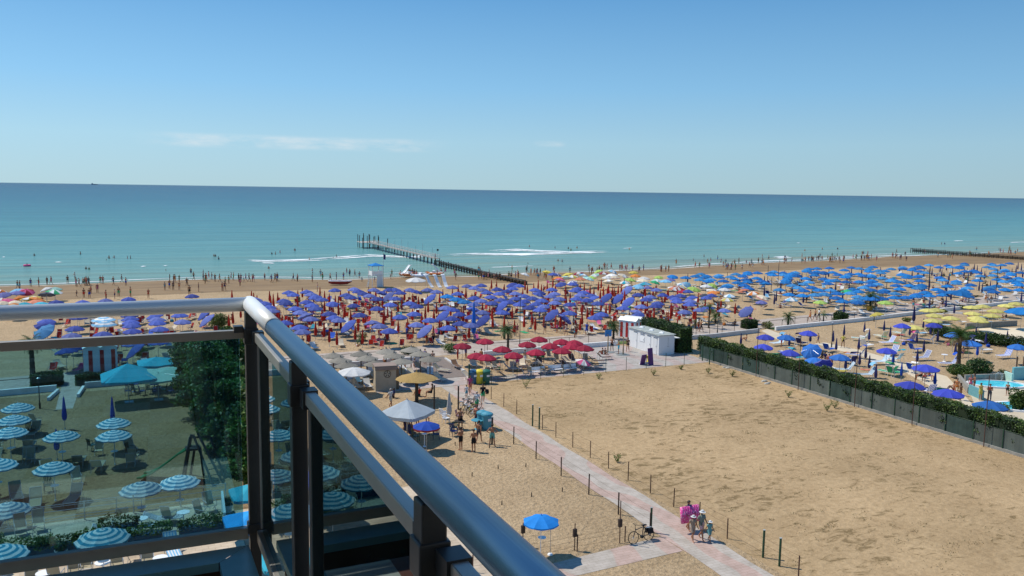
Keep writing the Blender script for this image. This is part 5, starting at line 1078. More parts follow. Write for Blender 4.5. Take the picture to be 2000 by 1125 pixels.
# square canopies
def square_canopy(c,w,H,m,label,rise=.7,val=.16,name='square_umbrella',rz=.05):
    t=thing(name,label,'umbrella',(c[0],c[1],0),rz); b=MB(); n=4; k=8; vs=[]
    for j in range(5):
        q=j/4
        for i in range(32):
            a=2*math.pi*(i+.5)/32; r=w/2/max(abs(math.cos(a)),abs(math.sin(a))); dd=abs(math.sin(2*a)); vs.append((r*q*math.cos(a),r*q*math.sin(a),H+rise*(1-q)-.10*q*(1-dd)*(q>0)))
    fs=[(j*32+i,(j+1)*32+i,(j+1)*32+(i+1)%32,j*32+(i+1)%32) for j in range(4) for i in range(32)]
    o=len(vs); 
    for i in range(32): x,y,z=vs[4*32+i]; vs.append((x,y,z-val))
    fs+=[(128+i,o+i,o+(i+1)%32,128+(i+1)%32) for i in range(32)]
    b.add(vs,fs); b.tube((0,0,H+rise-.02),(0,0,H+rise+.12),.05,.02,6); b.build('canopy',m,t)
    b=MB(); b.tube((0,0,0),(0,0,H+rise),.045,n=8); b.box((0,0,.04),(.7,.7,.08)); b.build('pole',METALG,t)
    b=MB(); [b.tube((0,0,H+rise-.1),(sx*w*.48,sy*w*.48,H-.03),.02,n=4) for sx in(-1,1) for sy in(-1,1)]; b.build('ribs',METALG,t); return t
p=at(250,727,2.7); square_canopy(p,4.3,2.35,TURQ,'large square turquoise awning umbrella left of the pale awning, behind the glass',1.15)
p=at(305,701,2.8); square_canopy(p,3.2,2.5,TURQ,'smaller square turquoise awning umbrella behind the pale awning',.5)
p=at(308,721,2.8); square_canopy(p,3.3,2.45,MINT,'pale mint square awning umbrella between the turquoise one and the dark trees',.12).children[0].rotation_euler=(R(9),0,0)
AZ2=fabric('bright_sky_blue',(.02,.33,.75)); p=at(468,995,3.0); square_canopy((p.x+.6,p.y-.2),2.6,2.4,AZ2,'bright blue square umbrella beside the terrace, seen left of the corner post',.55)
p=at(462,955,2.6); square_canopy((p.x+.8,p.y),2.2,2.3,TURQ,'small turquoise umbrella at the foot of the dark trees by the corner post',.5)
for i,(x,y) in enumerate(((560,1080),(575,1000),(590,930))): p=at(x,y,2.3); square_canopy(p,2.4,2.1,[TURQ,LTBLUE,BLUEF][i],['turquoise','light blue','deep blue'][i]+' square umbrella on the court hidden behind the side glass',.5)
p=at(300,790); 
for i in range(7):
    q=at(250+14*i,772-3*(i%2)); place(dk(PLASG if i%2 else PLASB),'bar_chair','dark chair in the shade under the turquoise awnings, %s from the left'%ORD[i],'chair',q,i*.9,'chairs under the awnings')
for i in range(2): table(at(262+40*i,765),.4,.7,['left','right'][i]+' dark table in the shade under the turquoise awnings',m=PLASB)
b=MB(); a=at(431,1000,TZ);c=at(436,1046,TZ); d=c-a; b.box(((a.x+c.x)/2+.1,(a.y+c.y)/2,TZ+.6),(d.length,.12,1.2),math.atan2(d.y,d.x)); tag(b.build('side_wall',mat('pale_teal_wall',(.40,.52,.52),.6)),'pale side wall at the right end of the hotel terrace','wall')
sw=thing('swing_slide','playground slide with a green chute and a dark timber swing frame','slide',(3.0,56,0)); GR=mat('slide_green',(.02,.22,.07),.4); BT=mat('dark_blue_timber',(.02,.025,.03),.7,noise=.3)
b=MB(); pts=[(.0,0,2.05),(-.5,.2,1.75),(-1.2,.5,1.15),(-2.0,.85,.5),(-2.6,1.1,.2),(-2.9,1.2,.18)]
for u_,v_ in zip(pts,pts[1:]):
    u_=Vector(u_);v_=Vector(v_); s=Vector((.22,.45,0)); b.quad(u_-s,v_-s,v_+s,u_+s); 
    for q in(-1,1): b.tube(u_+s*q+Vector((0,0,.08)),v_+s*q+Vector((0,0,.08)),.07,n=6)
b.build('chute',GR,sw); b=MB(); b.box((.25,.1,2.05),(.9,.9,.12)); b.build('platform',BT,sw)
for u_,v_ in (((-.3,.3,0),(.2,.3,2.9)),((-.5,-.4,0),(.1,-.2,2.9)),((1.3,-1.9,0),(.3,.1,2.9)),((1.9,-1.5,0),(.6,.4,2.9)),((.9,.4,0),(.7,.4,2.0)),((2.1,-.6,0),(1.4,.9,2.4)),((.1,.9,0),(.4,.5,2.0))): b=MB(); b.tube(u_,v_,.085,n=6); b.build('frame_leg',BT,sw)
b=MB(); b.tube((.2,.1,2.75),(1.5,.9,2.45),.06,n=6); [b.tube((1.0+.04*k,-1.25+.32*k,.30*k+.1),(1.6+.0*k,-1.15+.32*k,.30*k+.1),.03,n=5) for k in range(6)]; b.build('ladder',BT,sw)
# things on the garden sand near the booth
uL=0
def board(px,py,w,h,m,label,rz=0,lean=.25):
    p=P_(px,py); b=MB(); b.box((0,0,h/2),(w,.08,h),0,0,Matrix.Rotation(lean,4,'X')); o=b.build('board',m); o.location=p; o.rotation_euler=(0,0,rz); return tag(o,label,'board')
board(1256,713,.7,1.2,mat('purple_plastic',(.12,.04,.16),.5),'short purple mat standing left of the yellow float',.2); board(1270,713,.65,1.9,mat('purple_plastic',(.12,.04,.16),.5),'tall purple mat standing right of the yellow float',.1,-.15)
t=thing('pool_float','yellow and white swimming ring lying between the two purple mats','float',tuple(P_(1262,711))); b=MB()
for i in range(16): a=2*math.pi*i/16;a2=2*math.pi*(i+1)/16; b.tube((.4*math.cos(a),.12,.45+.4*math.sin(a)),(.4*math.cos(a2),.12,.45+.4*math.sin(a2)),.15,n=8)
b.build('ring',mat('yellow_vinyl',(.75,.60,.05),.4),t); b=MB(); b.tube((-.9,0,.12),(.6,-.1,.12),.12,n=8); b.build('tube',PLASW,t)
def bin_(px,py,m,label,lid=None):
    p=P_(px,py); t=thing('waste_bin',label,'bin',tuple(p),.1); b=MB(); b.lathe([(0,.05),(.36,.05),(.45,1.15),(.47,1.18)],16); b.build('body',m,t); b=MB(); b.lathe([(.50,1.18),(.46,1.30),(.2,1.42),(0,1.44)],16); b.build('lid',lid or m,t); b=MB(); b.box((0,-.45,.85),(.3,.04,.2)); b.build('plate',PLASW,t); return t
bin_(924,749,mat('bin_blue',(.03,.12,.22),.5),'blue waste bin, left of the three bins at the walkway bend'); bin_(936,749,mat('bin_yellow',(.70,.55,.04),.5),'yellow waste bin, middle one of three at the walkway bend'); bin_(949,749,mat('bin_green',(.02,.13,.09),.5),'dark green waste bin, right of the three at the walkway bend')
bin_(942,835,mat('bin_teal',(.06,.26,.34),.5),'teal bin beside the braced post, left one'); bin_(951,838,mat('bin_teal',(.06,.26,.34),.5),'teal bin beside the braced post, right one')
# benches
for i,(x,y) in enumerate(((1050,733),(1085,729),(1114,727))):
    t=thing('bench',['left','middle','right'][i]+' one of three white benches standing along the lot fence','bench',tuple(P_(x,y)),.07,'white benches along the lot fence'); w_=1.9 if i==0 else 1.6; b=MB(); b.box((0,0,.43),(w_,.4,.05)); b.build('seat',PLASW,t); b=MB(); b.box((0,.22,.68),(w_,.04,.34),0,0,Matrix.Rotation(R(-10),4,'X')); b.build('backrest',PLASW,t)
    for s in(-1,1): b=MB(); b.box((s*w_*.42,0,.2),(.06,.38,.40)); b.build('leg',METALG,t)
# shower column
for i,(x,y,lab) in enumerate(((1217,693,'tan shower column with a tray beside the white building'),(1187,688,'thin shower post with a blue sign by the white low wall'))):
    t=thing('beach_shower',lab,'shower',tuple(P_(x,y))); b=MB(); b.tube((0,0,0),(.0,0,2.1),.09,.06,8); b.tube((0,0,2.1),(-.3,-.1,2.2),.03,n=5); b.build('column',mat('tan_column',(.35,.25,.15),.6),t); b=MB(); b.tube((0,0,0),(0,0,.05),.8,n=20); b.build('tray',mat('grey_tray',(.22,.24,.23),.7),t)
    if i: b=MB(); b.box((0,0,2.3),(.9,.06,.75)); b.build('sign',mat('sign_blue',(.03,.20,.50),.5),t)
# bicycles
def bicycle(p,rz,label,fm,hi=True,basket=False,lean=R(8)):
    t=thing('bicycle',label,'bicycle',tuple(p),(lean,0,rz)); TY=mat('tyre_rubber',(.012,.012,.012),.8)
    for s,x in((-1,-.53),(1,.53)):
        b=MB(); n=24
        for i in range(n): a=2*math.pi*i/n;a2=2*math.pi*(i+1)/n; b.tube((x+.34*math.cos(a),0,.34+.34*math.sin(a)),(x+.34*math.cos(a2),0,.34+.34*math.sin(a2)),.022,n=5,caps=False)
        w=b.build('wheel',TY,t); b=MB(); 
        for i in range(12): a=2*math.pi*i/12; b.tube((x,0,.34),(x+.33*math.cos(a),0,.34+.33*math.sin(a)),.004,n=3,caps=False)
        b.tube((x,-.04,.34),(x,.04,.34),.03,n=8); b.build('spokes',METALG,w)
    b=MB(); bb_=(-.05,0,.30); st=(-.20,0,.82); hd_=(.36,0,.80); hl=(.40,0,.66)
    for a,c in((bb_,st),(bb_,hl),(st,(.34,0,.74)),(bb_,(-.53,0,.34)),(st,(-.53,0,.34)),(hl,(.53,0,.34)),(hd_,hl),((-.18,0,.75),bb_)): b.tube(a,c,.022,n=6)
    b.build('frame',fm,t); b=MB(); b.box((-.23,0,.90),(.27,.14,.05)); b.tube((-.22,0,.8),(-.23,0,.9),.015,n=5); b.build('saddle',BLACKF,t)
    b=MB(); b.path([(.22,-.28,1.02),(.34,-.20,1.04),(.36,0,1.0),(.34,.20,1.04),(.22,.28,1.02)],.014,5); b.tube((.36,0,1.0),hd_,.016,n=5); b.build('handlebar',DARKM,t)
    b=MB(); b.tube((-.05,-.06,.30),(-.05,.06,.30),.09,n=12); b.tube((-.05,-.08,.3),(.06,-.1,.16),.012,n=4); b.tube((-.05,.08,.3),(-.16,.1,.44),.012,n=4); b.build('crank',DARKM,t)
    b=MB(); b.box((-.55,0,.72),(.36,.13,.02)); b.tube((-.6,.05,.71),(-.55,.05,.34),.008,n=4); b.build('carrier',METALG,t)
    if basket: b=MB(); b.box((-.56,.13,.56),(.32,.10,.28)); b.box((-.56,-.13,.56),(.32,.10,.28)); b.build('pannier',BLACKF,t)
    return t
bicycle(P_(1253,1059),math.pi+.08,'dark city bicycle with black panniers leaning on the green post by the walkway',mat('bike_dark',(.03,.03,.04),.3,.3),basket=True)
for i,(x,y,rz) in enumerate(((906,797,.5),(914,803,.7),(921,806,.6),(929,812,.4),(922,797,2.4))): bicycle(P_(x,y),rz,['white bicycle leftmost in the parked group near the wooden post','silver bicycle second in the parked group near the wooden post','yellow bicycle in the middle of the parked group','white bicycle rightmost of the parked group','dark bicycle standing behind the parked group'][i],[PLASW,METALG,mat('bike_yellow',(.6,.5,.05),.4),PLASW,mat('bike_dark',(.03,.03,.04),.3,.3)][i])
# flagpole style tall blue folded umbrella and nets
closed(P_(925,661),fabric('flag_blue',(.03,.17,.60)),'very tall folded blue beach umbrella standing like a sail among the violet umbrellas',L=4.2,H=.6,r=.34)
# litter and weeds on the lot
rg=np.random.default_rng(9); pts=[];
cl=[(rg.uniform(30.5,58.5),rg.uniform(22,73)) for _ in range(260)]
for cx,cy in cl:
    n=int(rg.uniform(6,26)); s=rg.uniform(.15,.6); P=np.c_[cx+rg.normal(0,s,n),cy+rg.normal(0,s*.6,n),rg.uniform(.01,.09,n)]; pts.append(P)
P=np.concatenate(pts); P=P[(P[:,0]>29.6)&(P[:,0]<59)&(P[:,1]<74)]; o=ob('dry_weeds',leafmesh('dry_weeds',P,.055,[mat('weed_dry',(.16,.11,.04),.9),mat('weed_olive',(.10,.095,.03),.9)],aspect=.3,seed=3)); struct(o,'stuff')
for i,(x,y,h) in enumerate(((1205,903,.6),(1027,757,1.0),(1169,740,.7),(1276,733,.7),(1383,729,.6),(1430,735,.7),(1540,776,.7),(1615,803,.8),(1630,797,.9),(1330,722,.5),(935+10,752,.4))):
    p=P_(x,y); rg=np.random.default_rng(i); t=thing('weed_plant','weed on the sand lot, '+['alone near the walkway fence','tall one by the left end of the far fence','by the far fence right of the benches','below the purple mats','left of the gate posts','right of the gate posts','near the long hedge, left','near the long hedge, the lower one','near the long hedge, the taller one','small one by the plaza edge','beside the green bin'][i],'weed',tuple(p),0,'wild weeds on the sand lot')
    b=MB(); P=[]
    for k in range(9):
        a=k*2.4; e=Vector((math.cos(a)*h*.45,math.sin(a)*h*.45,h*rg.uniform(.6,1))); b.tube((0,0,0),e,.012,.005,4)
        for q in range(14): P.append(e*(.25+.8*rg.random())+Vector(rg.normal(0,.05,3)))
    b.build('stem',LEAF_B,t); ob('foliage',leafmesh('foliage',[tuple(v) for v in P],.05,[LEAF_C,LEAF_Y],seed=i),t)
for i,(x,y) in enumerate(((1415,718),(1422,719),(1493,745),(1502,748),(1498,750))):
    p=P_(x,y); b=MB(); r=.22+.05*(i%3); b.lathe([(0,-.02),(r,.0),(r*.9,r*.35),(r*.5,r*.62),(0,r*.7)],7); o=b.build('rock',CONC); o.location=p; o.scale=(1.3,.8,.8); tag(o,'pale rubble lump on the lot, '+['left of pair below the gate posts','right of pair below the gate posts','left lump near the hedge kerb','right lump near the hedge kerb','front lump near the hedge kerb'][i],'rock','rubble by the hedge kerb')
# ---------------------------------------------------------------- the umbrella fields
LM=[((42.9,155.8),'the lifeguard tower'),((72,152),'the foot of the timber groyne'),((54,156),'the white curved slides'),((25,155),'the red rescue boat'),(tuple(P_(925,661)[:2]),'the tall folded blue umbrella'),
 ((61,94.5),'the cabin behind the shower building'),(tuple(P_(1015,678)[:2]),'the lamp post behind the crimson umbrellas'),((29.5,92),'the top of the boardwalk'),((-3,94),'the cabin behind the glass'),((80,90),'the cream ramp'),
 (tuple(P_(1699,606)[:2]),'the palm in the yellow planter'),((120,158),'the multicoloured umbrellas by the water'),((250,160),'the far right jetty'),((165,155),'the bathers right of centre'),((8,110),'the railing corner'),(tuple(P_(60,590)[:2]),'the pastel umbrellas at far left'),(tuple(P_(1890,600)[:2]),'the yellow umbrellas'),(tuple(P_(1871,722)[:2]),'the tall palm'),((75,94),'the slim tall palm')]
PENDING=[]
VP=[PURPLE,PURPLE,fabric('faded_violet',(.13,.17,.46)),fabric('deep_violet',(.045,.075,.34))]; AP=[AZURE,AZURE,fabric('faded_azure',(.05,.26,.56)),fabric('deep_azure',(.008,.13,.42))]
def later(o,prefix,p): PENDING.append((o,prefix,(p[0],p[1]))); return o
def finish_labels():
    by={}
    for o,pre,p in PENDING:
        li=min(range(len(LM)),key=lambda i:(LM[i][0][0]-p[0])**2+(LM[i][0][1]-p[1])**2); by.setdefault((pre,li),[]).append((math.hypot(LM[li][0][0]-p[0],LM[li][0][1]-p[1]),o))
    for (pre,li),l in by.items():
        l.sort(key=lambda a:a[0])
        for k,(d,o) in enumerate(l):
            n=k+1; sfx='' if n==1 else ('%d%s '%(n,'th' if 10<=n%100<=20 else {1:'st',2:'nd',3:'rd'}.get(n%10,'th')))
            o['label']='%s, %snearest %s'%(pre,sfx,LM[li][1])
Z6=lambda l:[(450+x/4,440+y/4) for x,y in l]; Z7=lambda l:[(900+x/4,440+y/4) for x,y in l]
purple=Z6([(455,520),(490,538),(595,515),(630,535),(660,555),(715,575),(415,585),(435,603),(595,595),(635,620),(665,645),(505,645),(545,675),(580,700),(625,725),(265,605),(300,635),(325,662),(540,790),(560,825),(770,685),(810,715),(800,608),(815,502),(965,495),(1000,512),(1040,530),(1085,545),(905,540),(940,558),(1120,500),(1190,525),(1240,500),(1285,500),(1325,522),(1145,570),(1285,567),(1250,615),(1145,645),(1010,695),(1105,755),(1165,780),(1240,818),(1325,710),(1435,687),(1455,770),(1400,605),(1455,627),(1400,500),(1455,517),(1540,500),(1610,515),(1735,480),(1560,735),(1700,795),(1730,722),(1800,760),(1680,640),(1740,655),(1775,530),(1905,563),(1905,612),(1850,470),(1905,485),(1960,465),(1970,500),(1960,585),(1900,650),(1970,675),(1890,710),(1880,775)])
purple+=Z7([(285,495),(300,530),(235,555),(310,578),(245,603),(395,460),(455,468),(405,490),(425,528),(380,595),(495,548),(460,612),(325,675),(560,565),(610,535),(580,500),(635,583),(590,610),(540,637),(620,655),(700,550),(735,530),(710,497),(780,455),(875,455),(770,570),(735,600),(890,505),(960,520),(905,568),(935,540),(985,580),(1030,565),(1070,605),(850,680),(1100,690),(1050,715),(1020,545),(1270,640),(1385,538),(1410,630),(1380,672),(1450,575),(1480,555),(1540,605),(1520,625),(1530,500),(1715,545),(1680,570),(1690,590),(1800,560),(1790,587),(1790,612),(1750,672),(1870,655),(720,378),(205,520)])
left=[(91,626),(88,631),(87,636),(109.5,589),(161.5,589),(206,586),(251,583),(154,618),(146,640),(140,654),(142,677),(129,684),(201,651),(202,676),(253,614),(254,621),(255.6,628),(257,634),(258.4,645),(258,669),(301.6,615),(306,622.5),(307,629),(311.5,641),(308.7,666),(350.8,614),(356.4,627),(375,577),(95,600),(150,605),(200,603),(300,600),(345,596),(390,592),(253,603)]
purple+=left
OPEN=[]  # ground positions taken
def free(x,y,d): return all((x-a)**2+(y-b_)**2>d*d for a,b_ in OPEN)
COUNT={}
def seat_near(p,style,n=2,off=1.1):
    for k in range(n):
        a=random.uniform(0,6.28) if style=='blue' else (0.0 if k==0 else math.pi)+random.uniform(-.6,.6); x=p[0]+math.cos(a)*off*random.uniform(.8,1.35); y=p[1]+math.sin(a)*.7-.3
        q=random.random(); rz=random.choice((0,0,.3,-.35,math.pi,1.2,-1.0))+random.uniform(-.3,.3)
        if style=='red':
            if q<.60 and COUNT.get('rc',0)<285: COUNT['rc']=COUNT.get('rc',0)+1; o=place(ck(REDC),'deck_chair','','deck chair',(x,y),rz,'red deck chairs on the violet umbrella beach'); later(o,'red canvas deck chair',(x,y))
            elif q<.86: o=place(lk(CREAM if q<.72 else WHITEF,METALG),'sun_lounger','','lounger',(x,y),rz,'pale loungers on the violet umbrella beach'); later(o,'pale sun lounger',(x,y))
            else: o=place(lk(random.choice((BLUEF,PINK,REDC,TURQ)),METALG),'sun_lounger','','lounger',(x,y),rz,'towel covered loungers on the violet umbrella beach'); later(o,'lounger covered with a coloured towel',(x,y))
        elif style=='blue':
            m=WHITEF if q<.45 else (LTBLUE if q<.65 else (NAVY if q<.85 else CREAM)); o=place(lk(m,PLASW),'beach_bed','','lounger',(x,y),rz,'loungers on the azure umbrella beach'); later(o,'%s sun lounger'%({'fabric_white':'white','fabric_light_blue':'light blue','fabric_navy':'navy','fabric_cream':'cream'}[m.name]),(x,y))
for i,(x,y) in enumerate(purple):
    p=at(x,y,2.2); 
    if not free(p.x,p.y,.8): continue
    OPEN.append((p.x,p.y)); tl=None
    if i%9==4: tl=(random.uniform(-.3,.3),random.uniform(-.35,.35))
    o=umbrella(p,1.10,2.0,[random.choice(VP),LAV],'', 'open blue violet umbrellas',kind='edge',rise=.42,tilt=tl); later(o,'open blue violet umbrella',p); seat_near(p,'red',3 if i%2 else 2)
for l,a in ((Z6([(1550,565),(1645,700),(1505,815),(910,775),(1225,548),(240,588)]),1),(Z7([(1125,560),(1215,565),(1290,500),(1300,590),(700,690),(820,720),(310,620),(160,735)]),1),([(397,611),(401,623),(261,681),(1455,606)],1)):
    for k,(x,y) in enumerate(l):
        p=at(x,y,2.0); OPEN.append((p.x,p.y)); sg=-1 if (int(x)!=1105 and k!=5) else 1
        # canopy tipped over sideways so that its round face shows
        o=umbrella(p,1.22,1.75,[random.choice(VP),LAV],'','tilted blue violet umbrellas',kind='edge',rise=.40,tilt=(R(2),sg*R(40))); later(o,'steeply tilted blue violet umbrella',p); seat_near(p,'red',1)
for x,y in Z6([(1695,550),(1765,572),(1830,592)]):
    p=at(x,y,2.2); OPEN.append((p.x,p.y)); o=umbrella(p,1.2,2.0,[AZURE],'','three azure umbrellas among the violet ones',rise=.42); later(o,'bright azure umbrella among the violet ones',p); seat_near(p,'red',2)
for x,y in ((202,622),(203.6,631)):
    p=at(x,y,2.2); OPEN.append((p.x,p.y)); o=umbrella(p,1.45,2.0,[WHITEF,LTBLUE],'','white and pale blue umbrellas',kind='rings',rise=.42); o['label']='white and pale blue umbrella, %s of the pair stacked above the railing'%('rear' if y<625 else 'front'); seat_near(p,'red',2)
p=at(83,646,2.0); umbrella(p,1.3,1.8,[fabric('teal_blue',(.05,.20,.40))],'tilted teal blue umbrella with red cloth under it, above the glass at far left',rise=.4,tilt=(R(25),-R(30))); seat_near(p,'red',2)
red=Z6([(12,540),(165,545),(182,560),(208,580),(306,545),(335,570),(370,560),(527,540),(525,590),(405,740),(450,760),(487,750),(732,800),(772,850),(832,870),(1032,860),(975,830),(890,675),(940,700),(862,755),(845,650),(1055,750),(1088,650),(1200,690),(1260,700),(1385,770),(1523,670),(1495,715),(1545,630),(1590,690),(1610,640),(1635,780),(1820,690),(1865,820),(1840,520),(1780,495),(1470,590),(1340,590),(1425,570),(1360,540),(1635,560),(860,545),(985,620),(1310,630),(665,800),(380,690),(365,680),(1970,640)])
red+=Z7([(18,700),(250,740),(245,680),(340,750),(340,490),(495,740),(420,780),(498,650),(582,760),(650,740),(742,745),(780,740),(720,440),(605,455),(570,480),(630,490),(675,470),(520,490),(502,465),(820,500),(855,560),(815,560),(740,480),(990,680),(948,720),(900,670),(1030,660),(1165,640),(1135,650),(1195,730),(1230,500),(1200,520),(1178,540),(1145,520),(1115,510),(1090,530),(1040,520),(1010,500),(965,480),(935,490),(1075,470),(1098,450),(1155,490),(1255,490),(1255,580),(1260,555),(1280,540),(1650,660),(1640,680),(1620,710),(1510,680),(1480,700),(1595,555),(1612,540),(1910,610),(280,465),(240,455)])
red+=[(1436,601),(1465,605),(455,618),(447,625),(470,607),(1355,640-30),(1302,618)]
for x,y in red:
    p=at(x,y,1.5); OPEN.append((p.x,p.y)); o=closed(p,REDC,'','folded red umbrellas',L=1.75,H=.5,r=.20); later(o,'folded red umbrella',p)
    if random.random()<.35: seat_near(p,'red',1)
# fill the rows between with more of the same, on the beach's own grid
def inpoly(x,y,P):
    c=False; j=len(P)-1
    for i in range(len(P)):
        if (P[i][1]>y)!=(P[j][1]>y) and x<(P[j][0]-P[i][0])*(y-P[i][1])/(P[j][1]-P[i][1])+P[i][0]: c=not c
        j=i
    return c
VZ=[at(x,y,2.1) for x,y in ((500,568),(640,556),(800,565),(1000,552),(1290,556),(1440,585),(1410,625),(1180,622),(950,625),(700,655),(560,640))]
nv=0;nr=0
for gx in range(0,52):
    for gy in range(0,20):
        x=10+gx*2.35+random.uniform(-.35,.35); y=96+gy*3.0+random.uniform(-.5,.5)
        if not inpoly(x,y,VZ) or not free(x,y,1.7): continue
        q=random.random()
        if q<.15 and nv<35 and free(x,y,2.2): o=umbrella((x,y),1.0,2.0,[random.choice(VP),LAV],'','open blue violet umbrellas',kind='edge',rise=.40); later(o,'open blue violet umbrella',(x,y)); nv+=1; OPEN.append((x,y)); seat_near((x,y),'red',1)
        elif q<.66 and nr<150: o=closed((x,y),REDC,'','folded red umbrellas',L=1.7,H=.5,r=.19); later(o,'folded red umbrella',(x,y)); nr+=1; OPEN.append((x,y)); (random.random()<.5) and seat_near((x,y),'red',1)
        elif q<.86: seat_near((x,y),'red',1)
# multicoloured umbrellas brought by visitors
COLS=dict(y=YELLOW,l=LAV,r=CRIMSON,o=ORANGE,m=MINT,b=LTBLUE,w=WHITEF,p=PINK,g=GREENF,i=LIME,c=CREAM,s=SALMON,t=TURQ,d=DGREY,n=TERRAF)
CN=dict(y='yellow',l='lavender',r='dark red',o='orange',m='mint',b='pale blue',w='white',p='pink',g='green',i='lime green',c='cream',s='salmon',t='turquoise',d='dark grey',n='rust red')
multi=[(c,900+x/4,440+y/4) for c,x,y in (('y',680,360),('l',725,380),('y',830,378),('r',915,372),('o',755,407),('m',815,403),('y',870,393),('b',960,385),('s',935,413),('m',1040,385),('i',1070,355),('r',1115,372),('w',1180,383),('b',1190,355),('c',1205,400),('w',1140,402),('i',1020,402),('m',1000,410),('c',1275,388),('y',1350,362),('o',1365,388),('i',1325,418),('t',1280,440),('w',1430,408),('c',1420,425),('i',1545,400),('m',1530,425),('g',1520,440),('t',1440,450),('b',1385,468),('b',1400,478),('l',1460,480),('c',1150,428),('w',505,378),('b',1730,458),('w',1915,468),('i',1975,465),('s',1665,488),('r',1740,510),('y',1715,475),('i',1825,490),('o',1975,518),('b',1600,395+35),('c',1290,465),('p',780,420),('l',870,440))]
multi+=[(c,1300+x/7.69,500+y/7.69) for c,x,y in (('w',890,490),('w',960,585),('y',930,640),('o',1310,545),('c',1470,610),('l',1440,680),('o',720,545),('d',590,580),('b',1890,640),('c',720,510),('s',1160,505),('n',130,475),('b',250,415),('l',70,345))]
multi+=[('i',1602,588.5),('i',1730,589),('y',1712,612),('g',1655,567)]
multi+=[(c,x/4,460+y/4) for c,x,y in (('o',12,430),('b',125,425),('l',130,440),('r',205,430),('w',360,412),('m',430,410),('g',425,430),('d',365,450),('s',20,495),('o',150,480),('c',115,515),('o',110,535),('c',260,480),('o',290,490),('s',275,510),('y',230,490),('t',190,530),('c',100,545),('l',20,455),('p',60,500),('b',440,515),('t',340,530),('c',20,520))]
for c,x,y in multi:
    p=at(x,y,2.1); 
    if not free(p.x,p.y,.7): p.x+=.8
    OPEN.append((p.x,p.y)); m=COLS[c]; k=random.random(); m2=WHITEF if k<.35 else (random.choice([YELLOW,LTBLUE,GREENF,PINK]) if k<.5 else None)
    o=umbrella(p,random.choice((1.0,1.1,1.25)),1.85,[m,m2] if m2 else [m],'','visitors own umbrellas',kind='gores' if m2 and k<.4 else ('edge' if m2 else 'plain'),rise=.40,tilt=(random.uniform(-.35,.35),random.uniform(-.35,.35)) if random.random()<.5 else None); later(o,'%s umbrella among mixed colours'%CN[c],p)
# azure field
BZ=[at(x,y,2.1) for x,y in ((1312,536),(1450,531),(1600,524),(1800,517),(2040,510),(2040,592),(1900,582),(1790,590),(1690,597),(1600,592),(1500,577),(1400,560))]
BH=Z7([]) 
azp=[(1300+x/7.69,500+y/7.69) for x,y in ((110,300),(300,315),(450,295),(510,345),(620,295),(680,345),(790,285),(870,365),(940,430),(1060,265),(1230,265),(1380,245),(1050,340),(1210,345),(1370,325),(1080,390),(1180,430),(1240,475),(1500,405),(1610,275),(1765,275),(1900,270))]
azp+=[(1540+x/7.69,490+y/7.69) for x,y in ((280,300),(385,325),(530,320),(660,315),(750,350),(840,280),(850,385),(50,335),(130,360),(260,405),(530,415),(620,440),(590,480),(310,460),(240,495),(60,510),(150,545),(350,540),(460,580),(630,580),(560,640),(400,650),(210,660),(740,630),(720,695),(820,745),(970,570),(1060,600),(1130,540),(930,625),(1050,680),(1030,735),(1180,705),(1270,710),(1400,705),(1590,690),(1760,690),(1600,630),(1440,585),(1340,490),(1060,455),(1130,365),(1210,300),(1240,360),(1340,290),(1450,295),(1410,400),(1540,440),(1620,510),(1670,460),(1700,345),(1050,340),(1940,550),(1930,650),(1960,370),(1970,300),(1200,265))]
azp+=[(1750+x/8,560+y/8) for x,y in ((330,15),(150,150),(20,95),(330,115),(20,160),(880,95),(1710,35),(1460,5),(1930,40),(1120,10))]
na=0
for i,(x,y) in enumerate(azp):
    p=at(x,y,2.2)
    if not free(p.x,p.y,.9): continue
    OPEN.append((p.x,p.y)); o=umbrella(p,1.18,2.0,[random.choice(AP)],'','open azure umbrellas',rise=.40,rings=3,name='parasol',tilt=(random.uniform(-.2,.2),random.uniform(-.2,.2)) if i%6==0 else None); later(o,'open azure blue umbrella',p); na+=1; seat_near(p,'blue',1,1.3)
    if i%8==5: pass
nn=0
for gx in range(0,60):
    for gy in range(0,20):
        x=92+gx*3.3+random.uniform(-.4,.4); y=96+gy*3.0+random.uniform(-.4,.4)
        if not inpoly(x,y,BZ) or not free(x,y,1.9): continue
        q=random.random()
        dens=.34 if x<215 else .26
        if q<dens and na<285: o=umbrella((x,y),1.15,2.0,[random.choice(AP)],'','open azure umbrellas',rise=.40,rings=3,name='parasol'); later(o,'open azure blue umbrella',(x,y)); na+=1; OPEN.append((x,y)); (random.random()<.5) and seat_near((x,y),'blue',1,1.3)
        elif q<dens+.22 and nn<80: o=closed((x,y),NAVY,'','folded navy umbrellas of the azure field',L=1.9,H=.5,r=.17); later(o,'folded navy umbrella on the azure beach',(x,y)); nn+=1; OPEN.append((x,y)); (random.random()<.5) and seat_near((x,y),'blue',1,1.2)
for i,(x,y,L) in enumerate(((1420,547,3.0),(1499,543,4.4),(1519,553,6),(1506,560,3.2),(1525,575,3.0),(1690,560,4),(1813,560,5),(1815,545,4),(1944,575,6.5),(1730,575,3.5))):
    t=thing('pole','thin dark standing pole, %s from the left in the azure field'%ORD[i],'pole',tuple(P_(x,y+8)),0,'tall poles in the azure field'); b=MB(); b.tube((0,0,0),(0,0,L*.8),.06,.05,6); b.build('shaft',DARKM,t); b=MB(); b.lathe([(.07,0),(.03,.12),(0,.14)],6,(0,0,L*.8)); b.build('tip',DARKM,t)
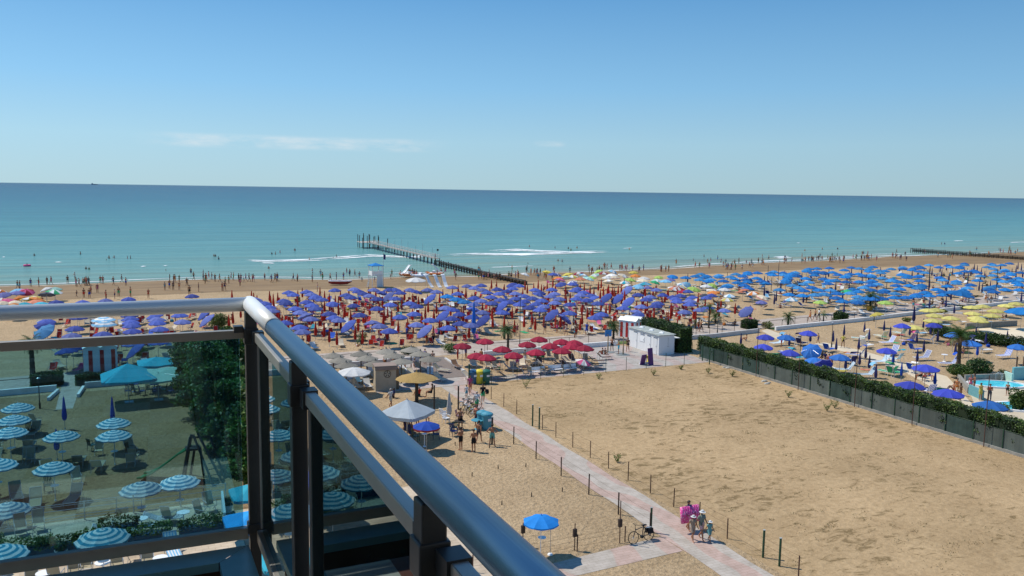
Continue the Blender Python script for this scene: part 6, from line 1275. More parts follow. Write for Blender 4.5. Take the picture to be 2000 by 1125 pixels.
p=at(1876,570,2.8); umbrella(p,2.4,2.5,[AZURE],'very large azure umbrella at the front of the right field',rise=.7,tilt=(.1,.12),name='large_umbrella'); p=at(1996,607,2.8); umbrella(p,2.3,2.6,[AZURE],'very large azure umbrella cut by the right picture edge',rise=.7,name='large_umbrella')
# crimson block
for i,(x,y) in enumerate([(903,671),(947,662),(931,690),(950,708-15),(981,677),(1003,689),(1030,668),(1047,683),(1053,658),(1075,671),(1097,663),(1097,680),(1117,672),(1142,675),(1122,665)]):
    p=at(x,y+2,2.35); umbrella(p,1.06,2.1,[CRIMSON],'crimson umbrella, '+['leftmost of the block','rear row, second from left','front row, leftmost','front row, second from left','middle row, beside the rear left one','front row, third from left','middle row, left of centre','front row, fourth from left','rear row, centre left','middle row, centre','rear row, third from right','front row, second from right','rear row near the right end','rightmost of the block','behind the rightmost one'][i],'crimson umbrellas on the plaza sand',rise=.42,ribs=True)
    for s in(-1,1): 
        m=(TAN,CREAM,TAN,BROWNF)[(i+s)%4]; place(lk(m,METALG) if (i+s)%3 else ck(TAN),'shaded_lounger','%s seat on the %s of the crimson umbrella %s along'%({'fabric_tan':'tan','fabric_cream':'cream','fabric_brown':'brown'}[m.name if (i+s)%3 else 'fabric_tan'],'left' if s<0 else 'right',ORD[i] if i<12 else ['','','','thirteenth','fourteenth','fifteenth'][i-9]),'lounger',(p.x+s*1.0,p.y-.9),random.uniform(-.6,.6)+(1.57 if i%2 else 0),'seats under the crimson umbrellas')
for i,(x,y,rz,m) in enumerate(((1165,710,1.4,BROWNF),(1090,716,1.2,TAN),(1065,718,1.0,CREAM),(1110,712,1.5,TAN),(1020,722,1.3,BROWNF),(1000,725,1.1,TAN),(1040,715,2,CREAM),(960,720,.4,TAN),(862,727,.7,TAN),(1143,700,1.2,CREAM),(1180,703,1.5,BROWNF))):
    place(lk(m,METALG,back=R(45)),'sun_lounger',['brown lounger beside the pink parasol','tan lounger in front of the crimson block, centre','cream lounger in front of the crimson block','tan lounger right of centre in front of the crimson block','brown lounger front left of the crimson block','tan lounger at the front left of the block','cream lounger behind the front left ones','tan lounger beside the boardwalk kerb','tan lounger with a raised back alone on the plaza right of the booth','cream lounger behind the brown one','brown lounger at the right end of the block'][i],'lounger',P_(x,y),rz,'loungers in front of the crimson umbrellas')
p=at(1140,704,1.0); umbrella(p,.9,.75,[PINK,WHITEF],'low pink and white parasol on the sand in front of the crimson block',kind='gores',rise=.3,tilt=(.25,.1))
# grey thatch umbrellas
TH=[(651,692),(705,688.6),(754,684),(803,680.5),(665,701),(717,696.7),(769.6,692),(821,688.6),(676,711),(733,707.5),(784,703),(840,698.5)]
def thatch(p,r,H,rise,m,label,pr_,group=None,pole_m=WOOD):
    t=thing('thatched_umbrella',label,'umbrella',(p[0],p[1],0),random.uniform(0,6),group); b=MB(); n=28; rg=random.Random(int(p[0]*10)); vs=[];R_=6
    for k in range(R_+1):
        q=k/R_
        for i in range(n):
            a=2*math.pi*i/n; rr=r*q*(1+(rg.uniform(-.04,.05) if k==R_ else 0)); vs.append((rr*math.cos(a),rr*math.sin(a),H+rise*(1-q**.85)+rg.uniform(-.012,.012)-(.08*rg.random() if k==R_ else 0)))
    b.add(vs,[(k*n+i,(k+1)*n+i,(k+1)*n+(i+1)%n,k*n+(i+1)%n) for k in range(R_) for i in range(n)]); b.add([(0,0,H-.02)]+[(r*.97*math.cos(2*math.pi*i/n),r*.97*math.sin(2*math.pi*i/n),H-.06) for i in range(n)],[(0,1+(i+1)%n,1+i) for i in range(n)]); b.tube((0,0,H+rise-.05),(0,0,H+rise+.16),.09,.04,8); b.build('canopy',m,t)
    b=MB(); b.tube((0,0,0),(0,0,H+rise*.5),pr_,pr_*.85,10); b.build('pole',pole_m,t); return t
for i,(x,y) in enumerate(TH):
    thatch(at(x,y,2.35),1.12,2.15,.42,THATCH,'grey thatched umbrella, '+['rear','middle','front'][i//4]+' row, '+['leftmost','second from the left','third from the left','rightmost'][i%4],.06,'grey thatched umbrellas by the promenade')
    p=at(x,y,2.35); 
    for s in(-1,1): place(lk((CREAM,TAN,WHITEF)[(i+s)%3],METALG),'sun_lounger','pale lounger on the %s of the grey thatched umbrella in the %s row, %s'%('left' if s<0 else 'right',['rear','middle','front'][i//4],['first','second','third','fourth'][i%4]),'lounger',(p.x+s*.9,p.y-.5),random.uniform(-.4,.4),'loungers under the grey thatched umbrellas')
thatch(at(814,733,2.45),1.85,2.2,.6,STRAW,'large golden straw umbrella on a thick dark trunk right of the booth',.17,pole_m=BARK)
p=at(691,723,2.3); umbrella(p,1.6,2.1,[WHITEF],'large white umbrella left of the beige booth',rise=.45,name='large_umbrella',ribs=True)
for i,(x,y,rz) in enumerate(((672,745,.3),(700,752,2.6),(688,742,1.2))): place(ck((TAN,LTBLUE,TAN)[i]),'camp_chair',['tan chair under the large white umbrella','pale blue chair under the white umbrella by the booth','tan chair behind the pale blue one'][i],'chair',P_(x,y),rz)
# big pale canopy and the card players' corner
p=at(795,795,2.5); square_canopy(p,3.3,2.15,[GREYF],'very large pale grey pointed umbrella over the tables of the standing group',.95,.24,name='large_umbrella',rz=R(38))
p=at(833,829,2.0); umbrella(p,1.05,1.85,[BLUEF,fabric('red_edge',(.45,.05,.05))],'blue umbrella with a red edge over dark plastic chairs',kind='edge',rise=.36,ribs=True,val=.14)
p=at(1057,1015,2.05); u=umbrella(p,.98,1.95,[fabric('vivid_azure',(.012,.24,.70)),WHITEF],'bright azure umbrella with a white fringe alone on the sand beside the side path',rise=.34,kind='plain',ribs=True,pm=WPAINT,val=.08); 
b=MB(); b.tube((-.18,0,1.0),(-.18,0,1.03),.22,n=16); o=b.build('tray',PLASW,u); o.name='tray'
t=thing('parasol_pole','second thin pole standing under the lone azure umbrella','pole',(p.x+.62,p.y+.1,0)); b=MB(); b.tube((0,0,0),(0,0,1.9),.015,n=6); b.build('shaft',METALG,t); b=MB(); b.lathe([(.15,0),(.12,.06),(0,.08)],10); b.build('base',PLASW,t)
p=P_(877,823); closed(p,fabric('dirty_white',(.62,.60,.57)),'tall folded white umbrella beside the plastic chairs',L=1.9,H=.55,r=.24)
for i,(x,y,rz) in enumerate(((803,855,.4),(812,862,1.0),(852,858,2.8),(846,850,2.0),(886,852,.2),(887,845,2.9),(798,846,.8))): place(dk(PLASG if i%2 else PLASB),'plastic_chair','dark plastic armchair, '+['left of the blue umbrella','front left of the blue umbrella','front right of the blue umbrella','right of the blue umbrella','front one beside the two standing men','rear one beside the two standing men','furthest left by the handrail'][i],'chair',P_(x,y),rz,'dark plastic chairs of the table group')
for i,(x,y,rz) in enumerate(((871,826,.3),(866,818,2),(897,822,.9))): place(dk(PLASW if i<2 else mat('pink_plastic',(.45,.25,.25),.5)),'plastic_chair',['white plastic chair beside the folded white umbrella','white plastic chair behind the folded white umbrella','round backed pinkish chair beside the shirtless man'][i],'chair',P_(x,y),rz)
table(P_(829,872),.22,.95,'tall thin white bird table standing in front of the blue umbrella'); table(P_(831,848),.45,.7,'dark table under the blue umbrella',m=PLASG); table(P_(790,838),.5,.7,'table under the very large pale umbrella',m=WOOD); table(P_(932,838),.5,.72,'teal table beside the teal bins',m=mat('bin_teal',(.06,.26,.34),.5)); table(P_(897,839),.4,.7,'small dark table near the shirtless man',m=WOODD)
# shadow caster: open umbrella lying shadow seen left of the men comes from a white topped parasol

# ---------------------------------------------------------------- private beach on the right
PB=[('purple',1495,657,0),('azure',1536,657.5,0),('purple',1579,649.5,0),('purple',1491,676,0),('purple',1542,687.5,0),('blue',1584,684,1),('azure',1591.6,702.6,0),('purple',1603,712,2),('azure',1641,696,0),('purple',1732,683.5,0),('purple',1762,635,0),('purple',1808,716.7,0),('purple',1777.6,750,0),('purple',1852,765.5,0),('azure',1934,789,0),('azure',1862.5,652.5,0),('azure',1894,668.7,0),('azure',1987.5,676,0),('purple',1824,634,0)]
BP=fabric('deep_blue_violet',(.05,.07,.48)); BA=fabric('mid_azure',(.03,.17,.55))
PL=['leftmost violet one, nearest the hedge end','left azure one beside the leftmost violet','violet one standing alone behind the azure one','violet one low by the hedge, left','violet one by the hedge with a white lounger','striped blue one tipped on its side','azure one by the hedge, left of the group of people','dark violet one folded over the hedge edge','azure one right of the group of people','violet one over a pair in the middle of the sand','violet one near the low wall','violet one over the seated group','violet one wide and low by the hedge','violet largest one by the hedge near the terrace','azure one nearest the pool bathers','azure one just left of the tall palm','wide azure one right of the palm','azure one at the right edge','small violet one left of the dark bushes']
for i,(c,x,y,tl) in enumerate(PB):
    p=at(x,y,2.2); umbrella(p,1.35 if i in(11,12,13,14,16) else 1.12,2.0,[BP if c=='purple' else BA,LAV if c!='azure' else BA],'private beach umbrella, '+PL[i],'open umbrellas of the private beach',rise=.44,kind='edge',tilt=None if not tl else ((R(20),R(-38)) if tl==1 else (R(-50),R(20))),ribs=True); OPEN.append((p.x,p.y))
CB=[(1582,672),(1626.5,672),(1632.5,688),(1648,659),(1687.7,653),(1696.8,668),(1676.4,687),(1690,705),(1650.7,726),(1678,718),(1696.8,725),(1709.6,744),(1726,650),(1738,663),(1776,659),(1789.7,674),(1802.6,645),(1816.5,657),(1830.5,671),(1803.3,692),(1790.5,711),(1743.6,715),(1759.5,740),(1825,757),(1905,663),(1924.4,676),(1966,671),(1908,699),(1865,697),(1784,631),(1863,615),(1446.5,677),(1541,680)]
for i,(x,y) in enumerate(CB):
    p=P_(x,y+2); o=closed(p,NAVY if i not in(23,27,22,21) else BLUEF,'','folded umbrellas of the private beach',L=1.45 if i!=29 else 2.3,H=.45,r=.17 if i!=29 else .25); o['label']='folded %s umbrella, %d%s from the left in the private beach'%('navy' if i not in(23,27,22,21) else 'bright blue',1+sum(1 for a in CB if a[0]<x),{1:'st',2:'nd',3:'rd',21:'st',22:'nd',23:'rd',31:'st',32:'nd',33:'rd'}.get(1+sum(1 for a in CB if a[0]<x),'th')); OPEN.append((p.x,p.y))
LB=[(1681,666,WHITEF,.9),(1721,662,YELLOW,1.2),(1691.5,680,WHITEF,1.4),(1734,674,WHITEF,1.5),(1758,656,WHITEF,1.3),(1796,656,LTBLUE,1.3),(1774.6,670,PINK,1.4),(1811,669,WHITEF,1.4),(1786.7,688,BLUEF,1.3),(1802,704,WHITEF,1.5),(1672,699,BLUEF,1.5),(1619,688,BLUEF,1.4),(1691.5,738,LTBLUE,1.2),(1735,733,GREENF,1.5),(1745,735,GREENF,1.5),(1720,712,LTBLUE,1.5),(1747,707,TURQ,1.4),(1783.7,728,BLUEF,1.3),(1853,716,BLUEF,1.2),(1810,770,BLUEF,1.0),(1920,689,WHITEF,1.3),(1962,700,BLUEF,1.5),(1550,672,NAVY,1.4),(1565,676,NAVY,1.5),(1520,675,LTBLUE,1.5),(1536,695,WHITEF,1.4),(1555,705,TURQ,1.4),(1650,728,LTBLUE,1.2),(1660,712,NAVY,1.1),(1610,725,CREAM,1.1),(1890,680,NAVY,1.3),(1955,674,WHITEF,1.4),(1795,735,WHITEF,1.2),(1742,694,WHITEF,1.6)]
for i,(x,y,m,rz) in enumerate(LB):
    st=None if i%3==2 or m in(GREENF,NAVY) else (WHITEF if m!=WHITEF else (BLUEF if i%2 else GREENF))
    place(lk(m,PLASW,hood=i%2==0,stripe=st,back=R(58)),'sunbed','%s sunbed%s, %s'%(m.name.replace('fabric_','').replace('_',' '),' with stripes' if st else '','%d%s from the left in the private beach'%(1+sum(1 for a in LB if a[0]<x),{1:'st',2:'nd',3:'rd',21:'st',22:'nd',23:'rd',31:'st',32:'nd',33:'rd'}.get(1+sum(1 for a in LB if a[0]<x),'th'))),'sunbed',P_(x,y),rz+(math.pi if i%3==0 else 1.9 if i%3==1 else .3)+random.uniform(-.2,.2),'sunbeds of the private beach',sc=1.22)
table(P_(1844,706),.35,.8,'white pedestal table alone on the sand left of the tall palm'); 
YP=[(1812,605),(1829,604),(1825,615),(1822,625),(1857,620),(1898,599),(1900,611),(1908,620),(1913,625),(1945,606),(1938,615),(1965,596),(1985,592),(1785,638),(1920,597)]
for i,(x,y) in enumerate(YP):
    p=at(x,y,2.0); k=1+sum(1 for a in YP if a[0]<x); umbrella(p,1.25,1.85,[fabric('straw_yellow',(.62,.56,.17)),YELLOW],'open yellow umbrella by the upper pool, %d%s from the left'%(k,{1:'st',2:'nd',3:'rd'}.get(k,'th')),'yellow umbrellas by the upper pool',kind='edge',rise=.34)
for i in range(14):
    x,y=YP[i]; p=at(x,y,0.9); m=(WHITEF,CREAM,TURQ,LTBLUE)[i%4]; o=place(lk(m,PLASW),'sun_lounger','','lounger',(p.x+1.1,p.y-1),1.2+random.uniform(-.5,.5),'loungers among the yellow umbrellas'); later(o,'pale lounger under the yellow umbrellas',(p.x+1.1,p.y-1))
p=at(812,545,2.4); umbrella(p,2.0,2.1,[WHITEF],'large white umbrella between the lifeguard tower and the white slides',rise=.6,name='large_umbrella')
# ---------------------------------------------------------------- people
random.seed(21)
SHC=[NAVY,REDC,BLACKF,BLUEF,TURQ,WHITEF,PINK,GREENF,ORANGE,DGREY]; CNAME={'fabric_navy':'navy','fabric_red':'red','fabric_black':'black','fabric_blue':'blue','fabric_turquoise':'turquoise','fabric_white':'white','fabric_pink':'pink','fabric_green':'green','fabric_orange':'orange','fabric_dark_grey':'grey'}
def bather(p,z0,group,where,poses=('stand','walk','stand','hips','walk','hold'),female=None,h=None):
    c=random.choice(SHC); fem=random.random()<.5 if female is None else female; pose=random.choice(poses); hh=h or random.choice((1.78,1.72,1.65,1.80,1.6,1.2 if random.random()<.4 else 1.7))
    w=('shorts',c) if not fem else ('trunks',c)
    o=person(p,'x',pose,w,random.choice((0,0,1,1,2)),random.choice((0,0,1,1,2,3)),random.uniform(0,6.28),hh,z0,group,('bra',c) if fem else None)
    cn=CNAME[c.name]; later(o,('%s in %s %s %s'%('child' if hh<1.4 else 'person',cn,'bikini' if fem else 'shorts',where)),p); return o
# bathers at the water's edge: (photo x, photo y of the feet, how many)
W=[(40,562,2),(60,557,1),(76,557,1),(92,553,1),(100,552,1),(158,556,4),(168,556,4),(196,550,1),(201,552,1),(246,556,1),(322,566,1),(331,563,1),(342,566,2),(345,549,3),(357,556,2),(405,546,2),(410,543,2),(420,548,1),(429,548,1),(447,552,1),(434,568,1),(439,568,1),(469,557,1),(472,548,3),(484,548,3),(517,545,1),(530,550,1),(537,548,1),(544,546,3),(573,546,1),(584,548,2),(610,549,1),(630,544,1),(645,546,1),(657,545,1),(671,543,1),(683,536,1),(693,537,1),(702,542,1),(763,543,1),(782,538,1),(801,536,2),(810,540,2),(815,536,2),(860,535,3),(888,535,1),(935,545,1),(940,544,4),(955,546,3),(970,547,3),(1007,545,4),(1011,540,1),(1028,512+18,1),(1045,536,4),(1053,536,4),(1060,545,3),(1070,548,2),(1083,531,1),(1113,532,1),(1150,534,2),(1165,532,3),(1178,522,3),(1186,523,3),(1210,525,2),(1219,524,3),(1222,528,1),(1286,529,2),(1303,530,2),(1358,521,1),(1366,522,1),(1414,526,2),(1420,526,2),(1437,527,4),(1430,520,1),(1466,521,2),(1470,523,1),(1481,512,1),(1490,516,3),(1523,514,1),(1538,513,3),(1563,512,2),(1570,511,2),(1588,509,4),(1600,507,4),(1622,510,5),(1628,508,4),(1645,513,2),(1652,508,2),(1672,505,3),(1683,507,3),(1694,504,4),(1712,509,1),(1750,503,2),(1757,506,2),(1770,509,1),(1847,502,2),(1860,505,1),(1895,500,1),(1932,502,1),(1975,497,3),(215,585,2),(232,580,1),(255,580,1),(290,583,1),(190,571,2),(150,580,1),(164,582,1),(175,583,1),(370,577,1),(388,570,1),(440,556,1),(620,570,1),(720,580,1)]
tot=0
for k in range(95):
    x_=random.uniform(-20,330); y_=shore(x_)+random.choice((-7,-4,-1,2,5,9,14))+random.uniform(-2,2); dxy=Vector((x_,y_,0)); z_=-.3*max(0,min(1,(y_-wet(x_))/(shore(x_)-wet(x_)))) if y_<shore(x_) else -.38-.03*(y_-shore(x_)); bather(dxy,z_,'bathers along the water line','at the water line')
for x,y,n in W:
    p0=P_(x,y)
    for k in range(n):
        p=Vector((p0.x+random.uniform(-1.0,1.0)*(n>1)*(.6+.18*n),p0.y+random.uniform(-1.2,1.2)*(n>1),0)); s=shore(p.x); w_=wet(p.x)
        z=0 if p.y<w_ else (-.35*(p.y-w_)/(s-w_) if p.y<s else -.4-.02*(p.y-s))
        bather(p,z,'bathers along the water line','at the water line'); tot+=1
# swimmers, waist deep
for x,y in ((67,500),(157,497),(208,508),(213,505),(223,505),(249,505),(255,505),(168,526),(174,527),(324,528),(418,501),(421,501),(427,507),(531,497),(538,497),(547,494),(576,490),(604,508),(651,504),(657,503),(664,503),(525,525),(993,518),(1031,515),(1090,510),(1098,512),(1110,486),(1115,490),(1084,485),(1127,485),(1034,482),(1229,488),(1375,502),(1388,509),(1572,490),(1606,488),(1636,487),(347,413),(1845,477),(1839,477),(1951,488),(53,520)):
    p=at(x,y,SEA); bather(p,-1.25,'swimmers in the sea','standing waist deep in the sea',('stand','hips','stand'))
# promenade walkers, hand placed: (x, y feet, pose, wear, top, skin, hair, rz, label)
def pp(x,y,label,pose='stand',wear=('shorts',NAVY),top=None,skin=0,hair=0,rz=0.,h=1.75,hi=False,hat=None,z0=0.,**k): return person(at(x,y,z0),label,pose,wear,skin,hair,rz,h,z0,None,top,hi,hat,**k)
pp(1146,655,'woman in blue dress walking on the promenade left of the small palm','walk',('dress',BLUEF),rz=2.2)
pp(857,663,'man in blue shorts walking up to the boardwalk, left of the couple','walk',('shorts',NAVY),('shirt',LTBLUE),rz=2.8); pp(866,662,'person in dark clothes beside the man in blue shorts near the boardwalk','stand',('shorts',BLACKF),('shirt',DGREY),rz=.5)
pp(833,672,'tanned woman in red bikini walking down towards the boardwalk','walk',('trunks',REDC),('bra',REDC),rz=3.0); pp(846,673,'tanned man in black shorts at the top of the boardwalk','walk',('shorts',BLACKF),rz=3.2,build=1.12)
pp(807,661,'woman in red skirt behind the thatched umbrellas','stand',('shorts',REDC),rz=1); pp(795,663,'man in blue shirt behind the thatched umbrellas','stand',('shorts',NAVY),('shirt',BLUEF),rz=2); pp(727,652,'person in orange walking on the promenade by the small bright palm','walk',('shorts',ORANGE),('shirt',ORANGE),rz=1.4)
pp(894,702,'person in bright red standing left of the crimson umbrellas','stand',('trousers',REDC),('shirt',REDC),rz=1)
for i,(x,y,c) in enumerate(((1344,637,GREENF),(1352,637,LAV),(1401,636,REDC),(1407,638,BLACKF),(1362,638,NAVY))): pp((1459,1463+2,1364,1369,1345)[i],(628,628,648,649,649)[i],['person in a green top with a bag on the promenade near the clipped square bush','person in a pale top with a backpack on the promenade near the clipped square bush','tanned man in red shorts on the promenade left of the slim palm','tanned woman in black on the promenade left of the slim palm','person in dark shorts by the corner of the thick hedge'][i],'walk',('shorts',(DGREY,DGREY,REDC,BLACKF,NAVY)[i]),('shirt',(GREENF,LAV)[i]) if i<2 else None,rz=1.5+i)
for i,(x,y,c,tp) in enumerate(((1582,627,ORANGE,None),(1592,625,BLACKF,None),(1599,625,DGREY,WHITEF))): pp(x,y,['tanned man in orange shorts, left of three on the promenade by the dark rail','tanned man in black shorts, middle of three on the promenade by the dark rail','person in a white top, right of three on the promenade by the dark rail'][i],'walk',('shorts',c),('shirt',tp) if tp else None,rz=1.4)
for i,(x,y) in enumerate(((1064,652),(1088,650),(1105,655),(1125,658),(1122,660),(1010,655),(1045,650),(1300,640),(1120,640))):
    o=bather(at(x,y),0,'walkers near the promenade','near the promenade',('walk','stand'))
# shower area
pp(1176,692,'child squatting by the shower tray, left','sit',('trunks',REDC),skin=1,rz=.5,h=1.5); pp(1182,692,'dark haired child sitting by the blue shower sign','sit',('trunks',BLACKF),skin=1,rz=3,h=1.4)
pp(1195,686,'man in black shorts showering beside the blue sign','hips',('shorts',BLACKF),rz=2,hi=False); pp(1208,692,'man in mint green shorts with hands together by the shower column','hold',('shorts',TURQ),rz=1); pp(1226,687,'woman in dark swimsuit walking by the white building door','walk',('trunks',BLACKF),('bra',BLACKF),rz=2.4)
# card group, nearest men in fine detail
MINTS=fabric('mint_shorts',(.20,.55,.48))
pp(900,879,'shirtless man in black shorts standing front left of the three friends','hold',('shorts',BLACKF),rz=.4,hi=True,skin=0); pp(925,883,'shirtless man in black shorts with a phone, middle of the friends','hold',('shorts',BLACKF),rz=.1,hi=True,skin=0,hair=1)
pp(961,872,'shirtless man in mint green shorts with hands on hips, right of the friends','hips',('shorts',MINTS),rz=-.4,hi=True,skin=0); pp(935,865,'shirtless man in dark shorts turning behind the middle friend','walk',('shorts',DGREY),rz=-.8,hi=True,skin=0)
pp(899,838,'shirtless broad man in dark shorts standing by the pinkish chair','hips',('shorts',BLACKF),rz=3.4,hi=True,skin=0,build=1.15); pp(931,832,'man in a red and white shirt leaning over the teal table','hold',('shorts',NAVY),('shirt',SALMON),rz=2.5,hi=True,skin=1)
pp(802,836,'standing woman in dark clothes under the right end of the pale umbrella','stand',('shorts',BLACKF),('shirt',BLACKF),rz=2.2,skin=1); pp(791,836,'dark haired woman standing left under the pale umbrella','stand',('trunks',BLACKF),('bra',BLACKF),rz=.4,skin=1)
pp(808,832,'seated man in a black shirt left of the blue umbrella','chair',('shorts',BLACKF),('shirt',BLACKF),rz=3.6); pp(830,826,'seated grey haired man in black behind the blue umbrella','chair',('shorts',BLACKF),('shirt',BLACKF),rz=3.3,hair=3); pp(797,845,'seated tanned person at the left of the blue umbrella','chair',('shorts',NAVY),rz=4.0,skin=1)
pp(818,774,'person in a bright red shirt sitting at the foot of the straw umbrella','sit',('shorts',BLACKF),('shirt',REDC),rz=.4,hair=3); pp(842,776,'person in a dark red top sitting right of the straw umbrella trunk','chair',('shorts',BLACKF),('shirt',BROWNF),rz=1.2); pp(763,797,'grey haired person in white walking past the pale umbrella','walk',('shorts',CREAM),('shirt',WHITEF),rz=3.6,hair=3); pp(768,777,'dark haired person sitting in the booth shadow','sit',('shorts',BLACKF),('shirt',NAVY),rz=1)
pp(918,769,'woman in a pink top walking by the blue bin','walk',('shorts',SALMON),('shirt',PINK),rz=2.9,hair=1,hi=True); pp(911,778,'child with a small turquoise bag beside the woman in pink','walk',('shorts',TURQ),('shirt',WHITEF),h=1.25,rz=2.9); pp(931,803,'man in a white shirt and green shorts walking up the walkway','walk',('shorts',GREENF),('shirt',WHITEF),rz=3.0,hair=3,hi=True); pp(943,787,'person with a large black bag and green shorts on the walkway','walk',('shorts',GREENF),('shirt',BLACKF),rz=2.8,hi=True)
b=MB(); b.lathe([(0,-.22),(.16,-.18),(.20,0),(.14,.2),(0,.24)],12); o=b.build('bag',BLACKF); q=at(947,787); o.location=(q.x+.15,q.y-.1,1.05); tag(o,'large black bag carried by the person on the walkway beside the bins','bag')
# family with the pink air mattress
F1=pp(1343,1035,'man in a dark shirt carrying the pink patterned air bed on the walkway','carry',('shorts',NAVY),('shirt',fabric('dusk_blue',(.08,.07,.16))),rz=3.3,hi=True,skin=0)
q=at(1340,1032,0)
def mattress():
    b=MB(); n=8; w=1.38; h=.90
    for i in range(n): x=-w/2+w*(i+.5)/n; b.tube((x,0,-h/2),(x,0,h/2),w/n*.62,n=10)
    return b
PM=bpy.data.materials.new('pink_spotted_vinyl'); PM.use_nodes=True; tt=PM.node_tree; pb=tt.nodes['Principled BSDF']; pb.inputs['Roughness'].default_value=.35; tcn=N(tt,'ShaderNodeTexCoord'); vo=N(tt,'ShaderNodeTexVoronoi',Scale=13.0); tt.links.new(tcn.outputs['Object'],vo.inputs['Vector']); crr=tt.nodes.new('ShaderNodeValToRGB'); crr.color_ramp.interpolation='CONSTANT'; crr.color_ramp.elements[0].color=(.85,.60,.72,1); crr.color_ramp.elements[1].position=.30; crr.color_ramp.elements[1].color=(.72,.07,.30,1); tt.links.new(vo.outputs['Distance'],crr.inputs[0]); tt.links.new(crr.outputs[0],pb.inputs['Base Color'])
o=mattress().build('air_mattress',PM,smooth=True); o.location=(q.x-.02,q.y-.32,.98); o.rotation_euler=(R(-12),R(4),.15); tag(o,'pink air bed with a white spotted pattern carried flat by the man on the walkway','air bed')
pp(1352,1056,'girl in a beige dress and pale hat, left of the family group','walk',('dress',fabric('beige_dress',(.36,.27,.20))),rz=3.0,h=1.45,hi=True,hat=WHITEF,skin=0); pp(1369,1054,'woman in a white sun hat and pink skirt in the middle of the family','walk',('shorts',fabric('pale_pink',(.70,.42,.40))),('shirt',fabric('sage',(.28,.33,.28))),rz=3.2,h=1.68,hi=True,hat=WHITEF,skin=0,build=1.1); pp(1385,1058,'small girl in a teal dress and white hat, right of the family','walk',('dress',fabric('teal_dress',(.15,.36,.36))),rz=3.1,h=1.2,hi=True,hat=WHITEF)
# private beach people
for i,(x,y,ps,w_,tp,sk,rz,lab) in enumerate(((1598,671,'walk',('shorts',NAVY),None,0,.6,'boy in dark shorts walking on the private beach beside the single violet umbrella'),(1646,679,'hips',('trunks',BLACKF),('shirt',YELLOW),1,2,'person in a yellow top by a folded navy umbrella'),(1526,678,'stand',('shorts',REDC),('shirt',REDC),0,1,'person in red under the left azure umbrella'),(1457,666,'sit',('trunks',WHITEF),None,0,1,'person sitting on the sand near the hedge end'),(1618,720,'stand',('trunks',PINK),('bra',PINK),0,2,'woman in a pink bikini in the group behind the hedge, left'),(1624,718,'walk',('trunks',SALMON),None,0,3,'tanned person in the group behind the hedge, right'),(1605,706,'chair',('shorts',BLACKF),('shirt',BLACKF),1,2,'seated person in black in the group behind the hedge'),(1612,708,'chair',('shorts',NAVY),('shirt',NAVY),1,3,'seated person in navy in the group behind the hedge'),
 (1854,672,'sit',('trunks',BROWNF),None,0,1,'tanned person crouching left of the tall palm, front'),(1862,675,'sit',('trunks',BLACKF),None,1,2,'tanned person sitting left of the tall palm, back'),(1880,697,'chair',('shorts',NAVY),None,1,2,'person on a lounger right of the tall palm'),(1798,742,'chair',('shorts',BLACKF),None,0,1,'first of the seated group under the violet umbrella'),(1806,744,'chair',('shorts',REDC),None,1,2,'second of the seated group, in red'),(1815,742,'chair',('shorts',BLUEF),('shirt',ORANGE),0,3,'third of the seated group, in orange'),
 (1868,772,'walk',('trunks',ORANGE),('bra',ORANGE),0,2,'woman in orange bikini by the largest violet umbrella'),(1875,782,'stand',('dress',BROWNF),None,1,1,'dark haired woman in a brown dress on the terrace edge'),(1862,762,'sit',('trunks',REDC),None,0,1,'person in red seated on the terrace behind the violet umbrella'),
 (1895,765,'stand',('trunks',PINK),('bra',PINK),0,2,'woman in a pink bikini standing on the wall above the small pool'),(1902,763,'hold',('trunks',BROWNF),('bra',BROWNF),0,1,'second woman standing on the wall above the small pool'),(1914,782,'reach',('dress',YELLOW),None,0,3,'woman in a yellow dress by the curved pool'),(1932,784,'hold',('trousers',DGREY),('bra',REDC),1,2,'woman in dark trousers beside the one in yellow'),(1967,773,'stand',('shorts',BLACKF),None,0,2,'child in dark trunks at the edge of the curved pool'))):
    pp(x,y,lab,ps,w_,('shirt',tp[1]) if tp and tp[0]=='shirt' else tp,sk,random.choice((0,1)),rz,1.7 if 'boy' not in lab and 'child' not in lab else 1.35,z0=(.95 if i in(17,18) else 0) if False else 0)
# sunbathers between the umbrellas
n=0
cand=[q for q in OPEN]; random.shuffle(cand)
for (x,y) in cand:
    if n>=190: break
    if y<90 and x>60: continue
    n+=1; pose=random.choice(('sit','lie','chair','stand','sit','lie')); px_,py_=x+random.uniform(-1.6,1.6),y+random.uniform(-1.3,-.3)
    bather(Vector((px_,py_,0)),{'sit':0,'lie':.34,'chair':0,'stand':0}[pose],'sunbathers among the umbrellas',{'sit':'sitting on the sand','lie':'lying on a lounger','chair':'seated under the umbrellas','stand':'standing among the umbrellas'}[pose],(pose,),h=1.72)
for x,y in ((1880,590),(1885,592),(1892,591),(1820,600),(1826,602),(1840,599),(1846,601),(1925,590),(1928,594),(1935,596),(1965,620),(1958,626),(1765,585),(1890,620),(910,700),(925,706),(940,712),(955,716),(975,722),(990,716),(1010,720),(1025,712),(1045,706),(1060,710),(700,712),(735,722),(752,720),(790,718),(810,716),(830,712),(845,715),(770,712)):
    bather(P_(x,y),0,'people seated under the umbrellas near the plaza','under the umbrellas',('chair','sit','stand'))
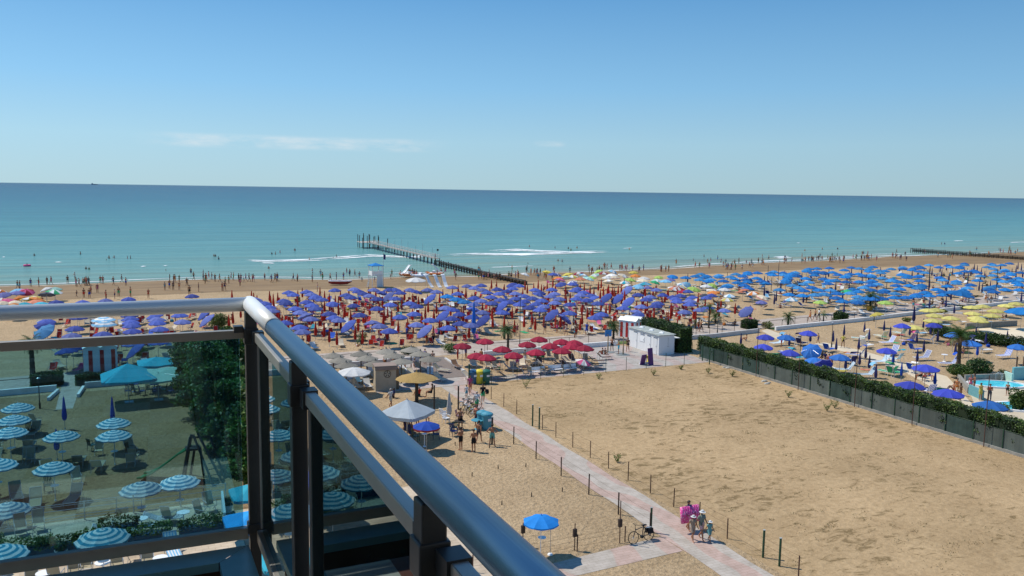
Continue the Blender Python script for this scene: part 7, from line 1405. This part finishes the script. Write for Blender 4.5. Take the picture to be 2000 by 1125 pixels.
# towels and bags left on the sand
TW=[REDC,BLUEF,YELLOW,PINK,WHITEF,TURQ,ORANGE,GREENF,LTBLUE,SALMON]
for k,(x,y) in enumerate(cand[:150]):
    m=random.choice(TW); tx,ty=x+random.uniform(-2,2),y+random.uniform(-1.6,1.2)
    if ty<97 and tx<60: continue
    key=('towel',m.name)
    def mk():
        b=MB(); n=6
        for i in range(n): b.add([(-.4,-.85+1.7*i/n,.02+.03*(i%2)),(.4,-.85+1.7*i/n,.03),(.4,-.85+1.7*(i+1)/n,.03),(-.4,-.85+1.7*(i+1)/n,.02+.03*((i+1)%2))],[(0,1,2,3)])
        return b.mesh('towel',[m])
    if k%3: o=ob('towel',cached(key,mk),None,(tx,ty,.012),random.uniform(0,6.28)); tag(o,'x','towel','towels spread on the sand'); later(o,'%s towel on the sand'%m.name.replace('fabric_','').replace('_',' '),(tx,ty))
    else:
        def mb():
            b=MB(); b.lathe([(.0,0),(.2,0),(.26,.12),(.22,.3),(.1,.36),(0,.37)],10); b.path([(-.12,0,.33),(-.08,0,.52),(.08,0,.52),(.12,0,.33)],.015,4); return b.mesh('beach_bag',[m])
        o=ob('beach_bag',cached(('bag',m.name),mb),None,(tx,ty,0),random.uniform(0,6.28)); tag(o,'x','bag','beach bags left on the sand'); later(o,'%s beach bag on the sand'%m.name.replace('fabric_','').replace('_',' '),(tx,ty))
# people on the pier and groyne
for x,y in ((708,478),(722,481),(850,508),(935,535)): bather(at(x,y,1.4),1.5,'people on the pier','standing on the pier',('stand',))
q=at(53,520,SEA); b=MB(); [b.tube((.6*math.cos(6.283*i/16),.6*math.sin(6.283*i/16),.2),(.6*math.cos(6.283*(i+1)/16),.6*math.sin(6.283*(i+1)/16),.2),.22,n=8) for i in range(16)]; o=b.build('swim_ring',PINK); o.location=q; tag(o,'pink swimming ring floating in the shallow sea at the left','float')
d=Vector(ray(185,359)); d.z=0; d.normalize(); q=d*19000; t=thing('cargo_ship','tiny cargo ship on the horizon at far left','ship',(q.x,q.y,SEA),.9)
b=MB(); hull(b,[(-90,9,0),(-80,13,0),(60,13,0),(95,2,3)],12); b.build('hull',mat('ship_grey',(.16,.24,.32),.7),t); b=MB(); b.box((-70,0,22),(18,20,20)); b.box((0,0,14),(60,20,5)); b.build('superstructure',mat('ship_white',(.35,.36,.38),.7),t)
finish_labels()
# the bathers furthest away, beyond the three hundred that show largest, as one crowd
ppl=[o for o in COL.objects if o.name.split('.')[0]=='person' and o.parent is None]; bpy.context.view_layer.update()
ppl.sort(key=lambda o:o.location.x**2+o.location.y**2); far=ppl[295:]
if far:
    vs=[];fs=[];mi=[];mats=[];off=0
    for o in far:
        for q in [o]+list(o.children):
            me=q.data; n=len(me.vertices); co=np.empty(n*3); me.vertices.foreach_get('co',co); co=co.reshape(-1,3); Mw=np.array(q.matrix_world); vs.append(co@Mw[:3,:3].T+Mw[:3,3])
            m=q.material_slots[0].material; 
            if m not in mats: mats.append(m)
            k=mats.index(m); P=[tuple(i+off for i in p.vertices) for p in me.polygons]; fs+=P; mi+=[k]*len(P); off+=n
    me=bpy.data.meshes.new('distant_bathers'); me.from_pydata(np.concatenate(vs).tolist(),[],fs); [me.materials.append(m) for m in mats]; me.polygons.foreach_set('material_index',mi); me.polygons.foreach_set('use_smooth',[True]*len(fs)); me.update()
    struct(ob('distant_bathers',me),'stuff')
    for o in far:
        for q in list(o.children): bpy.data.objects.remove(q)
        bpy.data.objects.remove(o)
for o in COL.objects:
    if o.parent is None and 'label' in o and len(o['label'].split())>16: print('LONG',o.name,o['label'])
